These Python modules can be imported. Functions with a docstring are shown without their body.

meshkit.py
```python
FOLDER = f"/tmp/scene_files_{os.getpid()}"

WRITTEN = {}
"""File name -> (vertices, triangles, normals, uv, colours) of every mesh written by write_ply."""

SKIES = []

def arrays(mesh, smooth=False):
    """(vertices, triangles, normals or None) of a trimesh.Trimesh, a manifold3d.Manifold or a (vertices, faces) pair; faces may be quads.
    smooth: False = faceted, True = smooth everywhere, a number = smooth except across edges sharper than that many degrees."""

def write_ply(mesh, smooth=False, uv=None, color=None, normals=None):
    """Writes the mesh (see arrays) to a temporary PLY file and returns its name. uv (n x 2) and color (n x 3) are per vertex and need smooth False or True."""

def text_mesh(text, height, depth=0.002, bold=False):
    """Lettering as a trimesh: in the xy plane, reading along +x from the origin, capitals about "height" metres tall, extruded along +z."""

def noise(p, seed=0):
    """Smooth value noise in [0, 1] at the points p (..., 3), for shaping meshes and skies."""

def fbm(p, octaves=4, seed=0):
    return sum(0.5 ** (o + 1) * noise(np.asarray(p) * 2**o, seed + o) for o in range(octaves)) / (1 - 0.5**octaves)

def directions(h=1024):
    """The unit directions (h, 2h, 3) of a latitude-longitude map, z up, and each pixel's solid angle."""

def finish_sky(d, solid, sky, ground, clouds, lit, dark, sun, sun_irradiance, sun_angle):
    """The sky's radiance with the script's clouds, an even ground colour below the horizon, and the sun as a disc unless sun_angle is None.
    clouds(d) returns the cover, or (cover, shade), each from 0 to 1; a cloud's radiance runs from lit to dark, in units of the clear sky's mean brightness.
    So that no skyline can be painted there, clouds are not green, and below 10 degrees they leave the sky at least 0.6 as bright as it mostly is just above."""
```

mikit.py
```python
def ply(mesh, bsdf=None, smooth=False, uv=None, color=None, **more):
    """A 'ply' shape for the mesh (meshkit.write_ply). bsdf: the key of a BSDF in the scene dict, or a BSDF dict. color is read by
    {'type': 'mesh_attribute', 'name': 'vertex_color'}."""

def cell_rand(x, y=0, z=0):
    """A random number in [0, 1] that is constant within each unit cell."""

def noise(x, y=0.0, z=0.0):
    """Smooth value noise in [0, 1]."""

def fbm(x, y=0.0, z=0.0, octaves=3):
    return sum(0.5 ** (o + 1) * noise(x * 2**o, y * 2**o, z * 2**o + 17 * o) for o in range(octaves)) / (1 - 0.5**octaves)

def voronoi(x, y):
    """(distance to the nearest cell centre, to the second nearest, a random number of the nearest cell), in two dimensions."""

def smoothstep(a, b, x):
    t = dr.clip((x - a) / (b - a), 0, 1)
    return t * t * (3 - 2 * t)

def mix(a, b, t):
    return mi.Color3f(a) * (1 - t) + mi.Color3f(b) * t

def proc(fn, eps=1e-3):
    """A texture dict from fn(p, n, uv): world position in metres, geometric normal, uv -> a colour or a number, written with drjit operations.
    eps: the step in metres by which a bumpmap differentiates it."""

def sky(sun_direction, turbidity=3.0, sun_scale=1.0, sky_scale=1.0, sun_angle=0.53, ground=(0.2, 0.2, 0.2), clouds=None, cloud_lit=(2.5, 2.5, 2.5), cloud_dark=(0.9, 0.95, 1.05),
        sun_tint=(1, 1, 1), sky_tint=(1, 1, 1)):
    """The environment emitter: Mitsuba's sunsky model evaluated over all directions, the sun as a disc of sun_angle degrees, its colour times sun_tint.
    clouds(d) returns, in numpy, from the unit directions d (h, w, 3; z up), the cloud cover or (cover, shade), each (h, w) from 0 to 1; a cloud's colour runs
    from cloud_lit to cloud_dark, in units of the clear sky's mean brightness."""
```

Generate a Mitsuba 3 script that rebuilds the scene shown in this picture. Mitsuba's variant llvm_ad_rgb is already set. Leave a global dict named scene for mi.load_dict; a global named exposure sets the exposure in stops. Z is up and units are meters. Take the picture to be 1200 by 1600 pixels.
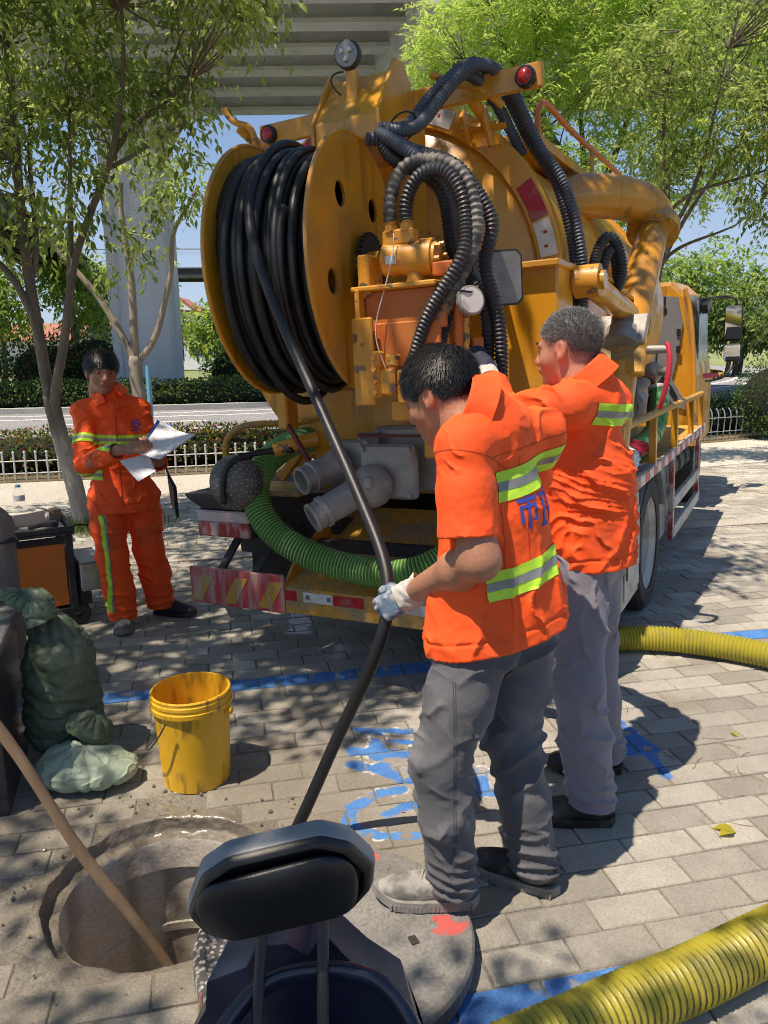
import math, random
import numpy as np, trimesh, drjit as dr, mitsuba as mi, mikit, meshkit, manifold3d
from scipy.spatial import ConvexHull, cKDTree
from mikit import proc, noise, fbm, smoothstep, mix, cell_rand, voronoi
from meshkit import fbm as nfbm, noise as nnoise, text_mesh

scene, labels = {}, {}
rng = np.random.default_rng(7)
PI = math.pi
T = mi.ScalarTransform4f

# ------------------------------------------------------------------ camera, sky, exposure
PITCH, ROLL = math.radians(11.8), 0.012
cp_, sp_ = math.cos(PITCH), math.sin(PITCH)
FWD = np.array([0, cp_, -sp_])
UPV = math.cos(ROLL) * np.array([0, sp_, cp_]) + math.sin(ROLL) * np.array([1.0, 0, 0])
CAM = np.array([0, 0, 1.6])
scene['camera'] = {'type': 'perspective', 'fov': math.degrees(2 * math.atan(600 / 1200)), 'fov_axis': 'x', 'near_clip': 0.02, 'far_clip': 3000.0,
                   'to_world': T().look_at(origin=CAM.tolist(), target=(CAM + FWD).tolist(), up=UPV.tolist())}
SUN = np.array([-0.317, -0.252, 0.914])
# thin bright haze low in a clear sky
scene['sky'] = mikit.sky(SUN.tolist(), turbidity=3.0, sun_scale=1.0, sky_scale=0.85, sun_tint=(0.97, 0.98, 1.0), clouds=lambda d: .50 * np.exp(-(d[..., 2] / .20) ** 2), cloud_lit=(1.75, 1.9, 2.1))
exposure = 2.1

# ------------------------------------------------------------------ helpers
def unit(v):
    v = np.asarray(v, float)
    return v / (np.linalg.norm(v) + 1e-12)
def V(*a): return np.array(a, float)
def cat(*ms):
    ms = [m for m in (ms[0] if len(ms) == 1 and isinstance(ms[0], (list, tuple)) else ms)]
    vs, fs, n = [], [], 0
    for m in ms:
        v, f = (m.vertices, m.faces) if hasattr(m, 'vertices') else m
        vs.append(np.asarray(v)); fs.append(np.asarray(f) + n); n += len(v)
    return trimesh.Trimesh(np.vstack(vs), np.vstack(fs), process=False)
def tf(m, R=None, t=(0, 0, 0), s=1.0):
    v = np.asarray(m.vertices) * s
    if R is not None: v = v @ np.asarray(R).T
    return trimesh.Trimesh(v + np.asarray(t, float), m.faces, process=False)
def rot(axis, ang):
    return trimesh.transformations.rotation_matrix(ang, axis)[:3, :3]
def rotz(a): return rot([0, 0, 1], a)
def frame(z, x=None):
    z = unit(z)
    x = np.asarray([1.0, 0, 0] if x is None else x, float)
    if abs(unit(x) @ z) > 0.98: x = np.array([0, 1.0, 0])
    x = unit(x - (x @ z) * z)
    return np.stack([x, np.cross(z, x), z], 1)
def hull(pts):
    p = np.asarray(pts, float)
    h = ConvexHull(p)
    f = h.simplices.copy()
    c = p[h.vertices].mean(0)
    n = np.cross(p[f[:, 1]] - p[f[:, 0]], p[f[:, 2]] - p[f[:, 0]])
    fl = ((p[f[:, 0]] - c) * n).sum(1) < 0
    f[fl] = f[fl][:, ::-1]
    used, inv = np.unique(f, return_inverse=True)
    return trimesh.Trimesh(p[used], inv.reshape(f.shape), process=False)
def bx(c, s, b=0.0, R=None):
    """box of full size s centred at c; b = chamfer"""
    s = np.asarray(s, float) / 2
    b = min(b, s.min() * 0.8)
    pts = []
    for i in (-1, 1):
        for j in (-1, 1):
            for k in (-1, 1):
                q = np.array([i, j, k]) * s
                if b <= 0: pts.append(q)
                else:
                    for ax in range(3):
                        w = q - np.array([i, j, k]) * b
                        w[ax] = q[ax]
                        pts.append(w)
    m = hull(pts)
    return tf(m, R, c)
def bxx(x0, x1, y0, y1, z0, z1, b=0.0):
    return bx(((x0 + x1) / 2, (y0 + y1) / 2, (z0 + z1) / 2), (x1 - x0, y1 - y0, z1 - z0), b)
def bar(p0, p1, w, h, b=0.0, upv=(0, 0, 1)):
    """rectangular bar from p0 to p1"""
    p0, p1 = np.asarray(p0, float), np.asarray(p1, float)
    d = p1 - p0
    L = np.linalg.norm(d)
    z = d / L
    u = np.asarray(upv, float)
    if abs(unit(u) @ z) > 0.98: u = np.array([0, 1.0, 0])
    y = unit(u - (u @ z) * z)
    x = np.cross(y, z)
    return tf(bx((0, 0, 0), (w, h, L), b), np.stack([x, y, z], 1), (p0 + p1) / 2)
def spline(pts, n):
    from scipy.interpolate import CubicSpline
    p = np.asarray(pts, float)
    t = np.r_[0, np.cumsum(np.linalg.norm(np.diff(p, axis=0), axis=1) ** 0.7)]
    s = np.linspace(0, t[-1], 40 * len(p))
    q = CubicSpline(t, p)(s)
    l = np.r_[0, np.cumsum(np.linalg.norm(np.diff(q, axis=0), axis=1))]
    u = np.linspace(0, l[-1], n)
    return np.stack([np.interp(u, l, q[:, k]) for k in range(q.shape[1])], 1)
def rings_mesh(R, cap=True, closed=False):
    """R: (n, k, 3) rings"""
    n, k, _ = R.shape
    v = R.reshape(-1, 3)
    i, j = np.meshgrid(np.arange(n - (0 if closed else 1)), np.arange(k), indexing='ij')
    a, b = i * k + j, i * k + (j + 1) % k
    c, d = ((i + 1) % n) * k + (j + 1) % k, ((i + 1) % n) * k + j
    f = np.vstack([np.stack([a, b, c], -1).reshape(-1, 3), np.stack([a, c, d], -1).reshape(-1, 3)])
    if cap and not closed:
        v = np.vstack([v, R[0].mean(0), R[-1].mean(0)])
        e = np.arange(k)
        f = np.vstack([f, np.stack([(e + 1) % k, e, np.full(k, n * k)], 1), np.stack([(n - 1) * k + e, (n - 1) * k + (e + 1) % k, np.full(k, n * k + 1)], 1)])
    return trimesh.Trimesh(v, f, process=False)
def frames(p, up0=(0, 0, 1)):
    t = np.gradient(p, axis=0)
    t /= np.linalg.norm(t, axis=1, keepdims=True) + 1e-12
    x = np.asarray(up0, float)
    if abs(unit(x) @ t[0]) > 0.95: x = np.array([1.0, 0.1, 0])
    X = []
    for k in range(len(p)):
        x = unit(x - (x @ t[k]) * t[k])
        X.append(x)
    X = np.array(X)
    return t, X, np.cross(t, X)
def tube(pts, r, k=12, cap=True, closed=False):
    """tube along points; r scalar or per point or (n,2) elliptic"""
    p = np.asarray(pts, float)
    t, X, Y = frames(p)
    r = np.broadcast_to(np.asarray(r, float), (len(p),)) if np.ndim(r) < 2 else np.asarray(r)
    if r.ndim == 1: r = np.stack([r, r], 1)
    a = np.arange(k) * 2 * PI / k
    R = p[:, None] + r[:, :1, None] * np.cos(a)[None, :, None] * X[:, None] + r[:, 1:, None] * np.sin(a)[None, :, None] * Y[:, None]
    return rings_mesh(R, cap, closed)
def cyl(p0, p1, r0, r1=None, k=20, cap=True):
    r1 = r0 if r1 is None else r1
    p0, p1 = np.asarray(p0, float), np.asarray(p1, float)
    F = frame(p1 - p0)
    a = np.arange(k) * 2 * PI / k
    c = np.cos(a)[:, None] * F[:, 0] + np.sin(a)[:, None] * F[:, 1]
    return rings_mesh(np.stack([p0 + r0 * c, p1 + r1 * c]), cap)
def rev(prof, k=32, p=(0, 0, 0), ax=(0, 0, 1), cap=False):
    """profile rows (r, z) revolved round axis ax at p"""
    prof = np.asarray(prof, float)
    F = frame(ax)
    a = np.arange(k) * 2 * PI / k
    c = np.cos(a)[:, None] * F[:, 0] + np.sin(a)[:, None] * F[:, 1]
    return rings_mesh(np.asarray(p, float) + prof[:, 0][:, None, None] * c[None] + prof[:, 1][:, None, None] * F[:, 2], cap)
def prism(poly, depth, R=None, t=(0, 0, 0)):
    import shapely.geometry as sg
    g = poly if hasattr(poly, 'exterior') else sg.Polygon(poly)
    m = trimesh.creation.extrude_polygon(g, depth, engine='earcut')
    return tf(m, R, t)
def ball(c, r, sub=2):
    m = trimesh.creation.icosphere(sub)
    return trimesh.Trimesh(m.vertices * np.asarray(r, float) + np.asarray(c, float), m.faces, process=False)
def warp(m, fn):
    return trimesh.Trimesh(fn(np.asarray(m.vertices)), m.faces, process=False)
def normals(v, f):
    n = np.zeros_like(v)
    fn = np.cross(v[f[:, 1]] - v[f[:, 0]], v[f[:, 2]] - v[f[:, 0]])
    for k in range(3): np.add.at(n, f[:, k], fn)
    return n / (np.linalg.norm(n, axis=1, keepdims=True) + 1e-20)

TM = None   # current matrix for truck-local parts
def uniq(k):
    if k not in scene and k not in labels: return k
    i = 1
    while f'{k}_{i:03d}' in scene or f'{k}_{i:03d}' in labels: i += 1
    return f'{k}_{i:03d}'
def thing(name, label, catg, group=None):
    k = uniq(name)
    labels[k] = {'label': label, 'category': catg}
    if group: labels[k]['group'] = group
    return k
counts = {}
def part(parent, name, mesh, mat, smooth=False, label=None, kind=None, **kw):
    base = parent + '__' + name
    if base in scene:
        i = counts.get(base, 0) + 1
        while f'{base}_{i:03d}' in scene: i += 1
        counts[base] = i
        base = f'{base}_{i:03d}'
    if TM is not None: mesh = tf(mesh, TM[0], TM[1])
    scene[base] = mikit.ply(mesh, mat, smooth=smooth, **kw)
    if label or kind:
        labels[base] = {}
        if label: labels[base]['label'] = label
        if kind: labels[base]['kind'] = kind
    return base
def single(name, label, catg, mesh, mat, smooth=False, group=None, **kw):
    k = thing(name, label, catg, group)
    if TM is not None: mesh = tf(mesh, TM[0], TM[1])
    scene[k] = mikit.ply(mesh, mat, smooth=smooth, **kw)
    return k
def struct(name, mesh, mat, smooth=False, label=None, catg=None):
    scene[name] = mikit.ply(mesh, mat, smooth=smooth)
    labels[name] = {'kind': 'structure'}
    if label: labels[name]['label'] = label
    if catg: labels[name]['category'] = catg
    return name
def mat(name, color=None, rough=0.6, metal=0.0, bump=None, coat=0.0, two=True, spec=0.5, eps=1e-3, sheen=0.0, coat_gloss=0.9):
    d = {'type': 'principled', 'specular': spec, 'metallic': metal}
    d['base_color'] = color if isinstance(color, dict) else (proc(color) if callable(color) else {'type': 'rgb', 'value': list(color)})
    d['roughness'] = proc(rough) if callable(rough) else rough
    if coat: d['clearcoat'] = coat; d['clearcoat_gloss'] = coat_gloss
    if sheen: d['sheen'] = sheen
    if bump is not None:
        d = {'type': 'bumpmap', 'tex': proc(bump, eps), 'scale': 1.0, 'bsdf': d}
    scene[name] = {'type': 'twosided', 'b': d} if two else d
    return name

# smooth signed-distance modelling on a grid -----------------------------------
class Field:
    def __init__(s, lo, hi, h):
        s.lo, s.h = np.asarray(lo, float), h
        s.n = np.ceil((np.asarray(hi, float) - s.lo) / h).astype(int) + 1
        s.d = np.full(s.n, 1.0, np.float32)
    def add(s, fn, lo, hi, k=0.02, mode='add'):
        a = np.clip(np.floor((np.asarray(lo) - k * 1.5 - 0.02 - s.lo) / s.h).astype(int), 0, s.n)
        b = np.clip(np.ceil((np.asarray(hi) + k * 1.5 + 0.02 - s.lo) / s.h).astype(int) + 1, 0, s.n)
        if (b <= a).any(): return
        g = np.stack(np.meshgrid(*[s.lo[i] + s.h * np.arange(a[i], b[i]) for i in range(3)], indexing='ij'), -1).astype(np.float32)
        q = fn(g)
        sl = tuple(slice(a[i], b[i]) for i in range(3))
        o = s.d[sl]
        if mode == 'cut': q = -q; o, q = -o, -q
        h = np.maximum(k - np.abs(o - q), 0) / max(k, 1e-6)
        if mode == 'add': s.d[sl] = np.minimum(o, q) - h * h * k / 4
        else: s.d[sl] = np.maximum(-o, -q) + h * h * k / 4
    def cone(s, p0, p1, r0, r1, k=0.02, mode='add', sq=None, clip=None):
        """capsule with two radii; sq = (axis, factor) squashes distance along axis"""
        p0, p1 = np.asarray(p0, np.float32), np.asarray(p1, np.float32)
        d = p1 - p0
        L2 = max(float(d @ d), 1e-10)
        ax = None if sq is None else np.asarray(unit(sq[0]), np.float32)
        def fn(g):
            q = g - p0
            t = np.clip(q @ d / L2, 0, 1)
            e = q - t[..., None] * d
            if ax is not None:
                c = e @ ax
                l = np.sqrt((e * e).sum(-1) - c * c + (c * sq[1]) ** 2 + 1e-12)
            else: l = np.sqrt((e * e).sum(-1))
            o = l - (r0 + (r1 - r0) * t)
            if clip is not None: o = np.maximum(o, (g - np.asarray(clip[0], np.float32)) @ np.asarray(unit(clip[1]), np.float32))
            return o
        m = max(r0, r1)
        m = m * (1 if sq is None else max(1, 1 / sq[1]))
        s.add(fn, np.minimum(p0, p1) - m, np.maximum(p0, p1) + m, k, mode)
    def chain(s, pts, rs, k=0.02, sq=None, clip=None):
        for a, b, r, q in zip(pts[:-1], pts[1:], rs[:-1], rs[1:]): s.cone(a, b, r, q, k, sq=sq, clip=clip)
    def ell(s, c, r, R=None, k=0.02, mode='add'):
        c, r = np.asarray(c, np.float32), np.asarray(r, np.float32)
        R = np.eye(3, dtype=np.float32) if R is None else np.asarray(R, np.float32)
        def fn(g):
            q = (g - c) @ R
            l = np.sqrt(((q / r) ** 2).sum(-1)) + 1e-9
            l2 = np.sqrt(((q / r ** 2) ** 2).sum(-1)) + 1e-9
            return l * (l - 1) / l2
        s.add(fn, c - r.max(), c + r.max(), k, mode)
    def mesh(s):
        """naive surface nets"""
        d = s.d
        sg = d < 0
        n = np.array(d.shape) - 1
        corners = [(i, j, k) for i in (0, 1) for j in (0, 1) for k in (0, 1)]
        cnt = sum(sg[i:i + n[0], j:j + n[1], k:k + n[2]].astype(np.int8) for i, j, k in corners)
        cell = np.argwhere((cnt > 0) & (cnt < 8))
        idx = np.full(n, -1, np.int64)
        idx[tuple(cell.T)] = np.arange(len(cell))
        val = np.stack([d[cell[:, 0] + i, cell[:, 1] + j, cell[:, 2] + k] for i, j, k in corners], 1)
        acc, num = np.zeros((len(cell), 3)), np.zeros(len(cell))
        C = np.array(corners, float)
        for a in range(8):
            for b in range(a + 1, 8):
                if np.abs(C[a] - C[b]).sum() != 1: continue
                va, vb = val[:, a], val[:, b]
                x = (va < 0) != (vb < 0)
                t = np.where(x, va / np.where(x, va - vb, 1), 0)
                acc += np.where(x[:, None], C[a] + t[:, None] * (C[b] - C[a]), 0)
                num += x
        v = s.lo + s.h * (cell + acc / num[:, None])
        fs = []
        for ax in range(3):
            o = [(1, 2), (2, 0), (0, 1)][ax]
            e = np.zeros(3, int); e[ax] = 1
            A = sg[:n[0] + 1 - e[0], :n[1] + 1 - e[1], :n[2] + 1 - e[2]]
            B = sg[e[0]:, e[1]:, e[2]:]
            g = np.argwhere(A != B)
            g = g[(g[:, o[0]] > 0) & (g[:, o[1]] > 0) & (g[:, o[0]] < n[o[0]]) & (g[:, o[1]] < n[o[1]])]
            u, w = np.zeros(3, int), np.zeros(3, int)
            u[o[0]] = 1; w[o[1]] = 1
            q = np.stack([idx[tuple((g - u - w).T)], idx[tuple((g - w).T)], idx[tuple(g.T)], idx[tuple((g - u).T)]], 1)
            fl = ~A[tuple(g.T)]
            q[fl] = q[fl][:, ::-1]
            q = q[(q >= 0).all(1)]
            fs.append(q[:, [0, 1, 2]]); fs.append(q[:, [0, 2, 3]])
        return trimesh.Trimesh(v, np.vstack(fs), process=False)
def relax(m, it=2, lam=0.5):
    """light Taubin smoothing with scipy"""
    import scipy.sparse as ss
    v, f = np.array(m.vertices), np.asarray(m.faces)
    e = np.vstack([f[:, [0, 1]], f[:, [1, 2]], f[:, [2, 0]]])
    e = np.vstack([e, e[:, ::-1]])
    A = ss.coo_matrix((np.ones(len(e)), (e[:, 0], e[:, 1])), (len(v), len(v))).tocsr()
    A.data[:] = 1
    dg = np.maximum(np.asarray(A.sum(1)).ravel(), 1)[:, None]
    for _ in range(it):
        v = v + lam * (A @ v / dg - v)
        v = v - (lam + 0.02) * (A @ v / dg - v)
    return trimesh.Trimesh(v, f, process=False)
def puff(m, fn):
    """displace vertices along normals by fn(v, n)"""
    v, f = np.array(m.vertices), np.asarray(m.faces)
    n = normals(v, f)
    return trimesh.Trimesh(v + n * fn(v, n)[:, None], f, process=False)
# ------------------------------------------------------------------ materials
AL = math.radians(12.0)
E1, E2 = V(math.cos(AL), math.sin(AL), 0), V(-math.sin(AL), math.cos(AL), 0)
ROWP, COLP, ROW0 = 0.1225, 0.245, 1.4635
HOLE = V(-0.70, 2.10, 0)
STROKES = [(.05, 2.59, -.06, 2.555, .022), (-.06, 2.555, -.125, 2.48, .024), (-.125, 2.48, -.135, 2.40, .026), (-.135, 2.40, -.105, 2.345, .024), (-.105, 2.345, -.03, 2.315, .022),
           (-.03, 2.315, .09, 2.31, .02), (0.0, 2.44, .10, 2.50, .022), (-.135, 2.78, -.07, 2.745, .028), (-.02, 2.74, .08, 2.68, .05), (-.04, 3.01, -.04, 2.83, .03),
           (-.12, 3.06, .10, 3.04, .022), (-.14, 2.88, .10, 2.85, .03), (.0, 2.95, .12, 2.94, .02), (.365, 2.72, .358, 2.565, .024), (.27, 2.572, .39, 2.562, .022),
           (.93, 2.86, 1.06, 2.87, .05), (1.0, 3.10, 1.055, 2.88, .04), (1.05, 2.88, 1.07, 2.66, .022), (.90, 3.05, 1.0, 2.98, .03)]
def _pav(p):
    u = p.x * E1[0] + p.y * E1[1]
    v = p.x * E2[0] + p.y * E2[1]
    i = dr.floor((v - ROW0) / ROWP)
    j = dr.floor(u / COLP + 0.5 * (i - 2 * dr.floor(i / 2)))
    return u, v, i, j
def pav_color(p, n, uv):
    u, v, i, j = _pav(p)
    c = cell_rand(i, j, 3)
    base = mix((.235, .225, .195), (.345, .33, .29), c * .6 + .4 * fbm(p.x * 1.3, p.y * 1.3))
    sp = noise(p.x * 260, p.y * 260)
    base = base * (.86 + .22 * c) * (.86 + .36 * sp) * (.86 + .28 * fbm(p.x * 11, p.y * 11, 0, 3))
    base = mix(base, (.16, .135, .10), smoothstep(.55, .8, fbm(p.x * 2.3 + 9, p.y * 2.3, 0, 4)) * .55)
    # mud round the manhole
    r = dr.sqrt(dr.square(p.x - HOLE[0]) + dr.square((p.y - HOLE[1])))
    mud = smoothstep(1.15, .5, r + .9 * (fbm(p.x * 3.1, p.y * 3.1, 4) - .5))
    base = mix(base, mix((.13, .115, .09), (.20, .18, .145), sp), mud * .72)
    # blue painted bay lines and strokes, worn
    wear = smoothstep(.34, .5, fbm(p.x * 16, p.y * 16, 5, 3) + .12)
    ln = (dr.select((i > -.5) & (i < .5) & (u > .1), 1.0, 0.0) + dr.select((i > 16.5) & (i < 17.5), 1.0, 0.0))
    d = mi.Float(9)
    for a, b, e, f, w in STROKES:
        lx, ly = e - a, f - b
        t = dr.clip(((p.x - a) * lx + (p.y - b) * ly) / (lx * lx + ly * ly), 0, 1)
        d = dr.minimum(d, dr.sqrt(dr.square(p.x - a - t * lx) + dr.square(p.y - b - t * ly)) - w)
    d = d + (fbm(p.x * 30, p.y * 30, 2) - .5) * .02
    st = smoothstep(.006, -.004, d)
    blue = mix((.025, .13, .42), (.06, .22, .55), noise(p.x * 9, p.y * 9)) * (.8 + .4 * sp)
    base = mix(base, blue, dr.clip(ln * .92 + st * .9, 0, 1) * wear)
    base = mix(base, (.62, .62, .58), smoothstep(.012, .0, dr.abs(d - .006)) * smoothstep(.62, .75, fbm(p.x * 24, p.y * 24, 8)) * .8)
    return base
def pav_rough(p, n, uv):
    wet = smoothstep(.5, .62, fbm(p.x * 4, p.y * 4, 1, 4) + .25 * smoothstep(-.3, -1.3, p.x) * smoothstep(2.5, 1.7, p.y) - .12)
    return .88 - .62 * wet
mat('paver', pav_color, pav_rough, bump=lambda p, n, uv: .0022 * fbm(p.x * 70, p.y * 70, 0, 4), eps=2e-3)
def mud_color(p, n, uv):
    c = mix((.085, .075, .06), (.24, .215, .175), fbm(p.x * 7, p.y * 7, p.z * 7, 4))
    return c * (.75 + .5 * noise(p.x * 180, p.y * 180, p.z * 180))
mat('mud', mud_color, lambda p, n, uv: .7 - .5 * smoothstep(.42, .6, fbm(p.x * 6, p.y * 6, p.z * 6)), bump=lambda p, n, uv: .006 * fbm(p.x * 45, p.y * 45, p.z * 45, 4), eps=2e-3)
def shaft_color(p, n, uv):
    a = fbm(p.x * 5, p.y * 5, p.z * 2.2, 4)
    return mix((.36, .325, .27), (.54, .50, .44), a) * (1 - .5 * smoothstep(.5, .75, fbm(p.x * 9, p.y * 9, p.z * .9, 3))) * (.8 + .4 * noise(p.x * 120, p.y * 120, p.z * 120))
mat('shaft', shaft_color, .5, bump=lambda p, n, uv: .004 * fbm(p.x * 24, p.y * 24, p.z * 24, 4), eps=2e-3)
def conc_color(p, n, uv):
    a = fbm(p.x * .5, p.y * .5, p.z * .22, 4)
    st = smoothstep(.5, .8, fbm(p.x * 2.1, p.y * 2.1, p.z * .12, 3))
    return mix(mix((.50, .51, .52), (.60, .61, .615), a), (.40, .405, .40), st * .6) * (.94 + .12 * noise(p.x * 30, p.y * 30, p.z * 30))
mat('concrete', conc_color, .85)
def slab_color(p, n, uv):
    a = fbm(p.x * .9, p.y * .9, 0, 4)
    return mix((.30, .28, .24), (.42, .395, .345), a) * (.85 + .3 * noise(p.x * 120, p.y * 120))
mat('walk', slab_color, .9)
mat('kerb', lambda p, n, uv: mix((.28, .28, .27), (.42, .42, .40), fbm(p.x * 3, p.y * 3, p.z * 3)), .9)
mat('asphalt', lambda p, n, uv: mix((.15, .153, .16), (.21, .214, .222), fbm(p.x * .7, p.y * .7, 0, 4)) * (.8 + .4 * noise(p.x * 60, p.y * 60)), .8)
mat('roadpaint', lambda p, n, uv: mix((.55, .55, .53), (.78, .78, .76), fbm(p.x * 5, p.y * 5)), .7)
mat('joint_sand', lambda p, n, uv: mix((.12, .11, .09), (.21, .195, .165), fbm(p.x * 5, p.y * 5)) * (.7 + .6 * noise(p.x * 150, p.y * 150)), .95)
mat('soil', lambda p, n, uv: mix((.06, .048, .03), (.12, .10, .055), fbm(p.x * 2, p.y * 2)) * (.7 + .6 * noise(p.x * 40, p.y * 40)), .95)
mat('grassland', lambda p, n, uv: mix((.09, .115, .045), (.17, .19, .085), fbm(p.x * .3, p.y * .3, 0, 4)), .95)
# truck paint: amber, dusty, with thin scratches
def paint_color(p, n, uv):
    d = fbm(p.x * 3.5, p.y * 3.5, p.z * 3.5, 4)
    c = mix((.50, .215, .010), (.60, .275, .015), fbm(p.x * 1.1 + 4, p.y * 1.1, p.z * 1.1))
    c = c * (1 - .45 * smoothstep(.56, .78, fbm(p.x * 15, p.y * 15, p.z * 1.3, 4)) * smoothstep(.35, .6, fbm(p.x * 2, p.y * 2, p.z * 2 + 7)))
    c = mix(c, (.27, .16, .06), smoothstep(.5, .85, d + .25 * dr.maximum(n.z, 0)) * .6)
    return c
mat('paint', paint_color, lambda p, n, uv: .20 + .30 * smoothstep(.4, .7, fbm(p.x * 5, p.y * 5, p.z * 5, 3)), coat=.7, spec=.5)
def paintw_color(p, n, uv):
    s = smoothstep(.60, .66, fbm(p.x * 26, p.y * 26, p.z * 26, 4)) * smoothstep(.4, .6, fbm(p.x * 6, p.y * 6, p.z * 6 + 3))
    return mix(mix((.50, .22, .014), (.58, .27, .03), fbm(p.x * 8, p.y * 8, p.z * 8)), (.10, .075, .055), s)
mat('paint_worn', paintw_color, .42, coat=.25)
def deck_color(p, n, uv):
    s = smoothstep(.42, .7, fbm(p.x * 7, p.y * 7, p.z * 7, 4))
    return mix((.48, .25, .03), (.30, .21, .10), s) * (.8 + .4 * noise(p.x * 90, p.y * 90, p.z * 90))
mat('paint_dusty', deck_color, .62)
mat('orange_primer', lambda p, n, uv: mix((.52, .11, .015), (.42, .15, .025), fbm(p.x * 9, p.y * 9, p.z * 9)), .5)
mat('black_metal', lambda p, n, uv: mix((.018, .018, .019), (.045, .042, .038), fbm(p.x * 9, p.y * 9, p.z * 9)), .55)
mat('rubber', lambda p, n, uv: mix((.005, .006, .009), (.014, .015, .018), fbm(p.x * 14, p.y * 14, p.z * 14)), .46)
mat('tyre', lambda p, n, uv: mix((.018, .018, .018), (.06, .055, .048), fbm(p.x * 11, p.y * 11, p.z * 11)), .85)
mat('conduit', lambda p, n, uv: mix((.016, .018, .024), (.05, .052, .06), fbm(p.x * 16, p.y * 16, p.z * 16)), .45)
mat('conduit_blue', lambda p, n, uv: mix((.030, .038, .058), (.085, .10, .14), fbm(p.x * 16, p.y * 16, p.z * 16)), .5)
mat('conduit_dusty', lambda p, n, uv: mix((.05, .048, .045), (.18, .165, .15), smoothstep(.3, .7, fbm(p.x * 22, p.y * 22, p.z * 22))), .6)
mat('cast', lambda p, n, uv: mix((.20, .19, .175), (.40, .385, .36), fbm(p.x * 16, p.y * 16, p.z * 16, 4)), .55, metal=.35, bump=lambda p, n, uv: .0015 * fbm(p.x * 90, p.y * 90, p.z * 90), eps=2e-3)
mat('steel', (.55, .55, .55), .3, metal=.9)
mat('alu', lambda p, n, uv: (mi.Color3f(.52, .53, .54)) * (.75 + .3 * fbm(p.x * 14, p.y * 14, p.z * 14)), .42, metal=.75)
mat('cabinet', lambda p, n, uv: mix((.42, .40, .36), (.26, .23, .19), smoothstep(.4, .75, fbm(p.x * 6, p.y * 6, p.z * 9, 4))), .5)
mat('reflector_red', lambda p, n, uv: mix((.40, .012, .02), (.30, .09, .08), smoothstep(.5, .75, fbm(p.x * 20, p.y * 20, p.z * 20))), .4)
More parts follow.
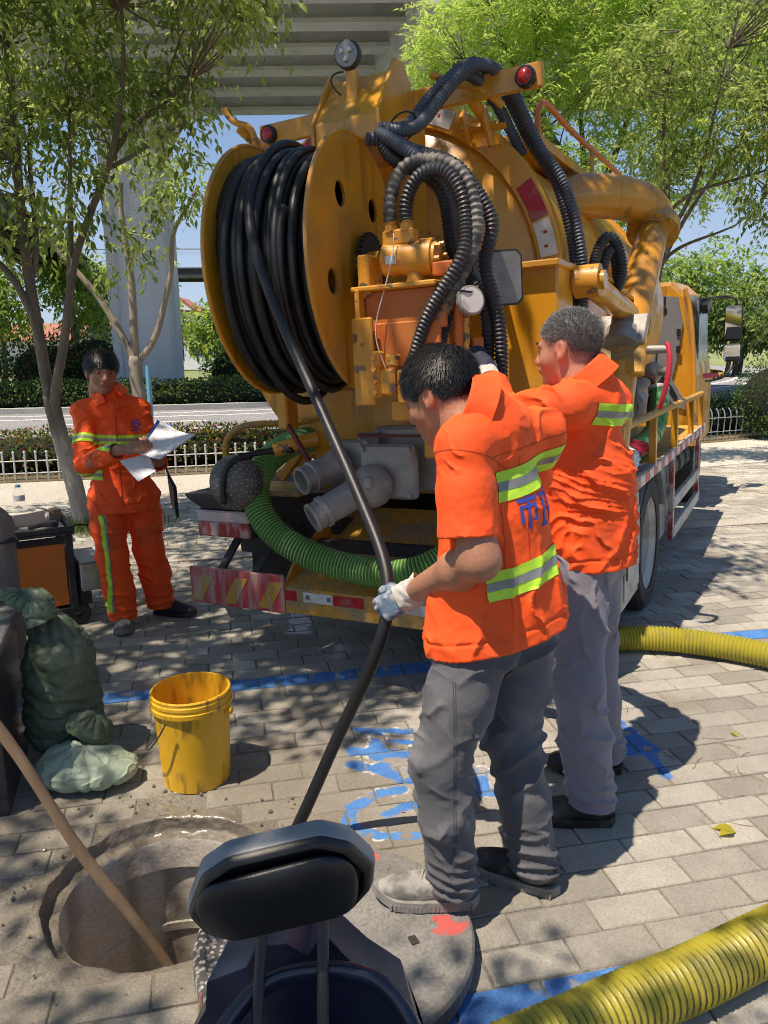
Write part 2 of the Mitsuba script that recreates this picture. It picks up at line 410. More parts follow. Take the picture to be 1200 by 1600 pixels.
mat('reflector_white', lambda p, n, uv: mix((.62, .60, .57), (.42, .38, .33), smoothstep(.45, .7, fbm(p.x * 20, p.y * 20, p.z * 20))), .5)
mat('chev_red', lambda p, n, uv: mix((.40, .05, .055), (.42, .25, .23), smoothstep(.35, .75, fbm(p.x * 30, p.y * 30, p.z * 5, 3))), .5)
mat('chev_amber', lambda p, n, uv: mix((.42, .22, .04), (.42, .30, .20), smoothstep(.35, .75, fbm(p.x * 30, p.y * 30, p.z * 5, 3))), .5)
mat('lens_red', (.35, .008, .012), .18, coat=.8)
mat('lens_dusty', lambda p, n, uv: mix((.32, .03, .03), (.46, .36, .32), smoothstep(.4, .7, fbm(p.x * 25, p.y * 25, p.z * 10))), .35, coat=.3)
mat('lens_clear', lambda p, n, uv: mix((.45, .42, .40), (.55, .38, .36), fbm(p.x * 15, p.y * 15, p.z * 15)), .3, coat=.4)
mat('lens_grey', (.20, .20, .21), .15, coat=.8)
mat('plastic_grey', lambda p, n, uv: mix((.13, .13, .14), (.19, .19, .19), fbm(p.x * 4, p.y * 4, p.z * 4)), .5)
mat('mirror', (.75, .78, .80), .03, metal=1.0)
mat('film', lambda p, n, uv: mix((.10, .10, .105), (.30, .29, .28), fbm(p.x * 16, p.y * 16, p.z * 16, 3)), .35)
mat('black_plastic', (.012, .013, .016), .4)
mat('red_cloth', (.45, .02, .05), .6)
mat('maroon', (.11, .02, .02), .6)
def hoseg(p, n, uv): return mix((.035, .14, .035), (.10, .24, .055), fbm(p.x * 6, p.y * 6, p.z * 6)) 
mat('hose_green', hoseg, .4)
mat('hose_green_rib', lambda p, n, uv: mix((.17, .33, .07), (.33, .46, .16), smoothstep(.35, .7, fbm(p.x * 7, p.y * 7, p.z * 7))), .45)
mat('hose_smooth_green', lambda p, n, uv: mix((.03, .17, .05), (.06, .26, .08), fbm(p.x * 6, p.y * 6, p.z * 6)), .35)
mat('hose_yellow', lambda p, n, uv: mix(mix((.29, .25, .022), (.39, .345, .035), fbm(p.x * 5, p.y * 5, p.z * 5)), (.19, .165, .075), smoothstep(.45, .8, fbm(p.x * 17, p.y * 17, p.z * 17, 4)) * .4), .42)
mat('hose_groove', lambda p, n, uv: mix((.06, .052, .015), (.12, .10, .03), fbm(p.x * 9, p.y * 9, p.z * 9)), .6)
# cloth
def weave(p, s=900): return .0003 * (dr.sin(p.x * s + p.z * s * .6) * dr.sin(p.z * s - p.y * s * .5))
def crinkle(p, n, uv): return .005 * dr.abs(fbm(p.x * 13, p.y * 13, p.z * 13, 3) - .5) + .0012 * fbm(p.x * 70, p.y * 70, p.z * 70, 2)
def hiv(p, n, uv):
    c = mix((.86, .075, .008), (.93, .11, .012), fbm(p.x * 5, p.y * 5, p.z * 5))
    return mix(c, (.34, .07, .025), smoothstep(.52, .80, fbm(p.x * 7 + 3, p.y * 7, p.z * 7, 4)) * .45)
mat('hivis', hiv, .78, sheen=.3, bump=crinkle, eps=2e-3)
mat('hivis_thread', (.45, .05, .01), .8)
mat('tape_lime', lambda p, n, uv: mix((.42, .72, .03), (.52, .80, .06), fbm(p.x * 20, p.y * 20, p.z * 20)), .6)
mat('tape_silver', lambda p, n, uv: mix((.17, .18, .18), (.26, .27, .27), fbm(p.x * 30, p.y * 30, p.z * 30)), .4)
def trous(p, n, uv):
    c = mix((.070, .071, .082), (.125, .126, .142), fbm(p.x * 7, p.y * 7, p.z * 5, 4))
    return mix(c, (.30, .29, .27), smoothstep(.55, .75, fbm(p.x * 13, p.y * 13, p.z * 9, 4)) * .22)
mat('trousers', trous, .85, sheen=.3, bump=crinkle, eps=2e-3)
mat('trousers_lav', lambda p, n, uv: mix((.155, .15, .185), (.23, .222, .265), fbm(p.x * 6, p.y * 6, p.z * 5, 4)), .85, sheen=.3, bump=crinkle, eps=2e-3)
mat('seam', (.05, .05, .06), .9)
mat('navy', (.022, .026, .05), .8)
mat('dark_shirt', (.015, .015, .016), .9)
skin_a = {'type': 'mesh_attribute', 'name': 'vertex_color'}
mat('skin', skin_a, .48, spec=.45, bump=lambda p, n, uv: .0006 * fbm(p.x * 160, p.y * 160, p.z * 160, 3), eps=1e-3)
mat('hair', (.014, .013, .013), .42, spec=.5)
mat('hair_grey', (.44, .43, .42), .4, spec=.5)
mat('hair_mid', (.13, .125, .12), .5)
mat('hair_dark', (.028, .026, .026), .4)
mat('glove_cotton', lambda p, n, uv: mix((.34, .33, .30), (.58, .56, .52), fbm(p.x * 40, p.y * 40, p.z * 40, 3)), .9, bump=lambda p, n, uv: .0012 * noise(p.x * 420, p.y * 420, p.z * 420), eps=1e-3)
mat('glove_palm', lambda p, n, uv: mix((.10, .155, .23), (.36, .38, .42), smoothstep(.4, .75, fbm(p.x * 45, p.y * 45, p.z * 45, 3))), .8)
mat('shoe_grey', lambda p, n, uv: mix((.11, .105, .10), (.32, .31, .29), smoothstep(.3, .75, fbm(p.x * 28, p.y * 28, p.z * 28, 4))), .75, bump=lambda p, n, uv: .0015 * fbm(p.x * 120, p.y * 120, p.z * 120), eps=1e-3)
mat('shoe_sole', lambda p, n, uv: mix((.14, .135, .13), (.30, .29, .27), fbm(p.x * 40, p.y * 40, p.z * 40)), .85)
mat('shoe_black', lambda p, n, uv: mix((.016, .016, .017), (.07, .066, .06), smoothstep(.4, .8, fbm(p.x * 20, p.y * 20, p.z * 20))), .6)
mat('lace', (.35, .34, .32), .9)
mat('eye_white', (.62, .58, .55), .3)
mat('eye_dark', (.012, .008, .006), .2)
mat('paper', (.66, .66, .70), .8)
mat('folder_blue', (.06, .20, .62), .5)
mat('print_blue', (.04, .07, .42), .7)
# props
def bucket_c(p, n, uv):
    s = smoothstep(.48, .72, fbm(p.x * 60, p.y * 60, p.z * 7, 4)) * smoothstep(.36, .6, fbm(p.x * 9, p.y * 9, p.z * 7, 3))
    c = mix((.62, .33, .012), (.70, .42, .025), fbm(p.x * 6, p.y * 6, p.z * 6))
    return mix(c, (.17, .10, .03), s * .75)
mat('bucket', bucket_c, .38, coat=.2)
def sack_c(p, n, uv):
    return mix((.065, .10, .062), (.165, .215, .14), fbm(p.x * 6, p.y * 6, p.z * 6, 4)) * (.8 + .2 * dr.sin(p.z * 1400) * dr.sin((p.x + p.y) * 1100))
mat('sack', sack_c, .55, bump=lambda p, n, uv: .0022 * fbm(p.x * 46, p.y * 46, p.z * 46, 3), eps=2e-3)
mat('sack_pale', lambda p, n, uv: mix((.19, .26, .19), (.36, .43, .34), fbm(p.x * 7, p.y * 7, p.z * 7, 4)), .55, bump=lambda p, n, uv: .0022 * fbm(p.x * 46, p.y * 46, p.z * 46, 3), eps=2e-3)
def cover_c(p, n, uv):
    f1, f2, w = voronoi(p.x * 62, p.y * 62)
    ch = mix((.12, .118, .112), (.25, .243, .23), fbm(p.x * 9, p.y * 9, 0, 4)) * (.8 + .4 * noise(p.x * 160, p.y * 160))
    sp = mix(mix((.42, .40, .37), (.20, .19, .18), w), (.34, .08, .07), smoothstep(.93, .95, w))
    terr = smoothstep(-.30, -.38, p.x + .1 * (fbm(p.x * 9, p.y * 9) - .5))
    c = mix(ch, mix((.07, .07, .068), sp, smoothstep(.36, .30, f1)), terr)
    red = smoothstep(.05, .035, dr.abs(dr.sqrt(dr.square((p.x - .16) * .75) + dr.square(p.y - 1.83)) - .0)) * smoothstep(.5, .56, fbm(p.x * 20, p.y * 20) + .1)
    d = dr.abs(dr.sqrt(dr.square(p.x + .045) + dr.square(p.y - 2.115)) - .014)
    red = dr.maximum(red, smoothstep(.006, .002, d))
    return mix(c, (.50, .07, .06), red * .85)
mat('cover', cover_c, .8, bump=lambda p, n, uv: .0015 * fbm(p.x * 80, p.y * 80, p.z * 80), eps=2e-3)
mat('wood', lambda p, n, uv: mix((.16, .10, .055), (.34, .24, .15), fbm(p.x * 30, p.y * 30, p.z * 6, 4)), .75)
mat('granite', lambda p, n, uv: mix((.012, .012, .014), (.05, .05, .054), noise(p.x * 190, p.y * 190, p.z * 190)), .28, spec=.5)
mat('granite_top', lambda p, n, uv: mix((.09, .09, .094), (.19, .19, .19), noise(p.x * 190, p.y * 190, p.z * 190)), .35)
mat('brown_box', lambda p, n, uv: mix((.15, .12, .105), (.21, .175, .155), fbm(p.x * 5, p.y * 5, p.z * 5)), .6)
mat('machine_orange', (.62, .17, .02), .45)
mat('machine_red', (.16, .03, .018), .5)
mat('machine_dark', lambda p, n, uv: mix((.012, .014, .022), (.035, .035, .04), fbm(p.x * 12, p.y * 12, p.z * 12)), .4)
mat('box_cream', (.60, .56, .48), .6)
mat('grey_gloss', (.17, .19, .215), .42, coat=.2)
mat('ebike_blue', (.010, .014, .035), .28, coat=.5)
mat('leather', (.008, .010, .014), .42, bump=lambda p, n, uv: .0004 * fbm(p.x * 400, p.y * 400, p.z * 400, 2), eps=8e-4)
scene['clear_plastic'] = {'type': 'thindielectric', 'int_ior': 1.4}
scene['rail_glass'] = {'type': 'thindielectric', 'int_ior': 1.5}
mat('water', (.03, .028, .02), .06)
mat('cast_dark', lambda p, n, uv: mix((.05, .048, .045), (.17, .16, .15), fbm(p.x * 26, p.y * 26, p.z * 26, 4)), .55, metal=.4)
mat('hole_pale', (.30, .29, .27), .9)
mat('bag_film', (.55, .58, .60), .35)
# vegetation
def leafmat(name, c, tr, rough=.45):
    scene[name] = {'type': 'principledthin', 'base_color': {'type': 'rgb', 'value': list(c)}, 'roughness': rough, 'diff_trans': tr, 'spec_trans': 0.0, 'eta': 1.4}
leafmat('leaf_dark', (.165, .24, .065), 1.1)
leafmat('leaf_mid', (.31, .40, .10), 1.15)
leafmat('leaf_lit', (.50, .58, .18), 1.2, .33)
leafmat('leaf_fresh', (.56, .70, .16), 1.2, .5)
leafmat('leaf_fresh2', (.40, .56, .11), 1.15, .5)
leafmat('leaf_hedge', (.075, .13, .04), .5)
leafmat('leaf_hedge2', (.15, .22, .055), .6)
leafmat('leaf_red', (.26, .09, .03), .6)
leafmat('leaf_yellow', (.45, .40, .05), .8)
leafmat('leaf_far', (.13, .20, .07), .7)
leafmat('leaf_far2', (.20, .29, .09), .8)
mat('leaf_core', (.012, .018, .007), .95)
mat('bark', lambda p, n, uv: mix((.085, .068, .052), (.20, .17, .135), fbm(p.x * 14, p.y * 14, p.z * 5, 4)), .9, bump=lambda p, n, uv: .012 * fbm(p.x * 34, p.y * 34, p.z * 9, 4), eps=4e-3)
def bark_white(p, n, uv):
    w = .6 * smoothstep(1.15, .65, p.z + .5 * (fbm(p.x * 6, p.y * 6, p.z * 3) - .5)) * smoothstep(.3, .6, fbm(p.x * 18, p.y * 18, p.z * 7, 3) + .18)
    return mix(mix((.085, .068, .052), (.20, .17, .135), fbm(p.x * 14, p.y * 14, p.z * 5, 4)), (.42, .40, .36), w)
mat('bark_white', bark_white, .9, bump=lambda p, n, uv: .012 * fbm(p.x * 34, p.y * 34, p.z * 9, 4), eps=4e-3)
mat('bark_pale', lambda p, n, uv: mix((.20, .165, .125), (.33, .285, .225), fbm(p.x * 9, p.y * 9, p.z * 4, 4)), .9)
# buildings and street
mat('wall_white', lambda p, n, uv: mix((.66, .67, .68), (.76, .77, .78), fbm(p.x * .4, p.y * .4, p.z * .4)), .8)
mat('roof_red', lambda p, n, uv: mix((.30, .115, .085), (.40, .17, .13), fbm(p.x, p.y, p.z * 3)), .8)
mat('window_dark', (.03, .045, .06), .12)
mat('bridge_dark', lambda p, n, uv: mix((.05, .055, .06), (.085, .09, .095), fbm(p.x, p.y, p.z)), .6)
mat('fence_white', lambda p, n, uv: mix((.40, .41, .42), (.56, .56, .56), fbm(p.x * 5, p.y * 5, p.z * 5)), .5)
mat('fence_grey', (.30, .33, .37), .45, metal=.3)
mat('pole_blue', (.14, .33, .50), .45)
mat('sign_yellow', (.75, .40, .03), .5)
mat('sign_blue', (.03, .16, .60), .5)
mat('kerb_black', (.02, .02, .02), .8)
mat('kerb_yellow', (.60, .36, .03), .8)
# ------------------------------------------------------------------ ground
import shapely.geometry as sg, shapely
def sheet(poly, z):
    m = trimesh.creation.triangulate_polygon(poly, engine='earcut')
    v = np.c_[m[0], np.full(len(m[0]), z)]
    f = np.asarray(m[1])
    n = np.cross(v[f[:, 1]] - v[f[:, 0]], v[f[:, 2]] - v[f[:, 0]])[:, 2] < 0
    f[n] = f[n][:, ::-1]
    return trimesh.Trimesh(v, f, process=False)
def W(u, v): return (u * E1 + v * E2)[:2]
def quad(u0, u1, v0, v1): return sg.Polygon([W(u0, v0), W(u1, v0), W(u1, v1), W(u0, v1)])
hole = sg.Point(HOLE[0], HOLE[1])
struct('ground', sheet(sg.box(-900, -300, 900, 1500).difference(hole.buffer(.7)), -.09), 'grassland')
PV1 = 10.6   # pavers end here (in rows' direction)
bed = quad(-16, 22, -4, PV1).difference(hole.buffer(.37, 24))
struct('pavement', sheet(bed, -.0052), 'joint_sand')
# pavers: the 300 nearest ones in view are parts, the rest one stuff part
def paver_mesh(cu, cv, lu, lv, z, tilt):
    g, c = .0030 + .0014 * rng.random(), .0035
    a, b = lu / 2 - g, lv / 2 - g
    P = lambda s, t, zz: (cu + s) * E1 + (cv + t) * E2 + V(0, 0, zz + s * tilt[0] + t * tilt[1])
    ring = lambda a, b, zz: [P(-a, -b, zz), P(a, -b, zz), P(a, b, zz), P(-a, b, zz)]
    v = ring(a, b, -.05) + ring(a, b, z - c) + ring(a - c, b - c, z)
    f = []
    for r in (0, 1):
        for k in range(4):
            i, j = r * 4 + k, r * 4 + (k + 1) % 4
            f += [(i, j, j + 4), (i, j + 4, i + 4)]
    f += [(8, 9, 10), (8, 10, 11)]
    return np.array(v), np.array(f)
def project(p):
    q = np.asarray(p, float) - CAM
    R = np.cross(FWD, UPV)
    d = q @ FWD
    return 600 + 1200 * (q @ R) / d, 800 - 1200 * (q @ UPV) / d, d
near, far = [], []
for i in range(-12, int((PV1 - ROW0) / ROWP)):
    for j in range(-50, 80):
        sh = .5 * (i % 2)
        cu, cv = (j + .5 - sh) * COLP, ROW0 + (i + .5) * ROWP
        c = cu * E1 + cv * E2
        if abs(cu) > 5 + .75 * max(cv, 0) or cu < -8: continue
        r = math.hypot(c[0] - HOLE[0], c[1] - HOLE[1])
        if r < .43: continue
        z = rng.normal(0, .0014)
        m = paver_mesh(cu, cv, COLP, ROWP, z, rng.normal(0, .006, 2))
        x, y, d = project(c)
        vis = d > .3 and -60 < x < 1260 and y < 1680
        (near if vis and y > 900 else far).append((d, m))
near.sort(key=lambda t: t[0])
for d, m in near[:300]: part('pavement', 'paver', trimesh.Trimesh(*m, process=False), 'paver')
part('pavement', 'paver_field', cat([m for d, m in near[300:] + far]), 'paver', kind='stuff', label='grey paving blocks receding under and behind the truck')
# light stone strip across the paving, concrete walk, roads and kerbs
struct('drain_strip', tf(prism(quad(-16, 22, 6.03, 6.25), .006), t=(0, 0, .004)), 'walk', label='pale stone strip laid across the paving')
RC = V(-15.0, 58.8, 0)   # the street bends round this centre
def rp(ang, r, z=0.0):
    """point on the bend: ang = degrees along the street, r = distance from the bend's centre"""
    a = math.radians(ang)
    return RC + V(r * math.sin(a), -r * math.cos(a), z)
def arcpoly(a0, a1, r0, r1, n=60):
    t = np.linspace(a0, a1, n)
    return sg.Polygon([rp(a, r1)[:2] for a in t] + [rp(a, r0)[:2] for a in t[::-1]])
struct('sidewalk', tf(prism(arcpoly(-22, 42, 50.15, 52.15), .06), t=(0, 0, -.052)), 'walk')
struct('verge', tf(prism(arcpoly(-40, 60, 47.75, 50.15), .09), t=(0, 0, -.075)), 'soil')
struct('road', sheet(arcpoly(-70, 110, 37.0, 47.6, 120), -.03), 'asphalt')
struct('far_kerb', tf(prism(arcpoly(-70, 62, 36.72, 37.0, 90), .22), t=(0, 0, -.09)), 'kerb')
struct('far_verge', tf(prism(arcpoly(-60, 100, 20, 36.72, 90), .14), t=(0, 0, -.07)), 'grassland')
struct('near_kerb', tf(prism(arcpoly(-40, 60, 47.6, 47.75), .13), t=(0, 0, -.03)), 'kerb')
for r, dash in ((37.9, 0), (39.2, 0), (40.9, 1), (42.9, 0), (46.9, 0)):
    if dash: m = cat([sheet(arcpoly(a, a + 5, r, r + .15, 8), -.025) for a in np.arange(-50, 80, 10.0)])
    else: m = sheet(arcpoly(-60, 90, r, r + .15, 100), -.025)
    part('road', 'lane_line', m, 'roadpaint')
# ------------------------------------------------------------------ manhole
mh = thing('manhole', 'open round manhole with broken muddy rim in front of the yellow bucket', 'manhole')
def rim(prof, k=320):
    """one continuous broken ring: profile rows (r, z, roughness, raggedness)"""
    a = np.arange(k) * 2 * PI / k
    R = []
    for r, z, amp, jag in prof:
        P = np.stack([r * np.cos(a), r * np.sin(a), np.full(k, z)], 1)
        Q = np.stack([np.cos(a) * 3.2, np.sin(a) * 3.2, np.full(k, z * 8)], 1)
        rr_ = r + jag * 2 * (nfbm(Q * 1.1 + 5, 4, 5) - .5)
        P[:, 0], P[:, 1] = rr_ * np.cos(a), rr_ * np.sin(a)
        P[:, 2] += amp * 2 * (nfbm(P * np.array([22, 22, 35]) + 2, 5, 3) - .5)
        R.append(P + HOLE)
    return np.array(R)
lin = lambda p, q, n: [tuple(np.asarray(p, float) + (np.asarray(q, float) - np.asarray(p, float)) * t) for t in np.linspace(0, 1, n)]
PR = lin((.49, -.012, .002, .05), (.40, -.004, .006, .03), 18) + lin((.395, -.004, .006, .02), (.362, -.004, .006, .020), 6)[1:]
n1 = len(PR) - 1
PR += lin((.352, -.006, .006, .020), (.345, -.052, .005, .020), 8) + lin((.338, -.058, .010, .016), (.306, -.064, .010, .006), 10)
n2 = len(PR) - 1
PR += lin((.302, -.075, .002, .002), (.298, -.17, .002, .001), 5) + lin((.312, -.176, .002, .001), (.318, -.40, .002, .002), 10) + [(.312, -.403, .001, .0), (.312, -.432, .001, .0), (.318, -.436, .001, .0)] + lin((.32, -.45, .002, .002), (.326, -.78, .002, .002), 10) + [(.320, -.785, .001, .0), (.320, -.81, .001, .0), (.327, -.815, .001, .0)] + lin((.328, -.83, .004, .002), (.33, -1.5, .004, .004), 20)
RM = rim(PR)
part(mh, 'mortar_collar', rings_mesh(RM[:n1 + 1][::-1], cap=False), 'mud', smooth=50)
part(mh, 'broken_edge', rings_mesh(RM[n1:n2 + 1][::-1], cap=False), 'mud', smooth=50)
part(mh, 'shaft_wall', rings_mesh(RM[n2:][::-1], cap=False), 'shaft', smooth=50)
part(mh, 'water', tf(rev([(0, 0), (.36, 0)], 40), t=HOLE + V(0, 0, -1.35)), 'water')
rubble = []
for k in range(70):
    a, r = rng.random() * 2 * PI, .37 + .2 * rng.random()
    s = .002 + .007 * rng.random() ** 2
    b = ball((0, 0, 0), s, 1)
    b = warp(b, lambda v: v * (1 + .5 * (nnoise(v / s * 1.3 + k) - .5))[:, None])
    rubble.append(tf(b, rotz(k), HOLE + V(r * math.cos(a), r * math.sin(a), .004)))
part(mh, 'rubble', cat(rubble), 'mud', kind='stuff')
# cover lying half over the hole
COV = V(-.145, 1.80, 0)
ck = thing('manhole_cover', 'round speckled grey manhole cover lying half over the hole under the worker\'s foot', 'manhole cover')
disc = rev([(0, .004), (.36, .004), (.372, .010), (.375, .018), (.375, .058), (.368, .066), (.345, .066), (.34, .062), (0.0, .062)], 72)
part(ck, 'disc', tf(disc, t=COV), 'cover', smooth=30)
for a in np.arange(-7, 8):
    for b in np.arange(-7, 8):
        x, y = a * .042, b * .042
        if math.hypot(x, y) > .315 or (a + b) % 2 or rng.random() < .12: continue
        c = rotz(.5) @ V(x, y, 0)
        pts = [rotz(.5) @ (V(sx * .014, sy * .014, 0) * (1 if q == 0 else .75)) + c + COV + V(0, 0, .0615 + q * .0035) for sx in (-1, 1) for sy in (-1, 1) for q in (0, 1)]
        part(ck, 'raised_square', hull(pts), 'cover')
part(ck, 'lifting_slot', tf(bx((0, 0, 0), (.022, .030, .004), .001), rotz(.4), COV + V(.21, -.03, .0645)), 'black_metal')
# ------------------------------------------------------------------ the vacuum truck (its own frame: X right, Y forward, Z up)
TH, TROLL = math.radians(28), .04
a_, h_ = V(math.cos(TH), -math.sin(TH), 0), V(math.sin(TH), math.cos(TH), 0)
TA = math.cos(TROLL) * a_ + V(0, 0, math.sin(TROLL))
TU = V(0, 0, math.cos(TROLL)) - math.sin(TROLL) * a_
TO = -1.72 * a_ + 2.97 * h_
TRUCK = (np.stack([TA, h_, TU], 1), TO)
def t2w(p): return np.asarray(p, float) @ TRUCK[0].T + TRUCK[1]
TM = TRUCK
tk = thing('vacuum_truck', 'amber yellow sewer vacuum truck with a tank, hose reel and open rear tray', 'truck')
def ribbed(pts, r, pitch, amp, k=14, spl=4, frac=.5):
    p = np.asarray(pts, float)
    L = np.linalg.norm(np.diff(spline(p, 200), axis=0), axis=1).sum()
    n = max(int(L / pitch) * spl, 8)
    q = spline(p, n + 1)
    ph = np.arange(n + 1) % spl
    return tube(q, r + amp * np.where(ph < spl * frac, 1.0, -1.0) * np.where((ph == 0) | (ph == int(spl * frac)), .35, 1.0), k)
# tank
TC = V(-.11, 0, 1.868)
def about(prof, mname, name, k=96, smooth=40, **kw):
    """profile rows (r, y) revolved round the tank's axis"""
    return part(tk, name, rev([(r, y) for r, y in prof], k, TC, (0, 1, 0)), mname, smooth=smooth, **kw)
rr = np.linspace(0, .82, 16)
about([(r, .66 - .20 * (1 - (r / .82) ** 2.4)) for r in rr] + [(.82, .665)], 'paint', 'rear_dome')
about([(.815, .66), (.82, .628), (.925, .628), (.932, .636), (.932, .70), (.925, .708), (.885, .708)], 'paint', 'rim_ring', smooth=30)
for y in (1.9, 3.3): about([(.878, y - .03), (.898, y - .028), (.898, y + .028), (.878, y + .03)], 'paint', 'tank_hoop', smooth=30)
about([(.88, .70)] + [(.88, 3.95)] + [(.88 * math.cos(t), 3.95 + .45 * math.sin(t)) for t in np.linspace(.1, PI / 2, 14)], 'paint', 'barrel')
def ringtape(a0, a1, mname, r0=.835, r1=.915, y=.6265):
    t = np.radians(np.linspace(a0, a1, 12))
    P = np.array([[TC + V(r * math.cos(a), 0, r * math.sin(a)) + V(0, y - dy, 0) for r, dy in ((r0, 0), (r0, .002), (r1, .002), (r1, 0))] for a in t])
    part(tk, 'reflective_tape', rings_mesh(P), mname)
for a0, a1, mname in ((19.5, 31, 'reflector_red'), (8, 18.8, 'reflector_white'), (-34, -22, 'reflector_red'), (-46, -35, 'reflector_white'), (62, 72.5, 'reflector_white'), (74, 82, 'reflector_red'),
                   (112, 123, 'reflector_red'), (124, 134, 'reflector_white'), (-130, -118, 'reflector_white'), (-116, -104, 'reflector_red'), (-66, -56, 'reflector_red'), (-78, -67, 'reflector_white')):
    ringtape(a0, a1, mname)
# small print on the tapes
for a, r in ((15, .88), (11, .87), (67, .88), (-38, .87)):
    t = math.radians(a)
    c = TC + V(r * math.cos(t), .6235, r * math.sin(t))
    part(tk, 'tape_mark', bx(c, (.016, .001, .012), 0, rot([0, 1, 0], -t)), 'reflector_red')
# lower cone under the dome
cone = [V(x, y, z) for x, z in ((-.62, 1.42), (.42, 1.42), (-.42, 1.02), (.25, 1.02)) for y in (.42, 1.2)]
part(tk, 'sump', hull(cone), 'paint')
for x0, x1 in ((-.70, -.42), (.12, .40)): part(tk, 'brace', bar((x0, .45, .95), (x1, .52, 1.30), .05, .05, .006), 'paint_worn')
part(tk, 'brace', bar((-.62, .5, 1.0), (-.36, .55, 1.28), .05, .05, .006), 'paint_worn')
part(tk, 'lock_housing', cat(bx((.64, .49, 1.59), (.46, .25, .68), .012), bx((.64, .47, 1.925), (.49, .30, .03), .006)), 'paint')
part(tk, 'drain_flap', bar((.30, .30, 1.15), (.62, .36, 1.27), .02, .16, .004), 'paint')
part(tk, 'reflective_tape', bar((.33, .285, 1.115), (.46, .31, 1.165), .004, .07, 0), 'reflector_white')
part(tk, 'reflective_tape', bar((.465, .311, 1.167), (.58, .333, 1.21), .004, .07, 0), 'reflector_red')
# upper box with flood light, cross beam with lamps
pr = [(.03, 2.46), (.03, 2.548), (.2, 2.76), (.5, 2.70), (.5, 2.46)]
RYZ = np.array([[0, 0, 1.0], [1, 0, 0], [0, 1, 0]])
part(tk, 'top_box', prism(pr, .30, RYZ, (-.085, 0, 0)), 'paint')
pe = [(.02, 2.45), (.02, 2.56), (.19, 2.80), (.27, 2.80), (.40, 2.64), (.40, 2.45)]
part(tk, 'box_end_plate', prism(pe, .016, RYZ, (.2155, 0, 0)), 'paint')
part(tk, 'box_end_plate', prism([(y, z - .01) for y, z in pe], .016, RYZ, (-.102, 0, 0)), 'paint')
part(tk, 'flood_post', bx((.055, .13, 2.70), (.05, .035, .13), .004), 'paint')
fl = part(tk, 'flood_light', rev([(0, .0), (.05, .0), (.056, .006), (.058, .03), (.045, .055), (0, .06)], 32, (.047, .10, 2.825), (-.15, .97, .1)), 'black_metal', smooth=40)
part(fl, 'lens', rev([(0, -.004), (.048, -.002), (.05, .002)], 28, (.047, .099, 2.825), (-.15, .97, .1)), 'lens_grey', smooth=40)
for k in range(3):
    a = k * 2 * PI / 3 + .5
    part(fl, 'led', ball((.047 + .022 * math.cos(a), .094, 2.825 + .022 * math.sin(a)), .012, 2), 'steel', smooth=True)
part(tk, 'flood_wire', tube(spline([(.03, .07, 2.66), (.0, .05, 2.70), (-.01, .07, 2.74), (.03, .10, 2.76)], 24), .004, 6), 'black_metal', smooth=True)
part(tk, 'cross_beam', bx((.10, .37, 2.67), (1.42, .03, .095), .004), 'paint')
for x in (-.545, .745):
    l = part(tk, 'marker_lamp', rev([(0, .014), (.042, .014), (.042, -.016), (.036, -.022), (0, -.022)], 28, (x, .345, 2.664), (0, 1, 0)), 'black_plastic', smooth=35)
    part(l, 'lens', rev([(0, -.034), (.018, -.031), (.03, -.022), (.033, -.012)], 28, (x, .345, 2.664), (0, 1, 0)), 'lens_red', smooth=40)
# swing clamps
for (h0, h1, body, feet) in (((.34, .3, 2.745), (.617, .42, 2.598), (.485, .45, 2.63), ((.40, .60, 2.53), (.50, .60, 2.50))), ((-.85, .4, 2.852), (-.70, .44, 2.66), (-.69, .47, 2.64), ((-.80, .60, 2.52), (-.70, .60, 2.56)))):
    h0, h1, body = V(*h0), V(*h1), V(*body)
    mid = (h0 + h1) / 2
    part(tk, 'clamp_handle', tube(spline([h0, mid + V(0, 0, .015), mid + V(.05, 0, -.005), h1], 24), .016, 10), 'paint_worn', smooth=40)
    part(tk, 'clamp_bolt', cyl(mid, body + V(0, .12, -.03), .03, .025, 16), 'paint_worn', smooth=35)
    for q in feet: part(tk, 'clamp_lug', bar(body + V(q[0] - body[0], .05, 0), q, .02, .06, .004), 'paint_worn')
    part(tk, 'clamp_nut', cyl(V(*feet[0]) + V(-.03, -.02, .05), V(*feet[1]) + V(.08, -.02, .07), .02, k=8), 'paint_worn')
# hose reel
RAX = unit(V(.99, .14, 0)); RC0 = V(-.09, -.05, 1.955); RH = .215; RR = .515
RF = np.stack([unit(np.cross(V(0, 0, 1), RAX)), V(0, 0, 1.0), RAX], 1)   # local: x forward-ish, y up, z along axle
RF[:, 0] = np.cross(RF[:, 1], RF[:, 2])
def reelp(x, y, z): return RC0 + RF @ V(x, y, z)
disc_ = sg.Point(0, 0).buffer(RR, 48)
for k in range(5):
    a = math.radians(125 + 72 * k)
    disc_ = disc_.difference(sg.Point(-.31 * math.cos(a) * -1, .31 * math.sin(a)).buffer(.05, 12))
reel = part(tk, 'hose_reel', cyl(reelp(0, 0, -RH), reelp(0, 0, RH), .20, k=40), 'paint', smooth=35, label='hose reel with two round amber flanges')
for s in (-1, 1):
    part(reel, 'flange', cat(prism(disc_.difference(sg.Point(0, 0).buffer(.06)), .012, RF, reelp(0, 0, s * RH - .006)), tube([reelp(RR * math.cos(a), RR * math.sin(a), s * RH) for a in np.linspace(0, 2 * PI, 97)[:-1]], .0095, 8, closed=True)), 'paint', smooth=30)
sp = []
for k in range(36):
    a = k * 2 * PI / 36
    sp.append(sg.Polygon([(math.cos(a + d) * r, math.sin(a + d) * r) for d, r in ((-.06, .14), (-.03, .165), (.03, .165), (.06, .14))]))
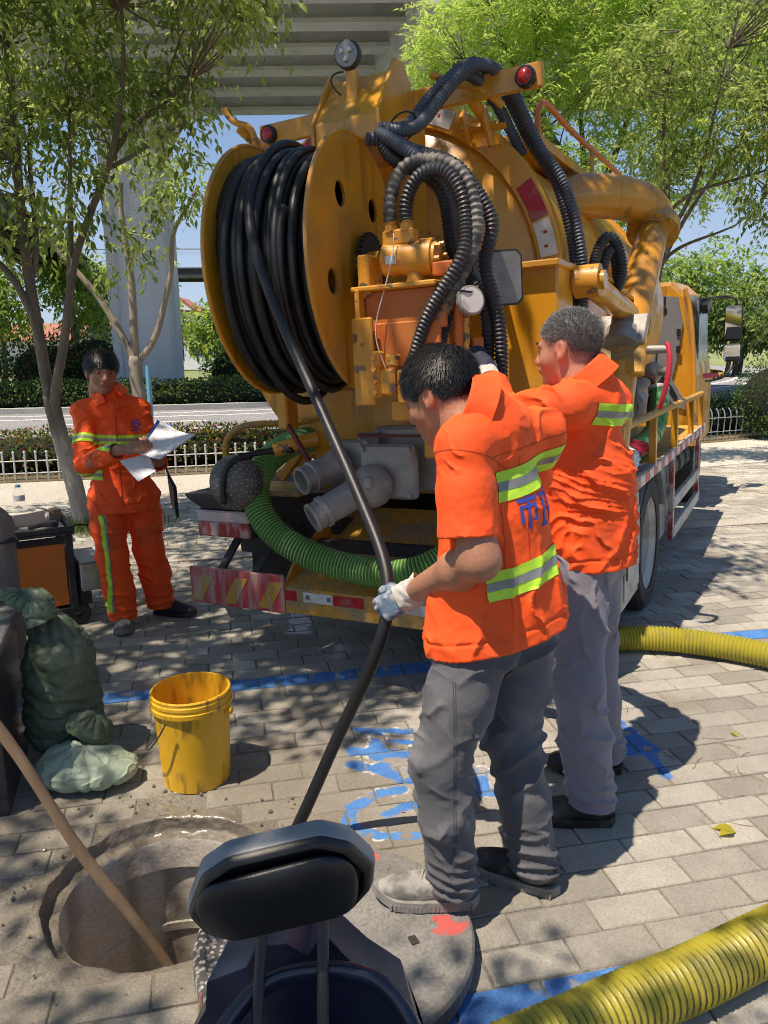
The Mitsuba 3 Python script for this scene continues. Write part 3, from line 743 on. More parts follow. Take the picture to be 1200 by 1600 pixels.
part(reel, 'chain_sprocket', prism(shapely.union_all([sg.Point(0, 0).buffer(.145, 24)] + sp), .02, RF, reelp(.05, -.03, RH + .03)), 'black_metal', smooth=20)
part(reel, 'hub', cyl(reelp(0, 0, RH), reelp(0, 0, RH + .10), .05, k=24), 'paint_worn', smooth=35)
# reel drive: motor, brackets, valve block
part(tk, 'reel_post', bx((.50, -.03, 2.10), (.075, .06, .34), .006), 'paint_worn')
part(tk, 'reel_post', bx((.575, .05, 2.02), (.05, .08, .5), .006), 'paint')
part(tk, 'reel_arm', bx((.40, .12, 1.60), (.10, .10, .95), .008), 'paint')
part(tk, 'reel_arm', bx((-.42, .16, 1.70), (.06, .10, .9), .008), 'paint')
mo = part(tk, 'reel_motor', rev([(0, 0), (.06, 0), (.064, .005), (.064, .15), (.070, .153), (.070, .20), (.058, .203), (.058, .215), (0, .215)], 32, (.345, -.2, 1.935), (1, .1, -.03)), 'paint_worn', smooth=35)
for k in range(6):
    a = k * PI / 3 + .3
    c = V(.56, -.178, 1.929) + .05 * (math.cos(a) * V(0, 0, 1) + math.sin(a) * V(-.1, 1, 0))
    part(mo, 'bolt', cyl(c, c + V(.02, .002, 0), .010, k=6), 'paint_worn')
part(mo, 'plate_label', bx((.40, -.265, 1.925), (.045, .002, .03), 0, rot([0, 0, 1], .1)), 'alu')
part(mo, 'port_block', bx((.415, -.2, 2.01), (.13, .07, .06), .008), 'paint_worn')
for x in (.384, .451):
    part(mo, 'fitting', cat(cyl((x, -.22, 2.03), (x, -.22, 2.055), .026, k=6), cyl((x, -.22, 2.055), (x, -.22, 2.085), .021, k=16)), 'paint_worn', smooth=30)
part(mo, 'drain_stub', cyl((.47, -.2, 1.88), (.47, -.2, 1.82), .03, .04, 16), 'paint_worn', smooth=30)
part(mo, 'end_stub', bx((.60, -.2, 1.88), (.09, .07, .05), .006), 'orange_primer')
part(tk, 'motor_bracket', cat(bx((.285, -.22, 1.875), (.05, .12, .16), .006), bx((.42, -.2, 1.825), (.36, .22, .02), .005), bx((.27, -.29, 1.74), (.02, .05, .17), .004)), 'paint_worn')
part(tk, 'bracket_panel', bx((.45, -.255, 1.74), (.34, .02, .15), .004), 'orange_primer')
part(tk, 'side_plate', bx((.288, -.31, 1.55), (.09, .02, .335), .005), 'paint_worn')
part(tk, 'valve_panel', bx((.46, -.26, 1.60), (.27, .02, .19), .004), 'orange_primer')
for c, s in (((.345, -.30, 1.50), (.035, .06, .18)), ((.40, -.30, 1.47), (.06, .08, .10)), ((.415, -.31, 1.55), (.05, .05, .05)), ((.47, -.29, 1.45), (.07, .08, .13)), ((.44, -.27, 1.36), (.10, .06, .08)), ((.53, -.27, 1.49), (.05, .07, .10))):
    part(tk, 'valve_block', bx(c, s, .008), 'paint_worn')
for k in range(4):
    part(tk, 'valve_bolt', cyl((.345, -.33, 1.43 + .045 * k), (.345, -.345, 1.43 + .045 * k), .010, k=6), 'paint_worn')
part(tk, 'feed_pipe', cyl((.645, -.2, 1.36), (.645, -.2, 1.80), .022, k=16), 'orange_primer', smooth=35)
part(tk, 'feed_pipe', cyl((.70, -.16, 1.30), (.70, -.16, 1.62), .026, k=16), 'orange_primer', smooth=35)
part(tk, 'feed_pipe', cyl((.675, -.2, 1.40), (.675, -.2, 1.70), .012, k=12), 'paint_worn', smooth=35)
ga = part(tk, 'pressure_gauge', rev([(0, 0), (.05, 0), (.054, .006), (.054, .026), (.048, .03), (0, .03)], 28, (.70, -.24, 1.75), (.75, -.62, .1)), 'cast', smooth=35)
part(ga, 'dial', rev([(.046, .0305), (0, .0312)], 24, (.70, -.24, 1.75), (.75, -.62, .1)), 'reflector_white')
part(tk, 'loose_wire', tube(spline([(.415, -.26, 2.02), (.405, -.28, 1.9), (.365, -.30, 1.76), (.345, -.31, 1.66), (.36, -.31, 1.58), (.395, -.32, 1.50)], 40), .0025, 5), 'reflector_white', smooth=True)
# work lamps
def worklamp(c, ax):
    F = frame(ax)
    sq = lambda s, d, ch=.8: [V(*c) + F @ V(x, y, d) for x, y in ((-s, -s * ch), (-s, s * ch), (-s * ch, s), (s * ch, s), (s, s * ch), (s, -s * ch), (s * ch, -s), (-s * ch, -s))]
    b = part(tk, 'work_lamp', hull(sq(.105, 0) + sq(.105, -.025) + sq(.05, -.10)), 'black_metal')
    part(b, 'lens', hull(sq(.097, .004) + sq(.097, -.002)), 'film')
worklamp((.735, -.02, 1.845), (.62, -.75, -.05))
worklamp((-.66, -.02, 1.80), (-.75, -.62, -.2))
part(tk, 'lamp_stay', bar((.70, .06, 1.85), (.62, .38, 1.80), .03, .03, .004), 'black_metal')
# corrugated hydraulic hoses
C1 = [(0.384, -0.22, 2.074), (0.391, -0.22, 2.165), (0.443, -0.2, 2.259), (0.569, -0.2, 2.266), (0.673, -0.2, 2.202), (0.722, -0.2, 2.079), (0.719, -0.22, 1.944), (0.642, -0.24, 1.792), (0.558, -0.24, 1.646), (0.491, -0.24, 1.518), (.47, -.24, 1.42)]
C2 = [(0.451, -0.22, 2.066), (0.458, -0.22, 2.14), (0.511, -0.22, 2.216), (0.602, -0.22, 2.224), (0.67, -0.22, 2.149), (0.692, -0.22, 2.036), (0.689, -0.26, 1.91), (0.613, -0.28, 1.792), (0.535, -0.28, 1.671), (0.483, -0.28, 1.531), (.46, -.28, 1.43)]
C3 = [(0.289, -0.1, 2.429), (0.398, -0.14, 2.356), (0.512, -0.16, 2.272), (0.6, -0.16, 2.191), (0.63, -0.15, 2.10), (0.65, -0.12, 1.97), (0.62, -0.16, 1.80), (.56, -.18, 1.62), (.52, -.2, 1.44)]
C4 = [(0.309, -0.1, 2.386), (0.426, -0.12, 2.277), (0.535, -0.1, 2.199), (0.55, -0.05, 2.088), (0.58, -0.06, 1.948), (0.70, -0.10, 1.771), (0.72, -0.10, 1.545), (.70, -.08, 1.35)]
C5 = [(0.32, -0.06, 2.43), (0.46, -0.1, 2.33), (0.62, -0.12, 2.25), (.70, -.12, 2.15), (.755, -.12, 2.03), (.73, -.13, 1.90), (.76, -.12, 1.75), (.775, -.10, 1.55), (.76, -.08, 1.35)]
B1 = [(0.279, -0.08, 2.454), (0.352, 0.05, 2.483), (0.389, 0.15, 2.573), (0.454, 0.22, 2.676), (0.531, 0.3, 2.745), (0.576, 0.45, 2.725), (0.60, 0.62, 2.644), (0.65, 0.74, 2.50), (0.735, 0.77, 2.365), (0.803, 0.77, 2.173), (0.838, 0.77, 1.969), (0.837, 0.77, 1.765), (.80, .8, 1.5)]
def off(P, d): return [V(*p) + V(*d) for p in P]
for P, r, m_ in ((C1, .025, 'conduit_dusty'), (C2, .025, 'conduit'), (C3, .025, 'conduit_blue'), (C4, .026, 'conduit'), (C5, .025, 'conduit'),
                 (B1, .024, 'conduit_blue'), (off(B1, (.045, -.03, -.02)), .023, 'conduit_blue'), (off(B1[:8], (-.03, -.05, -.045)), .023, 'conduit_blue')):
    part(tk, 'hydraulic_hose', ribbed(P, r, .016 if P is not C1 else .024, .0028, 12), m_, smooth=50)
part(tk, 'hose_tie', tube([V(.335, .02, 2.47) + .062 * (math.cos(a) * V(.6, -.3, .75) + math.sin(a) * V(.5, .85, 0)) for a in np.linspace(0, 2 * PI, 25)[:-1]], .004, 6, closed=True), 'black_plastic')
part(tk, 'hose_tie', tube([V(.665, -.24, 1.80) + .06 * (math.cos(a) * V(1, .1, -.3) + math.sin(a) * V(0, 1, .1)) for a in np.linspace(0, 2 * PI, 25)[:-1]], .004, 6, closed=True), 'black_plastic')
for P in ([(0.875, 0.88, 1.80), (0.889, 0.9, 1.90), (0.9, 0.95, 2.02), (0.94, 1.0, 2.095), (0.976, 1.05, 2.052), (0.965, 1.1, 1.86)], [(.90, 1.0, 1.80), (0.911, 1.0, 1.858), (0.923, 1.0, 1.978), (0.946, 1.05, 2.041), (0.958, 1.1, 1.984), (0.959, 1.1, 1.814)]):
    part(tk, 'hydraulic_hose', ribbed(P, .024, .016, .003, 12), 'conduit', smooth=50)
# tipping cylinder on the right
part(tk, 'pivot_lug', cat(bx((.845, .62, 1.862), (.13, .10, .10), .01), cyl((.88, .62, 1.862), (.99, .62, 1.862), .072, k=28)), 'paint_worn', smooth=35)
part(tk, 'pivot_pin', cyl((.97, .62, 1.862), (1.012, .62, 1.862), .042, k=24), 'paint', smooth=35)
part(tk, 'ram', cyl((.93, .62, 1.862), (.95, 1.75, 1.72), .058, k=24), 'paint', smooth=35)
part(tk, 'ram_rail', bar((.93, .70, 1.935), (.95, 1.6, 1.83), .03, .02, .004), 'paint_worn')
# suction pipe and elbow
part(tk, 'elbow_pipe', tube(spline([(.30, 1.45, 2.33), (.55, 1.72, 2.44), (.78, 2.0, 2.455), (.93, 2.2, 2.39), (.955, 2.20, 2.27)], 40), .125, 24), 'paint', smooth=40)
part(tk, 'elbow_flange', cyl((.955, 2.235, 2.31), (.955, 2.19, 2.255), .155, k=32), 'paint_dusty', smooth=30)
for k in range(10):
    a = k * 2 * PI / 10
    F = frame(V(0, -.045, -.055))
    c = V(.955, 2.195, 2.262) + F @ V(.138 * math.cos(a), .138 * math.sin(a), 0)
    part(tk, 'flange_bolt', cyl(c, c + F @ V(0, 0, .018), .011, k=6), 'paint_worn')
part(tk, 'down_pipe', cyl((.955, 2.20, 2.28), (.955, 1.28, 1.45), .094, k=32), 'paint', smooth=35)
part(tk, 'down_pipe', cyl((.955, 1.25, 1.46), (.955, .98, 1.0), .09, k=32), 'paint', smooth=35)
vb = part(tk, 'pipe_valve', cat(bx((.955, 1.29, 1.66), (.25, .03, .20), .006, rot([1, 0, 0], -.75)), cyl((.955, 1.33, 1.63), (.955, 1.24, 1.555), .10, k=32)), 'cast', smooth=30)
part(vb, 'clamp_plate', bx((.955, 1.22, 1.52), (.27, .05, .22), .01, rot([1, 0, 0], -.5)), 'paint_dusty')
part(vb, 'stem', cyl((1.06, 1.25, 1.55), (1.20, 1.25, 1.55), .025, .02, 14), 'cast', smooth=35)
part(vb, 'handle', tube(spline([(1.185, 1.25, 1.58), (1.205, 1.22, 1.50), (1.19, 1.20, 1.35), (1.16, 1.22, 1.25)], 20), .014, 8), 'red_cloth', smooth=40)
# roof plate with hand rail
part(tk, 'roof_plate', cat(hull([V(x, y, z) for x, y in ((.12, .95), (.60, .98), (.60, 2.25), (.12, 2.25)) for z in (2.60 - .05 * 0, 2.615)]), bx((.60, 1.62, 2.60), (.012, 1.27, .05), .003), bx((.36, .965, 2.60), (.48, .012, .05), .003)), 'paint')
part(tk, 'roof_stay', bar((.58, 2.15, 2.59), (.35, 2.1, 2.2), .04, .04, .004), 'paint')
part(tk, 'roof_stay', bar((.5, 1.1, 2.59), (.28, 1.1, 2.6), .04, .04, .004), 'paint')
part(tk, 'hand_rail', tube(spline([(.60, 1.0, 2.61), (.60, 1.01, 2.74), (.60, 1.10, 2.785), (.60, 1.35, 2.785), (.60, 2.1, 2.78), (.60, 3.5, 2.76)], 50), .016, 10), 'orange_primer', smooth=40)
part(tk, 'rail_post', cyl((.60, 2.13, 2.60), (.60, 2.13, 2.78), .013, k=10), 'paint_worn', smooth=40)
# deck and its edge
part(tk, 'deck', bxx(-1.0, 1.0, .98, 4.9, .80, .84, .004), 'paint_dusty')
dk = part(tk, 'deck_edge', bxx(1.002, 1.03, .97, 4.93, .785, .855, .004), 'cabinet')
part(tk, 'deck_edge', bxx(-1.03, -1.002, .97, 4.93, .785, .855, .004), 'cabinet')
for k in range(13):
    y = 1.02 + .30 * k
    part(dk, 'reflective_tape', bxx(1.031, 1.033, y, y + .14, .792, .848), 'reflector_red')
    part(dk, 'reflective_tape', bxx(1.031, 1.033, y + .145, y + .29, .792, .848), 'reflector_white')
part(tk, 'corner_bracket', bxx(.90, 1.0, .93, .975, .77, .90, .005), 'paint')
part(tk, 'deck_rail', tube(spline([(1.01, .95, 1.165), (1.01, 1.6, 1.165), (1.01, 2.6, 1.16), (1.01, 4.7, 1.15)], 30), .024, 10), 'paint_dusty', smooth=40)
for y in (.99, 2.0, 2.96, 3.94, 4.70): part(tk, 'rail_post', bx((1.01, y, 1.0), (.045, .045, .32), .004), 'paint')
# side cabinet, guards, wheels
cb = part(tk, 'side_cabinet', bxx(.62, 1.025, .99, 1.46, .20, .78, .006), 'cabinet')
part(cb, 'door', bxx(1.026, 1.036, 1.02, 1.43, .25, .70, .003), 'cabinet')
part(cb, 'latch', bxx(1.037, 1.043, 1.05, 1.065, .36, .47, .002), 'black_metal')
for z in (.62, .30): part(cb, 'hinge', bxx(1.036, 1.046, 1.425, 1.45, z, z + .06, .002), 'black_metal')
part(tk, 'mud_plate', hull([V(.78, .80, .80), V(.98, .80, .80), V(.78, .985, .80), V(.98, .985, .80), V(.98, .985, .50), V(.96, .985, .5), V(.98, .88, .77)]), 'cabinet')
def wheel(parent, x, y, z=.37, r=.42, w=.23, s=1, dual=False):
    prof = [(r - .13, -w / 2), (r - .03, -w / 2), (r, -w / 2 + .04), (r, w / 2 - .04), (r - .03, w / 2), (r - .13, w / 2)]
    wk = part(parent, 'wheel', rev(prof + [prof[0]], 48, (x, y, z), (1, 0, 0)), 'tyre', smooth=40)
    part(wk, 'rim', rev([(.0, .02 * s), (.08, .03 * s), (.10, -.02 * s), (.22, -.03 * s), (.25, .07 * s), (.29, .105 * s), (.295, .09 * s), (.27, .0)], 40, (x, y, z), (1, 0, 0)), 'cabinet', smooth=30)
    tread = [bx((x + (i % 2 - .5) * .09, y + (r - .004) * math.cos(i * PI / 26), z + (r - .004) * math.sin(i * PI / 26)), (.10, .05, .014), 0, rot([1, 0, 0], i * PI / 26 - PI / 2)) for i in range(52)]
    part(wk, 'tread', cat(tread), 'tyre')
    return wk
for s in (-1, 1):
    wheel(tk, s * .90, 1.92, s=s); wheel(tk, s * .64, 1.92, s=-s); wheel(tk, s * .76, 5.75, s=s)
for z in (.43, .21):
    part(tk, 'side_guard', bxx(.985, 1.02, 2.95, 4.65, z - .045, z + .045, .005), 'cabinet')
for y in (2.97, 4.62): part(tk, 'guard_post', bxx(.98, 1.015, y - .03, y + .03, .16, .80, .004), 'lens_dusty')
part(tk, 'side_skirt', bxx(.93, .965, 2.55, 2.93, .22, .78, .005), 'plastic_grey')
part(tk, 'wheel_arch', tube(np.array([(.98, 1.92 + .52 * math.cos(t), .36 + .50 * math.sin(t)) for t in np.linspace(.35, PI - .35, 20)]), np.array([[.012, .05]] * 20), 8), 'plastic_grey', smooth=40)
part(tk, 'battery_box', bxx(.55, .92, 2.98, 3.7, .28, .76, .01), 'plastic_grey')
for y in (3.1, 3.5, 3.9, 4.3): part(tk, 'air_tank', rev([(0, 0), (.10, .02), (.14, .06), (.14, .28), (.10, .32), (0, .34)], 24, (.80, y, .60), (0, 1, 0)), 'black_metal' if int(y * 10) % 2 else 'cabinet', smooth=40)
for x in (-.38, .38): part(tk, 'chassis_rail', bxx(x - .04, x + .04, .45, 6.9, .50, .72, .006), 'black_metal')
for y in (.75, 1.6, 2.6, 3.6, 4.6): part(tk, 'cross_member', bxx(-.34, .34, y - .04, y + .04, .54, .68, .005), 'black_metal')
part(tk, 'axle', cyl((-.85, 1.92, .37), (.85, 1.92, .37), .08, k=20), 'black_metal', smooth=35)
part(tk, 'saddle', bxx(-.6, .5, 1.2, 4.4, .85, 1.06, .01), 'black_metal')
part(tk, 'toolbox', bxx(.45, .80, 1.55, 2.2, .86, 1.25, .01), 'paint_dusty')
part(tk, 'toolbox', bxx(.40, .72, 2.4, 3.1, .86, 1.35, .01), 'black_metal')
part(tk, 'pump', cat(rev([(0, 0), (.13, 0), (.16, .03), (.16, .30), (.12, .34), (0, .34)], 24, (.55, 3.4, 1.12), (0, 1, 0)), cyl((.55, 3.55, 1.2), (.75, 3.7, 1.38), .06, k=16)), 'cast', smooth=35)
part(tk, 'pump_pipe', tube(spline([(.75, 3.5, .9), (.78, 3.4, 1.25), (.80, 3.2, 1.36), (.62, 3.0, 1.38)], 24), .02, 8), 'maroon', smooth=40)
part(tk, 'hand_valve', cat(cyl((.80, 3.3, 1.40), (.92, 3.25, 1.40), .04, k=14), ball((.80, 3.3, 1.40), .07, 2)), 'cast', smooth=40)
# cab
def cabring(y, w, zt, wt, zb=.62, n=10):
    pts = []
    P = [(-w, zb), (-w, 1.25), (-wt, zt - .12), (-wt + .12, zt), (wt - .12, zt), (wt, zt - .12), (w, 1.25), (w, zb)]
    return [V(x, y, z) for x, z in P]
part(tk, 'cab', rings_mesh(np.array([cabring(5.08, .90, 2.16, .78), cabring(5.12, .92, 2.20, .80), cabring(6.3, .92, 2.24, .80), cabring(6.75, .90, 1.95, .78), cabring(6.95, .88, 1.35, .85)])), 'paint', smooth=25)
bp = [(.10, .95), (.10, 2.06), (.60, 2.07), (.74, 2.05), (.79, 1.80), (.74, 1.45), (.70, 1.28), (.83, 1.05), (.83, .98), (.72, 1.02), (.62, 1.2), (.50, 1.05), (.30, .95)]
RXZ = np.array([[1.0, 0, 0], [0, 0, -1], [0, 1, 0]])
pn = part(tk, 'cab_back_panel', prism(bp, .03, RXZ, (0, 5.08, 0)), 'plastic_grey')
part(pn, 'groove', prism([(.615, 1.98), (.63, 1.98), (.63, 2.06), (.615, 2.06)], .01, RXZ, (0, 5.05, 0)), 'black_plastic')
part(pn, 'socket', cyl((.61, 5.052, 1.93), (.61, 5.04, 1.93), .035, k=20), 'black_plastic', smooth=35)
for dx in (0, .03): part(pn, 'vee_rib', prism([(.62 + dx * 0, 1.32 - dx), (.72, 1.18 - dx), (.76, 1.10 - dx), (.745, 1.09 - dx), (.62, 1.295 - dx), (.52, 1.14 - dx), (.51, 1.15 - dx)], .012, RXZ, (0, 5.045, 0)), 'black_plastic')
for z in (1.72, 1.56): part(pn, 'clip', bx((.755, 5.04, z), (.035, .02, .07), .004), 'black_plastic')
part(pn, 'edge_moulding', tube(spline([(.585, 5.045, 1.90), (.56, 5.045, 1.7), (.555, 5.045, 1.5), (.52, 5.045, 1.3)], 24), .008, 6), 'black_plastic', smooth=True)
part(tk, 'cab_pillar', tube(spline([(.80, 5.07, 2.12), (.86, 5.06, 1.85), (.90, 5.05, 1.3), (.915, 5.05, .95)], 24), .022, 10), 'paint', smooth=40)
part(tk, 'cab_window', prism([(5.45, 1.32), (6.35, 1.32), (6.2, 2.02), (5.45, 2.05)], .01, np.array([[0, .0, 1.0], [1, 0, 0], [0, 1, 0]]), (.885, 0, 0)), 'window_dark')
part(tk, 'cab_step', bxx(.86, .98, 5.1, 5.5, .75, .82, .006), 'paint')
part(tk, 'wind_deflector', prism([(5.5, 1.98), (5.9, 2.06), (5.95, 2.0), (5.6, 1.90)], .06, np.array([[0, .0, 1.0], [1, 0, 0], [0, 1, 0]]), (.90, 0, 0)), 'black_plastic')
mr = part(tk, 'mirror_arm', tube(spline([(.86, 5.7, 2.055), (.95, 6.0, 2.07), (1.08, 6.3, 2.09), (1.15, 6.3, 2.07), (1.165, 6.3, 1.99)], 30), .014, 8), 'black_plastic', smooth=40)
part(tk, 'mirror_arm', tube(spline([(1.165, 6.3, 1.42), (1.15, 6.28, 1.34), (1.07, 6.2, 1.255), (.90, 5.7, 1.265)], 24), .012, 8), 'black_plastic', smooth=40)
part(tk, 'mirror_arm', cyl((1.165, 6.31, 2.0), (1.165, 6.31, 1.42), .012, k=8), 'black_plastic')
for z, hh in ((1.81, .37), (1.50, .19)):
    b = part(tk, 'mirror', bx((1.15, 6.28, z), (.175, .05, hh), .02, rotz(.12)), 'black_plastic')
    part(b, 'glass', bx((1.147, 6.25, z), (.155, .004, hh - .025), .001, rotz(.12) @ rot([1, 0, 0], .16)), 'mirror')
part(tk, 'red_flag', bar((.90, 5.7, 1.275), (1.02, 6.1, 1.275), .03, .05, .01), 'red_cloth')
# rear: chevron plates, tail lamps, tray, valves
for s in (-1, 1):
    cx = s * .70
    pl = part(tk, 'warning_plate', bx((cx, .0, .45), (.60, .02, .195), .004), 'chev_red', label='red plate with amber chevron stripes' )
    for d in (-.22, .0, .22):
        pts = [(cx + d - .085, .37), (cx + d - .005, .37), (cx + d + .085, .51), (cx + d + .005, .51)]
        part(pl, 'stripe', prism(pts, .003, RXZ, (0, -.0105, 0)), 'chev_amber')
    part(tk, 'plate_stay', bar((s * .62, .03, .50), (s * .56, .30, .78), .05, .02, .003), 'black_metal')
    part(tk, 'plate_stay', bar((s * .84, .03, .50), (s * .80, .30, .78), .05, .02, .003), 'black_metal')
    lx = s * .79
    tl = part(tk, 'tail_lamp', bx((lx, .09, .775), (.345, .07, .15), .012), 'black_plastic')
    part(tl, 'clear_lens', bx((lx, .048, .812), (.335, .02, .062), .008), 'lens_clear')
    part(tl, 'red_lens', bx((lx, .048, .742), (.335, .02, .075), .008), 'lens_dusty')
    part(tk, 'lamp_hood', hull([V(lx + x, y, z) for x, y, z in ((-.22, .02, .93), (-.20, .02, .905), (-.12, .03, .855), (.14, .03, .855), (.16, .02, .93), (-.22, .22, .93), (-.12, .22, .855), (.16, .22, .855), (.16, .22, .93))]), 'black_metal')
    part(tk, 'mud_flap', bx((s * .73, .55, .50), (.58, .012, .70), .003), 'tyre')
    part(tk, 'mudguard', hull([V(s * x, y, z) for x in (.44, 1.0) for y, z in ((.56, .80), (.56, .86), (1.3, .86), (1.3, .95), (.9, .95))]), 'black_metal')
    part(tk, 'flap_stay', bar((lx - s * .15, .52, .40), (lx - s * .1, .50, .70), .03, .02, .003), 'black_metal')
tr = part(tk, 'rear_tray', cat(hull([V(x, y, z) for x in (-.395, .395) for y, z in ((0, .478), (0, .49), (.72, .76), (.72, .75))]), bxx(-.395, .395, -.008, .004, .36, .49, .003)), 'paint_dusty')
part(tr, 'side_wall', hull([V(x, y, z) for x in (-.405, -.393) for y, z in ((0, .49), (.0, .50), (.72, .76), (.72, .88), (.10, .60))]), 'paint')
part(tr, 'side_wall', hull([V(x, y, z) for x in (.393, .405) for y, z in ((0, .49), (.0, .50), (.72, .76), (.72, .88), (.10, .60))]), 'paint')
for x0, x1, m_ in ((-.39, -.325, 'reflector_red'), (-.285, -.12, 'reflector_white'), (-.115, .05, 'reflector_red'), (.125, .24, 'reflector_red'), (.245, .37, 'reflector_white')):
    t_ = part(tr, 'reflective_tape', bxx(x0, x1, -.0105, -.0085, .425, .475), m_)
for x in (-.27, -.15): part(tr, 'tape_mark', bxx(x, x + .022, -.0115, -.0106, .44, .462), 'plastic_grey')
part(tk, 'apron_beam', bxx(-.9, .9, .30, .36, .56, .66, .006), 'black_metal')
part(tk, 'side_shelf', bxx(-.95, -.42, .20, .50, .90, .93, .004), 'paint_dusty')
# gate valves
def gate(c, s, mname='cast'):
    k = part(tk, 'gate_valve', bx(c, s, .012), mname)
    for x in (-1, 1):
        for z in (-1, 1):
            q = V(*c) + V(x * s[0] * .42, -s[1] / 2, z * s[2] * .42)
            part(k, 'bolt', cyl(q, q - V(0, .018, 0), .012, k=6), mname)
    return k
def sock(parent, p0, p1, r, mname='cast'):
    p0, p1 = V(*p0), V(*p1)
    d = unit(p1 - p0)
    L = np.linalg.norm(p1 - p0)
    part(parent, 'coupling', rev([(r * .78, .10), (r * .78, .0), (r, 0), (r * 1.02, .012), (r * .94, .02), (r * .94, .05), (r * 1.08, .055), (r * 1.08, .075), (r * .96, .08), (r * 1.0, L * .6), (r * 1.35, L)], 28, p0, d), mname, smooth=30)
g1 = gate((-.05, .14, 1.12), (.22, .05, .16)); sock(g1, (-.19, -.10, 1.035), (-.09, .10, 1.09), .066)
g2 = gate((.16, .10, 1.06), (.28, .05, .25)); sock(g2, (-.085, -.19, .885), (.10, .05, 1.01), .068)
part(g2, 'body', ball((.10, .04, 1.0), (.10, .09, .10), 3), 'cast', smooth=True)
g3 = gate((.20, .28, 1.10), (.36, .12, .30))
part(g3, 'neck', cyl((.05, .2, 1.16), (-.02, .15, 1.16), .07, k=20), 'cast', smooth=35)
part(g2, 'lever', bar((.02, -.02, .98), (.13, -.05, 1.03), .008, .014, .002), 'maroon')
part(g2, 'latch', bx((.13, -.05, 1.03), (.04, .03, .05), .005), 'cast')
part(g3, 'lever', bar((.02, .08, 1.225), (.34, .06, 1.225), .02, .012, .003), 'maroon')
part(tk, 'lever', bar((-.20, .02, 1.08), (-.34, .04, 1.28), .02, .02, .003), 'maroon')
part(tk, 'stub_pipe', rev([(.022, .06), (.022, 0), (.034, 0), (.034, .22)], 18, (-.42, .02, 1.16), (.75, .6, .2)), 'paint_worn', smooth=35)
part(tk, 'grab_rail', tube(spline([(-.80, .12, .93), (-.795, .12, 1.10), (-.78, .12, 1.20), (-.72, .14, 1.255), (-.60, .22, 1.272), (-.42, .40, 1.28)], 36), .017, 10), 'paint_dusty', smooth=40)
part(tk, 'rail_foot', bxx(-.85, -.76, .10, .16, .93, 1.0, .004), 'paint')
TM = None

# things carried by the truck
TM = TRUCK
HOSEG = [(-.50, 1.2, 1.12), (-.49, .55, 1.16), (-.50, .22, 1.15), (-.53, .02, 1.02), (-.46, -.05, .84), (-.24, -.05, .69), (.06, -.02, .615), (.33, .0, .63), (.50, .15, .74), (.52, .4, .9)]
single('suction_hose', 'green ribbed suction hose sagging over the rear tray of the truck', 'hose', ribbed(HOSEG, .064, .017, .0045, 20), 'hose_green', smooth=50)
q = spline(HOSEG, 1200)
ks = 'suction_hose'
L_ = np.linalg.norm(np.diff(q, axis=0), axis=1).sum()
helix = []
n_ = int(L_ / .017)
t_, X_, Y_ = frames(q)
i_ = np.linspace(0, len(q) - 1, n_ * 14).astype(int)
a_h = np.arange(n_ * 14) * 2 * PI / 14
part(ks, 'spiral', tube(q[i_] + .0655 * (np.cos(a_h)[:, None] * X_[i_] + np.sin(a_h)[:, None] * Y_[i_]), .0032, 5), 'hose_green_rib', smooth=True)
col = thing('colander', 'dark perforated metal scoop hanging beside the tail lamp', 'colander')
cm, cR = V(-.58, -.08, 1.015), frame(V(.18, -.98, .05))
cp = [(.135 * math.sin(t), .10 * math.cos(t)) for t in np.linspace(0, PI / 2, 12)]
part(col, 'bowl', tf(rev(cp + [(.135, -.01), (.128, -.01)], 40), cR, cm), 'cast_dark', smooth=40)
hl = []
for ring in range(1, 8):
    t = ring * PI / 2 / 8
    for k in range(int(ring * 5.2)):
        a = k * 2 * PI / int(ring * 5.2) + ring
        p_ = V(.1365 * math.sin(t) * math.cos(a), .1365 * math.sin(t) * math.sin(a), .101 * math.cos(t))
        hl.append(tf(rev([(0, .0), (.0042, 0)], 8), cR @ frame(p_ * V(1, 1, 1.8)), cm + cR @ p_))
part(col, 'hole', cat(hl), 'hole_pale', kind='stuff')
part(col, 'handle', tube(spline([(-.33, .05, 1.16), (-.47, -.02, 1.155), (-.56, -.16, 1.10), (-.575, -.19, 1.0), (-.575, -.19, .93)], 30), (.015), 10), 'rubber', smooth=True)
pb = thing('plastic_bag', 'crumpled clear and red plastic bag lying on the truck deck', 'bag')
m_ = ball((0, 0, 0), 1, 4)
m_ = warp(m_, lambda v: v * V(.17, .26, .09) * (1 + .55 * (nfbm(v * 2.6 + 3, 4, 3) - .5))[:, None] + V(.82, 1.65, .92))
part(pb, 'bag', m_, 'bag_film')
m_ = ball((0, 0, 0), 1, 3)
part(pb, 'red_print', warp(m_, lambda v: v * V(.12, .16, .06) * (1 + .6 * (nfbm(v * 2.6 + 8, 4, 5) - .5))[:, None] + V(.86, 2.0, .95)), 'red_cloth')
single('deck_hose', 'thick smooth green hose bent along the side deck of the truck', 'hose', tube(spline([(.86, .95, .91), (.87, 1.5, .915), (.88, 2.2, .93), (.90, 2.75, .99), (.89, 3.05, 1.13), (.86, 3.2, 1.26)], 50), .068, 20), 'hose_smooth_green', smooth=True)
part('deck_hose', 'end_ring', rev([(.066, 0), (.078, 0), (.078, .03), (.066, .03)], 24, (.86, 3.19, 1.245), (-.1, .5, .8)), 'cabinet', smooth=30)
for s_ in (.92,): part('deck_hose', 'band', rev([(.070, 0), (.073, 0), (.073, .02), (.070, .02)], 24, (.897, 2.62, .965), (.05, .9, .25)), 'hose_green_rib', smooth=30)
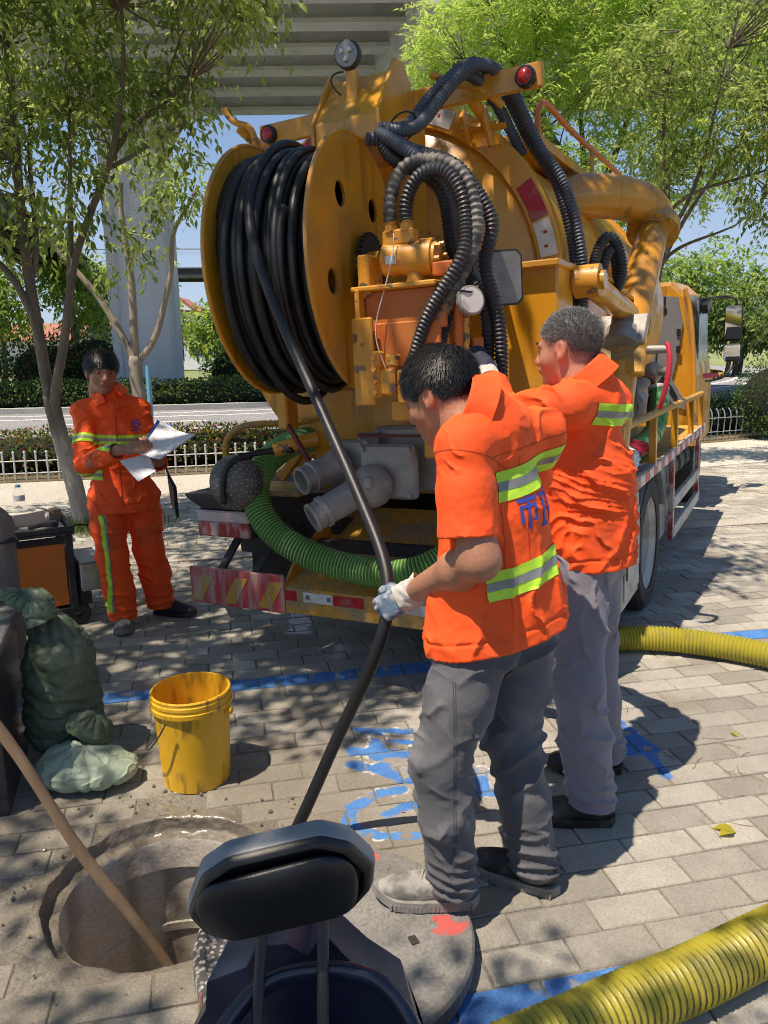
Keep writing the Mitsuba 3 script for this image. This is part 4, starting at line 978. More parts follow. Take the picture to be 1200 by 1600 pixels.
# black pressure hose: wound turns, loose loop, and the strand that runs to the manhole
bh = thing('pressure_hose', 'black high pressure hose wound on the reel and led down through the gloved hand', 'hose')
turns = []
rh = .0185
def wind(r0, z0, z1, n, seed, ph=0.):
    t = np.linspace(0, n * 2 * PI, n * 40)
    z = np.linspace(z0, z1, len(t)) + .010 * np.sin(t * .37 + seed) + .006 * np.sin(t * 1.3 + seed * 2)
    r = r0 + .012 * np.sin(t * .51 + seed) + .008 * np.sin(t * 1.7 + seed)
    sag = .022 * np.maximum(0, -np.sin(t))
    return np.array([reelp(-(a + s) * math.cos(w) * 1.0, (a + s * 1.6) * math.sin(w), b) for a, s, w, b in zip(r, sag, t + ph, z)])
part(bh, 'wound_turns', tube(wind(.425, -.195, .19, 12, 1), rh, 9), 'rubber', smooth=True)
part(bh, 'wound_turns', tube(wind(.385, .19, -.19, 11, 3), rh, 7), 'rubber', smooth=True)
part(bh, 'wound_turns', tube(wind(.460, -.18, .10, 8, 5, .4), rh, 9), 'rubber', smooth=True)
LL = [reelp(-.44 * math.cos(a), .47 * math.sin(a) - .09 * max(0, -math.sin(a)) ** 1.5, -.13 + .10 * math.sin(a * .5)) for a in np.linspace(-.9 * PI + PI, 1.9 * PI, 40)]
part(bh, 'loose_loop', tube(spline(LL, 80), rh, 9), 'rubber', smooth=True)
strand = [t2w(reelp(.10, .485, -.03)), t2w(reelp(-.13, .478, -.04)), t2w(reelp(-.34, .345, -.04)), t2w(reelp(-.485, .12, -.02)), V(-.31, 2.86, 1.585), V(-.155, 2.62, 1.28), V(-.045, 2.42, 1.06), V(.010, 2.27, .90), V(-.003, 2.22, .78), V(-.055, 2.24, .62), V(-.15, 2.28, .40), V(-.28, 2.29, .10), V(-.38, 2.27, -.12), V(-.48, 2.2, -.5), V(-.52, 2.15, -1.2)]
STRAND = spline(strand, 220)
TM = None
part(bh, 'strand', tube(STRAND, .0200, 16), 'rubber', smooth=True)
# ------------------------------------------------------------------ people
def basis(f, lean=0.0, tilt=0.0):
    """columns right, forward, up from a horizontal forward; lean pitches forward, tilt rolls to the right (radians)"""
    f = unit(V(f[0], f[1], 0))
    r = V(f[1], -f[0], 0)
    B = np.stack([r, f, V(0, 0, 1)], 1)
    return B @ rot([1, 0, 0], -lean) @ rot([0, 1, 0], tilt)
def slice_keep(m, planes):
    """keep the part of a mesh on the positive side of planes [(point, normal)]"""
    for o, n in planes:
        v, f, _ = trimesh.intersections.slice_faces_plane(m.vertices, m.faces, np.asarray(n, float), np.asarray(o, float))
        m = trimesh.Trimesh(v, f, process=False)
        if len(f) == 0: break
    return m
def weld(m):
    m = trimesh.Trimesh(m.vertices, m.faces, process=False)
    m.merge_vertices(digits_vertex=5)
    return m
def decal(m, planes, lift=.0025, facing=None):
    """a patch of cloth lifted off the garment mesh, with a turned-in edge so that it has thickness"""
    v, f = np.asarray(m.vertices), np.asarray(m.faces)
    if facing is not None:
        fn = np.cross(v[f[:, 1]] - v[f[:, 0]], v[f[:, 2]] - v[f[:, 0]])
        fn /= np.linalg.norm(fn, axis=1, keepdims=True) + 1e-20
        f = f[fn @ unit(facing) > -.05]
    N = normals(v, np.asarray(m.faces))
    vl = v + N * lift
    q = slice_keep(trimesh.Trimesh(vl, f, process=False), planes)
    if len(q.faces) == 0: return None
    return weld(q)
def slab(o, n, w):
    n = unit(n)
    o = np.asarray(o, float)
    return [(o - n * w / 2, n), (o + n * w / 2, -n)]
def hivis_band(parent, m, o, n, w, extra, facing, lift=.003):
    a = decal(m, slab(o, n, w) + extra, lift, facing)
    b = decal(m, slab(o, n, w * .30) + extra, lift + .0015, facing)
    if a is None: return
    t = part(parent, 'reflective_tape', a, 'tape_lime', smooth=True)
    if b is not None: part(t, 'silver_stripe', b, 'tape_silver', smooth=True)
def ridge(v, sc, seed, p=2.0):
    w = nfbm(v * np.asarray(sc, float) + seed * 13.7, 3, seed)
    return np.clip(1 - np.abs(w - .5) * 5.0, 0, 1) ** p - .25
def fold(v, d, wl, seed, warp_=1.2, p=3, mask=.42):
    """sharp cloth creases: d = direction across the creases, wl = spacing"""
    ph = v @ unit(d) / wl * PI + warp_ * PI * 2 * (nfbm(v * 5.5 + seed * 3.1, 3, seed) - .5) * 2
    m = np.clip((nfbm(v * 6.5 + seed * 7.7, 3, seed + 40) - mask) / .16, 0, 1)
    return (1 - np.abs(np.sin(ph))) ** p * m
def puffd(m, fn, anchors):
    """puff whose push is kept in the plane of each hem near that hem, so that hems stay clean"""
    v, f = np.array(m.vertices), np.asarray(m.faces)
    n = normals(v, f)
    d = fn(v, n)
    k = n.copy()
    for p, a in anchors:
        a = unit(a)
        h = (v - p) @ a
        w = np.exp(-(h / .03) ** 2) * (np.linalg.norm(v - p, axis=1) < .35)
        k = k - (w * (k @ a))[:, None] * a
        d = d * (1 - .45 * w)
    return trimesh.Trimesh(v + k * d[:, None], f, process=False)
def head_field(F, C, B, jaw=1.0):
    """adds a head with centre C and basis B (right, forward, up) to field F"""
    P = lambda x, y, z: C + B @ V(x, y, z)
    E = lambda c, r, k=.02, mode='add': F.ell(P(*c), r, B, k, mode)
    E((0, -.012, .035), (.077, .094, .088), .01)
    E((0, .018, -.005), (.068, .078, .085), .03)
    E((0, .040, -.062), (.050 * jaw, .052, .056), .03)
    E((0, .068, -.098), (.024 * jaw, .022, .020), .03)
    for s in (-1, 1):
        E((s * .043, .055, -.030), (.026, .026, .026), .025)          # cheek
        E((s * .034, .090, .004), (.017, .012, .011), .012, 'cut')     # eye socket
        E((s * .032, .079, .003), (.014, .013, .011), .006)            # eyeball with lid
        F.cone(P(s * .012, .098, .022), P(s * .050, .080, .022), .008, .006, .014)   # brow
        F.cone(P(s * .012, .100, -.034), P(s * .012, .094, -.036), .009, .008, .008)  # nostril wing
        # ear
        E((s * .080, -.008, -.005), (.010, .019, .033), .008)
        E((s * .089, -.004, -.003), (.007, .010, .019), .005, 'cut')
        E((s * .078, .000, -.032), (.008, .010, .010), .006)
    F.cone(P(0, .094, .012), P(0, .112, -.028), .008, .012, .014)    # nose
    E((0, .098, -.055), (.026, .010, .0055), .007)                      # lips
    E((0, .096, -.066), (.022, .010, .006), .007)
    F.cone(P(-.022, .108, -.0605), P(.022, .108, -.0605), .003, .003, .003, 'cut')
    F.cone(P(0, -.03, -.05), P(0, -.045, -.155), .055, .058, .03)      # neck
def skin_colors(m, C, B, base, lips=True):
    v = np.asarray(m.vertices)
    q = (v - C) @ B
    n1 = nfbm(v * 18, 3, 4)[:, None]
    col = np.asarray(base)[None] * (.86 + .28 * n1)
    red = np.exp(-((q[:, 0] / .030) ** 2 + ((q[:, 1] - .10) / .03) ** 2 + ((q[:, 2] + .061) / .010) ** 2))[:, None]
    col = col * (1 - .55 * red) + np.array([.22, .055, .045]) * .55 * red
    ear = np.exp(-(((np.abs(q[:, 0]) - .084) / .012) ** 2 + ((q[:, 1] + .006) / .02) ** 2 + ((q[:, 2] + .01) / .03) ** 2))[:, None]
    nose = np.exp(-((q[:, 0] / .02) ** 2 + ((q[:, 1] - .115) / .02) ** 2 + ((q[:, 2] + .03) / .018) ** 2))[:, None]
    col = col * (1 + np.array([[.22, -.12, -.15]]) * np.clip(ear + .6 * nose, 0, 1))
    return np.clip(col, 0, 1)
def hand_field(F, wrist, B, curl, thumb, side=1, s=1.0, k=.008, spread=.0, extra=0.0):
    """hand: B columns = across towards the thumb, along the fingers, out of the back of the hand; curl = per finger [mcp, pip, dip] in radians"""
    P = lambda x, y, z: wrist + B @ (V(x, y, z) * s)
    g = extra
    F.cone(P(0, -.03, 0), P(0, .015, 0), .026 * s + g, .026 * s + g, .015, sq=(B[:, 2], 1.35))
    for x in (-.026, -.009, .009, .026):
        F.cone(P(x * .75, .012, 0), P(x, .082, .002), .017 * s + g, .0125 * s + g, .012)
    F.ell(P(.020, .035, -.012), V(.016, .028, .014) * s + g, B, .014)
    for i, (x, L, y0) in enumerate(((.030, .072, .080), (.010, .080, .086), (-.010, .074, .083), (-.029, .058, .076))):
        a = 0.0
        p = V(x, y0, .002)
        lens = (L * .46, L * .31, L * .25)
        rad = [.0098, .0092, .0084, .0072]
        d0 = spread * (1.5 - i)
        for j in range(3):
            a += curl[i][j]
            q = p + lens[j] * V(math.sin(d0) * math.cos(a), math.cos(a), -math.sin(a))
            F.cone(P(*p), P(*q), rad[j] * s + g * .6, rad[j + 1] * s + g * .6, k * .6)
            p = q
    t0, t1, t2, t3 = V(.018, .012, -.008), V(*thumb[0]), V(*thumb[1]), V(*thumb[2])
    for a, b, r0, r1 in ((t0, t1, .016, .0125), (t1, t2, .012, .0105), (t2, t3, .0105, .0085)):
        F.cone(P(*a), P(*b), r0 * s + g * .6, r1 * s + g * .6, k)
def strands(pts, nrm, dirs, length, width, lift, mats, gravity=0.3, seed=1, seg=3, curl=.2, lscale=None):
    """hair as flat tapering blades; returns one mesh"""
    r = np.random.default_rng(seed)
    n = len(pts)
    L = length * (.7 + .6 * r.random(n)) * (1 if lscale is None else lscale)
    d = dirs + curl * r.normal(0, 1, (n, 3))
    d /= np.linalg.norm(d, axis=1, keepdims=True)
    side = np.cross(d, nrm)
    side /= np.linalg.norm(side, axis=1, keepdims=True) + 1e-9
    p = pts + nrm * .001
    vs, w = [], width * (.6 + .8 * r.random(n))
    for j in range(seg + 1):
        t = j / seg
        ww = (w * (1 - t) ** .7 * .5 + 1e-5)[:, None]
        vs += [p - side * ww, p + side * ww]
        step = d * (1 - lift * (1 - t)) + nrm * lift * (1 - t)
        step = step + V(0, 0, -gravity * t)
        step /= np.linalg.norm(step, axis=1, keepdims=True)
        p = p + step * (L / seg)[:, None]
    v = np.stack(vs, 1)
    k = 2 * (seg + 1)
    f = []
    for j in range(seg):
        a = 2 * j
        f += [(a, a + 1, a + 3), (a, a + 3, a + 2)]
    f = (np.arange(n)[:, None, None] * k + np.array(f)[None]).reshape(-1, 3)
    return trimesh.Trimesh(v.reshape(-1, 3), f, process=False)
def sample(m, n, keep, seed=1):
    r = np.random.default_rng(seed)
    v, f = np.asarray(m.vertices), np.asarray(m.faces)
    c = np.cross(v[f[:, 1]] - v[f[:, 0]], v[f[:, 2]] - v[f[:, 0]])
    A = np.linalg.norm(c, axis=1)
    i = r.choice(len(f), n, p=A / A.sum())
    a, b = r.random(n), r.random(n)
    fl = a + b > 1
    a[fl], b[fl] = 1 - a[fl], 1 - b[fl]
    p = v[f[i, 0]] + a[:, None] * (v[f[i, 1]] - v[f[i, 0]]) + b[:, None] * (v[f[i, 2]] - v[f[i, 0]])
    nn = c[i] / (A[i][:, None] + 1e-20)
    k = keep(p)
    return p[k], nn[k]
def shoe(parent, heel, toe, z0, mname, sole, L=.285, lace='lace', w=.048):
    heel, toe = V(heel[0], heel[1], z0), V(toe[0], toe[1], z0)
    d = unit(toe - heel)
    s_ = V(-d[1], d[0], 0)
    B = np.stack([s_, d, V(0, 0, 1)], 1)
    P = lambda x, y, z: heel + B @ V(x, y, z)
    c = heel + d * .14
    F = Field(c - .2 + V(0, 0, .1), c + .2 + V(0, 0, .1), .0045)
    F.ell(P(0, .055, .060), V(.036, .058, .052), B, .03)
    F.ell(P(0, .14, .048), V(.040, .085, .042), B, .035)
    F.ell(P(0, L - .075, .036), V(w - .002, .075, .034), B, .03)
    F.cone(P(0, .065, .07), P(0, .055, .125), .040, .042, .03)
    F.cone(P(0, .04, .15), P(0, .075, .155), .032, .032, .012, 'cut')
    m = slice_keep(relax(F.mesh(), 1), [(P(0, 0, .012), V(0, 0, 1))])
    k = part(parent, 'shoe', m, mname, smooth=True)
    y = np.linspace(0, 1, 30)
    wid = lambda t: .031 + .016 * np.sin(np.clip(t, 0, 1) * PI * .8) ** 1.2 + .004 * (t > .5)
    out = [(wid(t) * (min(1, (t / .08)) ** .5 if t < .08 else (max(0, (1 - t)) / .22) ** .5 if t > .78 else 1), t * (L + .012) - .006) for t in y]
    poly = out + [(-x, yy) for x, yy in out[::-1]]
    sm = prism(sg.Polygon(poly).buffer(0).buffer(.003), .030)
    sm = warp(sm, lambda v: v + np.c_[np.zeros(len(v)), np.zeros(len(v)), .020 * np.clip((v[:, 1] - .20) / .08, 0, 1) ** 2 + .004 * np.clip((.06 - v[:, 1]) / .06, 0, 1)])
    part(k, 'sole', tf(sm, B, heel), sole, smooth=30)
    tr_ = [bx((x, yy, .012), (.004, .005, .018), 0) for yy in np.arange(.01, L - .04, .012) for x in (-(wid(yy / L)) - .003, wid(yy / L) + .003)]
    part(k, 'sole_ribs', tf(cat(tr_), B, heel), sole, kind='stuff')
    tl = []
    for i in range(4):
        yy = .125 + .022 * i
        zz = .104 - .011 * i
        tl.append(tube(spline([P(-.026, yy, zz - .016), P(0, yy + .004, zz), P(.026, yy + .010, zz - .016)], 12), .0028, 6))
    part(k, 'laces', cat(tl), lace, smooth=True)
    return k

def sit(field, m):
    return m
def garment(F, cuts, fold, it=2):
    m = relax(F.mesh(), it)
    m = puff(m, fold)
    return slice_keep(m, cuts)

def person(name, label, group, head, hb, neck, sh, tb, hips, arms, legs, hem_z, skin, hairf, jackf, trousf, shoes, trous_mat, sleeve, grid=.0058, jaw=1.0, hands=(), shirt=None, leg_r=(.096, .088, .078), jack_w=(1.0, .19, .155), slw=1.0, armk=1.0):
    pk = thing(name, label, 'person', group)
    allp = np.array([head + V(0, 0, .18), head - .15, head + .15] + [p for a in arms for p in a] + [p for l in legs for p in l])
    lo, hi = allp.min(0) - .16, allp.max(0) + .16
    # ---- body (one continuous skin)
    F = Field(lo, hi, grid)
    head_field(F, head, hb, jaw)
    up = unit(neck - hips)
    F.cone(head + hb @ V(0, -.035, -.10), neck, .054, .062, .03)
    F.cone(neck - up * .085, hips + up * .16, .085, .092, .05, sq=(tb[:, 1], 1.25))
    F.cone(sh[0] - up * .012, sh[1] - up * .012, .046, .046, .04)
    F.cone(hips + up * .16, hips + up * .02, .092, .080, .05, sq=(tb[:, 1], 1.1))
    F.cone(hips + tb[:, 0] * .04, hips - tb[:, 0] * .04, .078, .078, .05)
    for s, a in zip(sh, arms): F.chain([s, a[0], a[0] + (a[1] - a[0]) * .3, a[1]], [.052, .044 * armk, .045 * armk, .029 * armk], .03)
    for l in legs: F.chain([l[0], l[1], l[2]], [.066, .052, .036], .03)
    for h in hands: hand_field(F, *h)
    m = relax(F.mesh(), 1)
    part(pk, 'body', m, 'skin', smooth=True, color=skin_colors(m, head, hb, skin))
    # eyes and brows
    for s in (-1, 1):
        e = head + hb @ V(s * .032, .0845, .003)
        part(pk, 'eye', tf(ball((0, 0, 0), V(.0105, .009, .0062), 2), hb, e), 'eye_dark', smooth=True)
        part(pk, 'eyebrow', tube(spline([head + hb @ V(s * x, y, z) for x, y, z in ((.014, .1035, .026), (.030, .098, .032), (.050, .082, .026))], 12), [.002, .003, .0035, .004, .004, .004, .0036, .0034, .003, .0025, .002, .001], 6), 'hair_dark', smooth=True)
    # ---- jacket
    J = Field(lo, hi, grid)
    W, HA, HB = jack_w
    he = hem_z[0]
    J.cone(neck - up * .060, hips + up * .30, .112 * W, .148 * W, .05, sq=(tb[:, 1], 1.28))
    J.cone(hips + up * .30, he, .148 * W, HA, .05, sq=(tb[:, 1], HA / HB), clip=(he, -hem_z[1]))
    J.cone(he, he - up * .2, HA * .93, HA * .93, .006, 'cut', sq=(tb[:, 1], HA / HB * 1.02))
    J.cone(sh[0], sh[1], .060, .060, .05)
    hb_ = head + hb @ V(0, -.035, -.10)
    cu = unit(.45 * up + .55 * unit(hb_ - neck))
    cf = unit(tb[:, 1] - (tb[:, 1] @ cu) * cu)
    cs = np.cross(cf, cu)
    for s in sh: J.cone(neck - up * .020 + (s - neck) * .15, s, .060, .058, .05)
    J.cone(neck - up * .05, neck + cu * .02, .092, .074, .04)
    J.cone(neck + cu * .12, neck + cu * .015, .066, .060, .008, 'cut')
    for s, a, sl in zip(sh, arms, sleeve):
        if sl[0] == 'short':
            e, ax = sl[1], unit(sl[1] - s)
            J.chain([s, s + (e - s) * .5, e + ax * .03], [.066 * slw, .072 * slw, sl[2]], .03, clip=(e, ax))
            J.cone(e - ax * .035, e + ax * .08, sl[2] - .012, sl[2] - .008, .006, 'cut')
        else:
            ax = unit(a[1] - a[0])
            e = a[1] - ax * .025
            J.chain([s, s + (a[0] - s) * .6, a[0]], [.066 * slw, .064 * slw, .058 * slw], .03)
            J.chain([a[0], a[0] + (a[1] - a[0]) * .6, a[1] + ax * .03], [.058 * slw, .053 * slw, sl[2]], .03, clip=(e, ax))
            J.cone(e - ax * .02, e + ax * .06, sl[2] - .010, sl[2] - .008, .006, 'cut')
    jm = relax(J.mesh(), 2)
    anch = [hem_z] + [(sl[1], unit(sl[1] - s)) if sl[0] == 'short' else (a[1] - unit(a[1] - a[0]) * .025, unit(a[1] - a[0])) for s, a, sl in zip(sh, arms, sleeve)]
    jm = weld(puffd(jm, jackf, anch))
    jk = part(pk, 'jacket', jm, 'hivis', smooth=True)
    # turned-down collar, open at the throat
    ca = np.linspace(.42, 2 * PI - .42, 48)
    cr = []
    for t, (r_, z_) in zip(range(7), ((.080, .008), (.078, .045), (.077, .068), (.081, .074), (.089, .066), (.101, .040), (.112, .012))):
        zz = z_ + .016 * np.cos(ca) * -1 * (1 if t < 5 else .6) - .02 * (np.abs(ca - PI) > 2.2) * 0
        cr.append(neck + cu * .002 + (r_ * np.sin(ca))[:, None] * cs + ((r_ * 1.04) * np.cos(ca) + .008)[:, None] * cf + zz[:, None] * cu + (np.abs(ca - PI) / PI * .022 * (t >= 5))[:, None] * (cf - cu * .6))
    cr = np.array(cr).transpose(1, 0, 2)
    inner = cr + (neck + up * .03 - cr) * .035
    part(jk, 'collar', puff(rings_mesh(np.concatenate([cr, inner[:, ::-1]], 1)), lambda v, n: .003 * fold(v, up + tb[:, 0], .05, 5)), 'hivis', smooth=40)
    # ---- trousers
    Tz = Field(lo, hi, grid)
    Tz.cone(hips + tb[:, 0] * .055 + V(0, 0, .10), hips - tb[:, 0] * .055 + V(0, 0, .10), .092, .092, .05)
    Tz.cone(hips + tb[:, 0] * .055, hips - tb[:, 0] * .055, .108, .108, .05)
    for l in legs:
        q = l[2] - V(0, 0, .04)
        Tz.chain([l[0], l[0] + (l[1] - l[0]) * .5, l[1], l[1] + (l[2] - l[1]) * .5, q], [leg_r[0] + .010, leg_r[0], leg_r[1], (leg_r[1] + leg_r[2]) / 2, leg_r[2]], .035)
        Tz.cone(q + V(0, 0, -.02), q - V(0, 0, .4), leg_r[2] + .06, leg_r[2] + .06, .004, 'cut') if False else Tz.add(lambda g, q=q: np.maximum(np.linalg.norm(g[..., :2] - q[:2].astype(np.float32), axis=-1) - .17, g[..., 2] - q[2]), q - V(.17, .17, .2), q + V(.17, .17, .0), .004, 'cut')
        Tz.cone(q - V(0, 0, .1), q + V(0, 0, .03), leg_r[2] - .012, leg_r[2] - .016, .006, 'cut')
    tm_ = relax(Tz.mesh(), 2)
    tm_ = weld(puffd(tm_, trousf, [(l[2] - V(0, 0, .04), V(0, 0, 1)) for l in legs]))
    tr_k = part(pk, 'trousers', tm_, trous_mat, smooth=True)
    for h, t, z0, a, b, lc in shoes: shoe(pk, h, t, z0, a, b, lace=lc)
    hairf(pk)
    return pk, jk, jm, tr_k, tm_
def hair_cap(head, hb, back=-.075, front=.045, top=.034, r=(.083, .101, .094), low=-.05):
    m = ball((0, -.012, .037), r, 4)
    m = puff(m, lambda v, n: .0015 * (nfbm(v * 60, 3, 3) - .5))
    v = np.asarray(m.vertices)
    f = np.asarray(m.faces)
    c = v[f].mean(1)
    # hair line: high at the forehead, down behind the ears and to the nape
    lim = np.interp(c[:, 1], [-.11, -.045, -.028, .012, .03, .06, .10], [low - .02, low + .01, low + .075, low + .070, low + .055, top, top + .012])
    return tf(trimesh.Trimesh(v, f[c[:, 2] > lim], process=False), hb, head)

FINGERS_RELAX = [[.35, .45, .3], [.4, .5, .3], [.45, .55, .3], [.5, .6, .35]]
# ================= worker in the middle, seen from behind his left shoulder
f2 = unit(V(-.62, .78, 0))
tb2 = basis(f2)
R2_ = tb2[:, 0]
hb2 = basis(V(-.80, .60), lean=.42, tilt=.06)
head2 = V(.160, 2.09, 1.482)
neck2 = V(.275, 2.055, 1.432)
hips2 = V(.335, 2.09, .845)
sh2 = [V(.445, 2.185, 1.365), V(.205, 1.945, 1.360)]
armR2 = [V(.42, 2.36, 1.12), V(.24, 2.42, 1.0)]
hz = STRAND[np.argmin(np.linalg.norm(STRAND - V(.0, 2.25, .835), axis=1))]
al2 = unit(V(-.80, .20, -.52))
B2 = np.stack([np.cross(al2, V(0, 0, 1)), al2, V(0, 0, 1)], 1)
bk2 = unit(V(-.15, -.95, .25) - (V(-.15, -.95, .25) @ al2) * al2)
ac2 = np.cross(al2, bk2)
if ac2[2] < 0: ac2 = -ac2
B2 = np.stack([ac2, al2, bk2], 1)
wr2 = hz - al2 * .088 + bk2 * .042
armL2 = [V(.238, 1.862, 1.085), wr2 - al2 * .03 + V(.0, -.01, .005)]
legL2 = [V(.262, 2.02, .83), V(.145, 1.935, .49), V(.185, 1.915, .150)]
legR2 = [V(.395, 2.12, .83), V(.375, 2.10, .47), V(.445, 2.055, .095)]
HEM2 = (V(.322, 2.085, .80), unit(V(-.22, .10, 1)))
def cen(v, p): return np.linalg.norm(v - p, axis=1)
def jack2(v, n):
    low = np.clip((1.22 - v[:, 2]) / .30, 0, 1)
    d = .016 * fold(v, R2_, .085, 8, .5, 2.2, .30) * low
    d += .012 * fold(v, V(.45, -.3, .85), .10, 3, 1.0, 2.4, .5) + .008 * fold(v, V(-.5, .2, .85), .09, 21, 1.0, 2.4, .5)
    d += .0035 * (nfbm(v * 34, 3, 2) - .5)
    hz_ = (v - HEM2[0]) @ HEM2[1]
    return d - .005 * np.exp(-((hz_ - .045) / .004) ** 2)
def trous2(v, n):
    wa = np.clip(1 - (v[:, 2] - .09) / .17, 0, 1)
    d = .022 * wa * fold(v, V(.12, .1, 1), .034, 4, .7, 1.6, .18)
    d += .020 * fold(v, V(-.35, .1, .9), .095, 6, .6, 2.0, .40) * np.clip((v[:, 2] - .2) / .1, 0, 1)
    d += .008 * fold(v, V(.5, .2, .8), .08, 16, .8, 2.4, .46)
    return d + .0035 * (nfbm(v * 30, 3, 8) - .5)
def hair2(pk):
    cap = hair_cap(head2, hb2, r=(.086, .104, .096))
    part(pk, 'hair', cap, 'hair', smooth=True)
    p, n = sample(cap, 17000, lambda p: np.ones(len(p), bool), 5)
    crown = head2 + hb2 @ V(.01, -.045, .12)
    d = p - crown
    d -= (d * n).sum(1)[:, None] * n
    d += hb2[:, 1] * .02
    d /= np.linalg.norm(d, axis=1, keepdims=True) + 1e-6
    q = (p - head2) @ hb2
    part('%s__hair' % pk, 'strands', strands(p, n, d, .042, .0020, .30, None, .35, 3, 3, .22, lscale=.35 + .65 * np.clip((q[:, 2] - .0) / .09, 0, 1)), 'hair', kind='stuff')
SK2 = (.35, .165, .10)
r2 = person('person', 'man in orange work jacket and dark grey trousers with head bowed guiding the black hose', 'workers in orange high visibility clothes',
            head2, hb2, neck2, sh2, tb2, hips2, [armR2, armL2], [legL2, legR2], HEM2, SK2, hair2, jack2, trous2,
            [((.248, 1.905), (-.036, 1.93), .066, 'shoe_grey', 'shoe_sole', 'lace'), ((.505, 2.02), (.264, 2.163), .0, 'shoe_black', 'shoe_sole', 'seam')],
            'trousers', [('long', None, .05), ('short', V(.214, 1.89, 1.135), .080)], grid=.0050, jack_w=(1.02, .222, .192), leg_r=(.092, .076, .066), armk=1.13)
pk2, jk2, jm2, tk2, tm2 = r2
bn = unit(V(.62, -.78, 0))     # out of his back
R2 = tb2[:, 0]
# bands across the back
L2o = neck2 - R2 * .085
hivis_band(jk2, jm2, V(.40, 2.02, 1.275), unit(V(-.20, 0, 1) + .12 * bn), .075, [(L2o - R2 * -.02, R2)], bn)
hivis_band(jk2, jm2, V(.40, 2.02, 1.025), unit(V(-.22, 0, 1)), .075, [(L2o - R2 * .015, R2)], bn)
# blue lettering on the back
ctrb = V(.425, 2.03, 1.165)
ux, uz = R2, unit(V(-.12, 0, 1))
def glyph(jk, jm, c, ux, uz, rects, s, mname, facing, lift=.002):
    for x0, x1, z0, z1 in rects:
        q = decal(jm, [(c + ux * x0 * s, ux), (c + ux * x1 * s, -ux), (c + uz * z0 * s, uz), (c + uz * z1 * s, -uz)], lift, facing)
        if q is not None and len(q.faces): part(jk, 'letter_stroke', q, mname, smooth=True)
SHI = [(-.07, .07, .78, 1.0), (-.5, .5, .62, .76), (-.42, -.28, -.1, .42), (.28, .42, -.1, .42), (-.42, .42, .40, .52), (-.07, .07, -.35, .62), (.16, .30, -.1, .0)]
GONG = [(-.42, .42, .72, .86), (-.075, .075, -.2, .72), (-.5, .5, -.34, -.2)]
ZHENG = [(-.5, -.05, .72, .86), (-.34, -.22, -.2, .72), (-.5, -.05, -.34, -.2), (-.22, -.05, .2, .32), (.1, .22, .1, 1.0), (.1, .5, .5, .62), (.3, .42, -.34, .5)]
glyph(jk2, jm2, ctrb - R2 * .075, ux, uz, SHI, .075, 'print_blue', bn)
glyph(jk2, jm2, ctrb + R2 * .012, ux, uz, ZHENG, .075, 'print_blue', bn)
glyph(jk2, jm2, ctrb + R2 * .10, ux, uz, GONG, .075, 'print_blue', bn)
# waistband strap and button
lp = decal(jm2, slab(HEM2[0] + HEM2[1] * .024, HEM2[1], .04) + [(V(.20, 1.9, .8), V(1, 0, 0)), (V(.31, 1.9, .8), V(-1, 0, 0))], .004, V(0, -1, 0))
if lp is not None:
    lp = max(lp.split(only_watertight=False), key=lambda m: len(m.faces))
    part(jk2, 'waist_tab', lp, 'hivis', smooth=True)
    bv = np.asarray(lp.vertices)
    bi = np.argmax(bv[:, 0] - abs(bv[:, 2] - bv[:, 2].mean()))
    part(jk2, 'button', tf(rev([(0, .006), (.008, .006), (.0095, .003), (.0095, -.004)], 20), frame(V(-.1, -1, .1)), bv[bi] + V(-.016, -.002, 0)), 'hivis_thread', smooth=30)
# stitched seams: armhole, yoke and two back pleats
axs = unit(V(.214, 1.89, 1.135) - sh2[1])
for pl_, ex, fc in ((slab(sh2[1] + axs * .030, unit(axs - .25 * R2), .0028), [(sh2[1] + R2 * .10, -R2)], V(-.2, -1, .2)), (slab(neck2 + V(0, 0, -.095), unit(V(-.15, 0, 1)), .0028), [(neck2 - R2 * .10, R2)], bn),
                    (slab(neck2 + R2 * .02, R2, .0026), [(V(0, 0, 1.33), V(0, 0, -1)), (V(0, 0, .9), V(0, 0, 1))], bn), (slab(neck2 - R2 * .055, R2, .0026), [(V(0, 0, 1.23), V(0, 0, -1)), (V(0, 0, .9), V(0, 0, 1))], bn)):
    q = decal(jm2, pl_ + ex, .0008, fc)
    if q is not None: part(jk2, 'seam', q, 'hivis_thread', smooth=True)
# double seam down the trouser leg
for dx in (0, .006):
    q = decal(tm2, slab(V(.178 + dx, 1.9, .5), unit(V(1, 0, .0)), .0022) + [(V(0, 0, .20), V(0, 0, 1)), (V(0, 0, .74), V(0, 0, -1))], .0008, V(0, -1, 0))
    if q is not None: part(tk2, 'seam', q, 'seam', smooth=True)
# gloved left hand closed round the hose
def glove(pk, wrist, B, curl, thumb, mcuff, s=1.0, cuff=True):
    F = Field(wrist - .2, wrist + .2, .0034)
    hand_field(F, wrist, B, curl, thumb, s=s, extra=.0028)
    m = relax(F.mesh(), 1)
    m = puff(m, lambda v, n: .0014 * (nfbm(v * 120, 3, 2) - .5) * 2)
    g = part(pk, 'glove', m, 'glove_palm', smooth=True)
    if cuff:
        c0, c1 = wrist + B @ V(0, .028, 0), wrist + B @ V(0, -.055, 0)
        pr_ = [(c0, .041), (c0 * .6 + c1 * .4, .042), (c1 * .75 + c0 * .25, .044), (c1, .049)]
        q = np.array([a for a, _ in pr_])
        ml = tube(spline(q, 24), np.stack([np.interp(np.linspace(0, 1, 24), np.linspace(0, 1, 4), [b for _, b in pr_])] * 2, 1) * np.array([[1.0, .82]]), 28, cap=False)
        ml = puff(ml, lambda v, n: .006 * ridge(v, (30, 30, 30), 3))
        part(g, 'cuff', ml, mcuff, smooth=True)
    return g
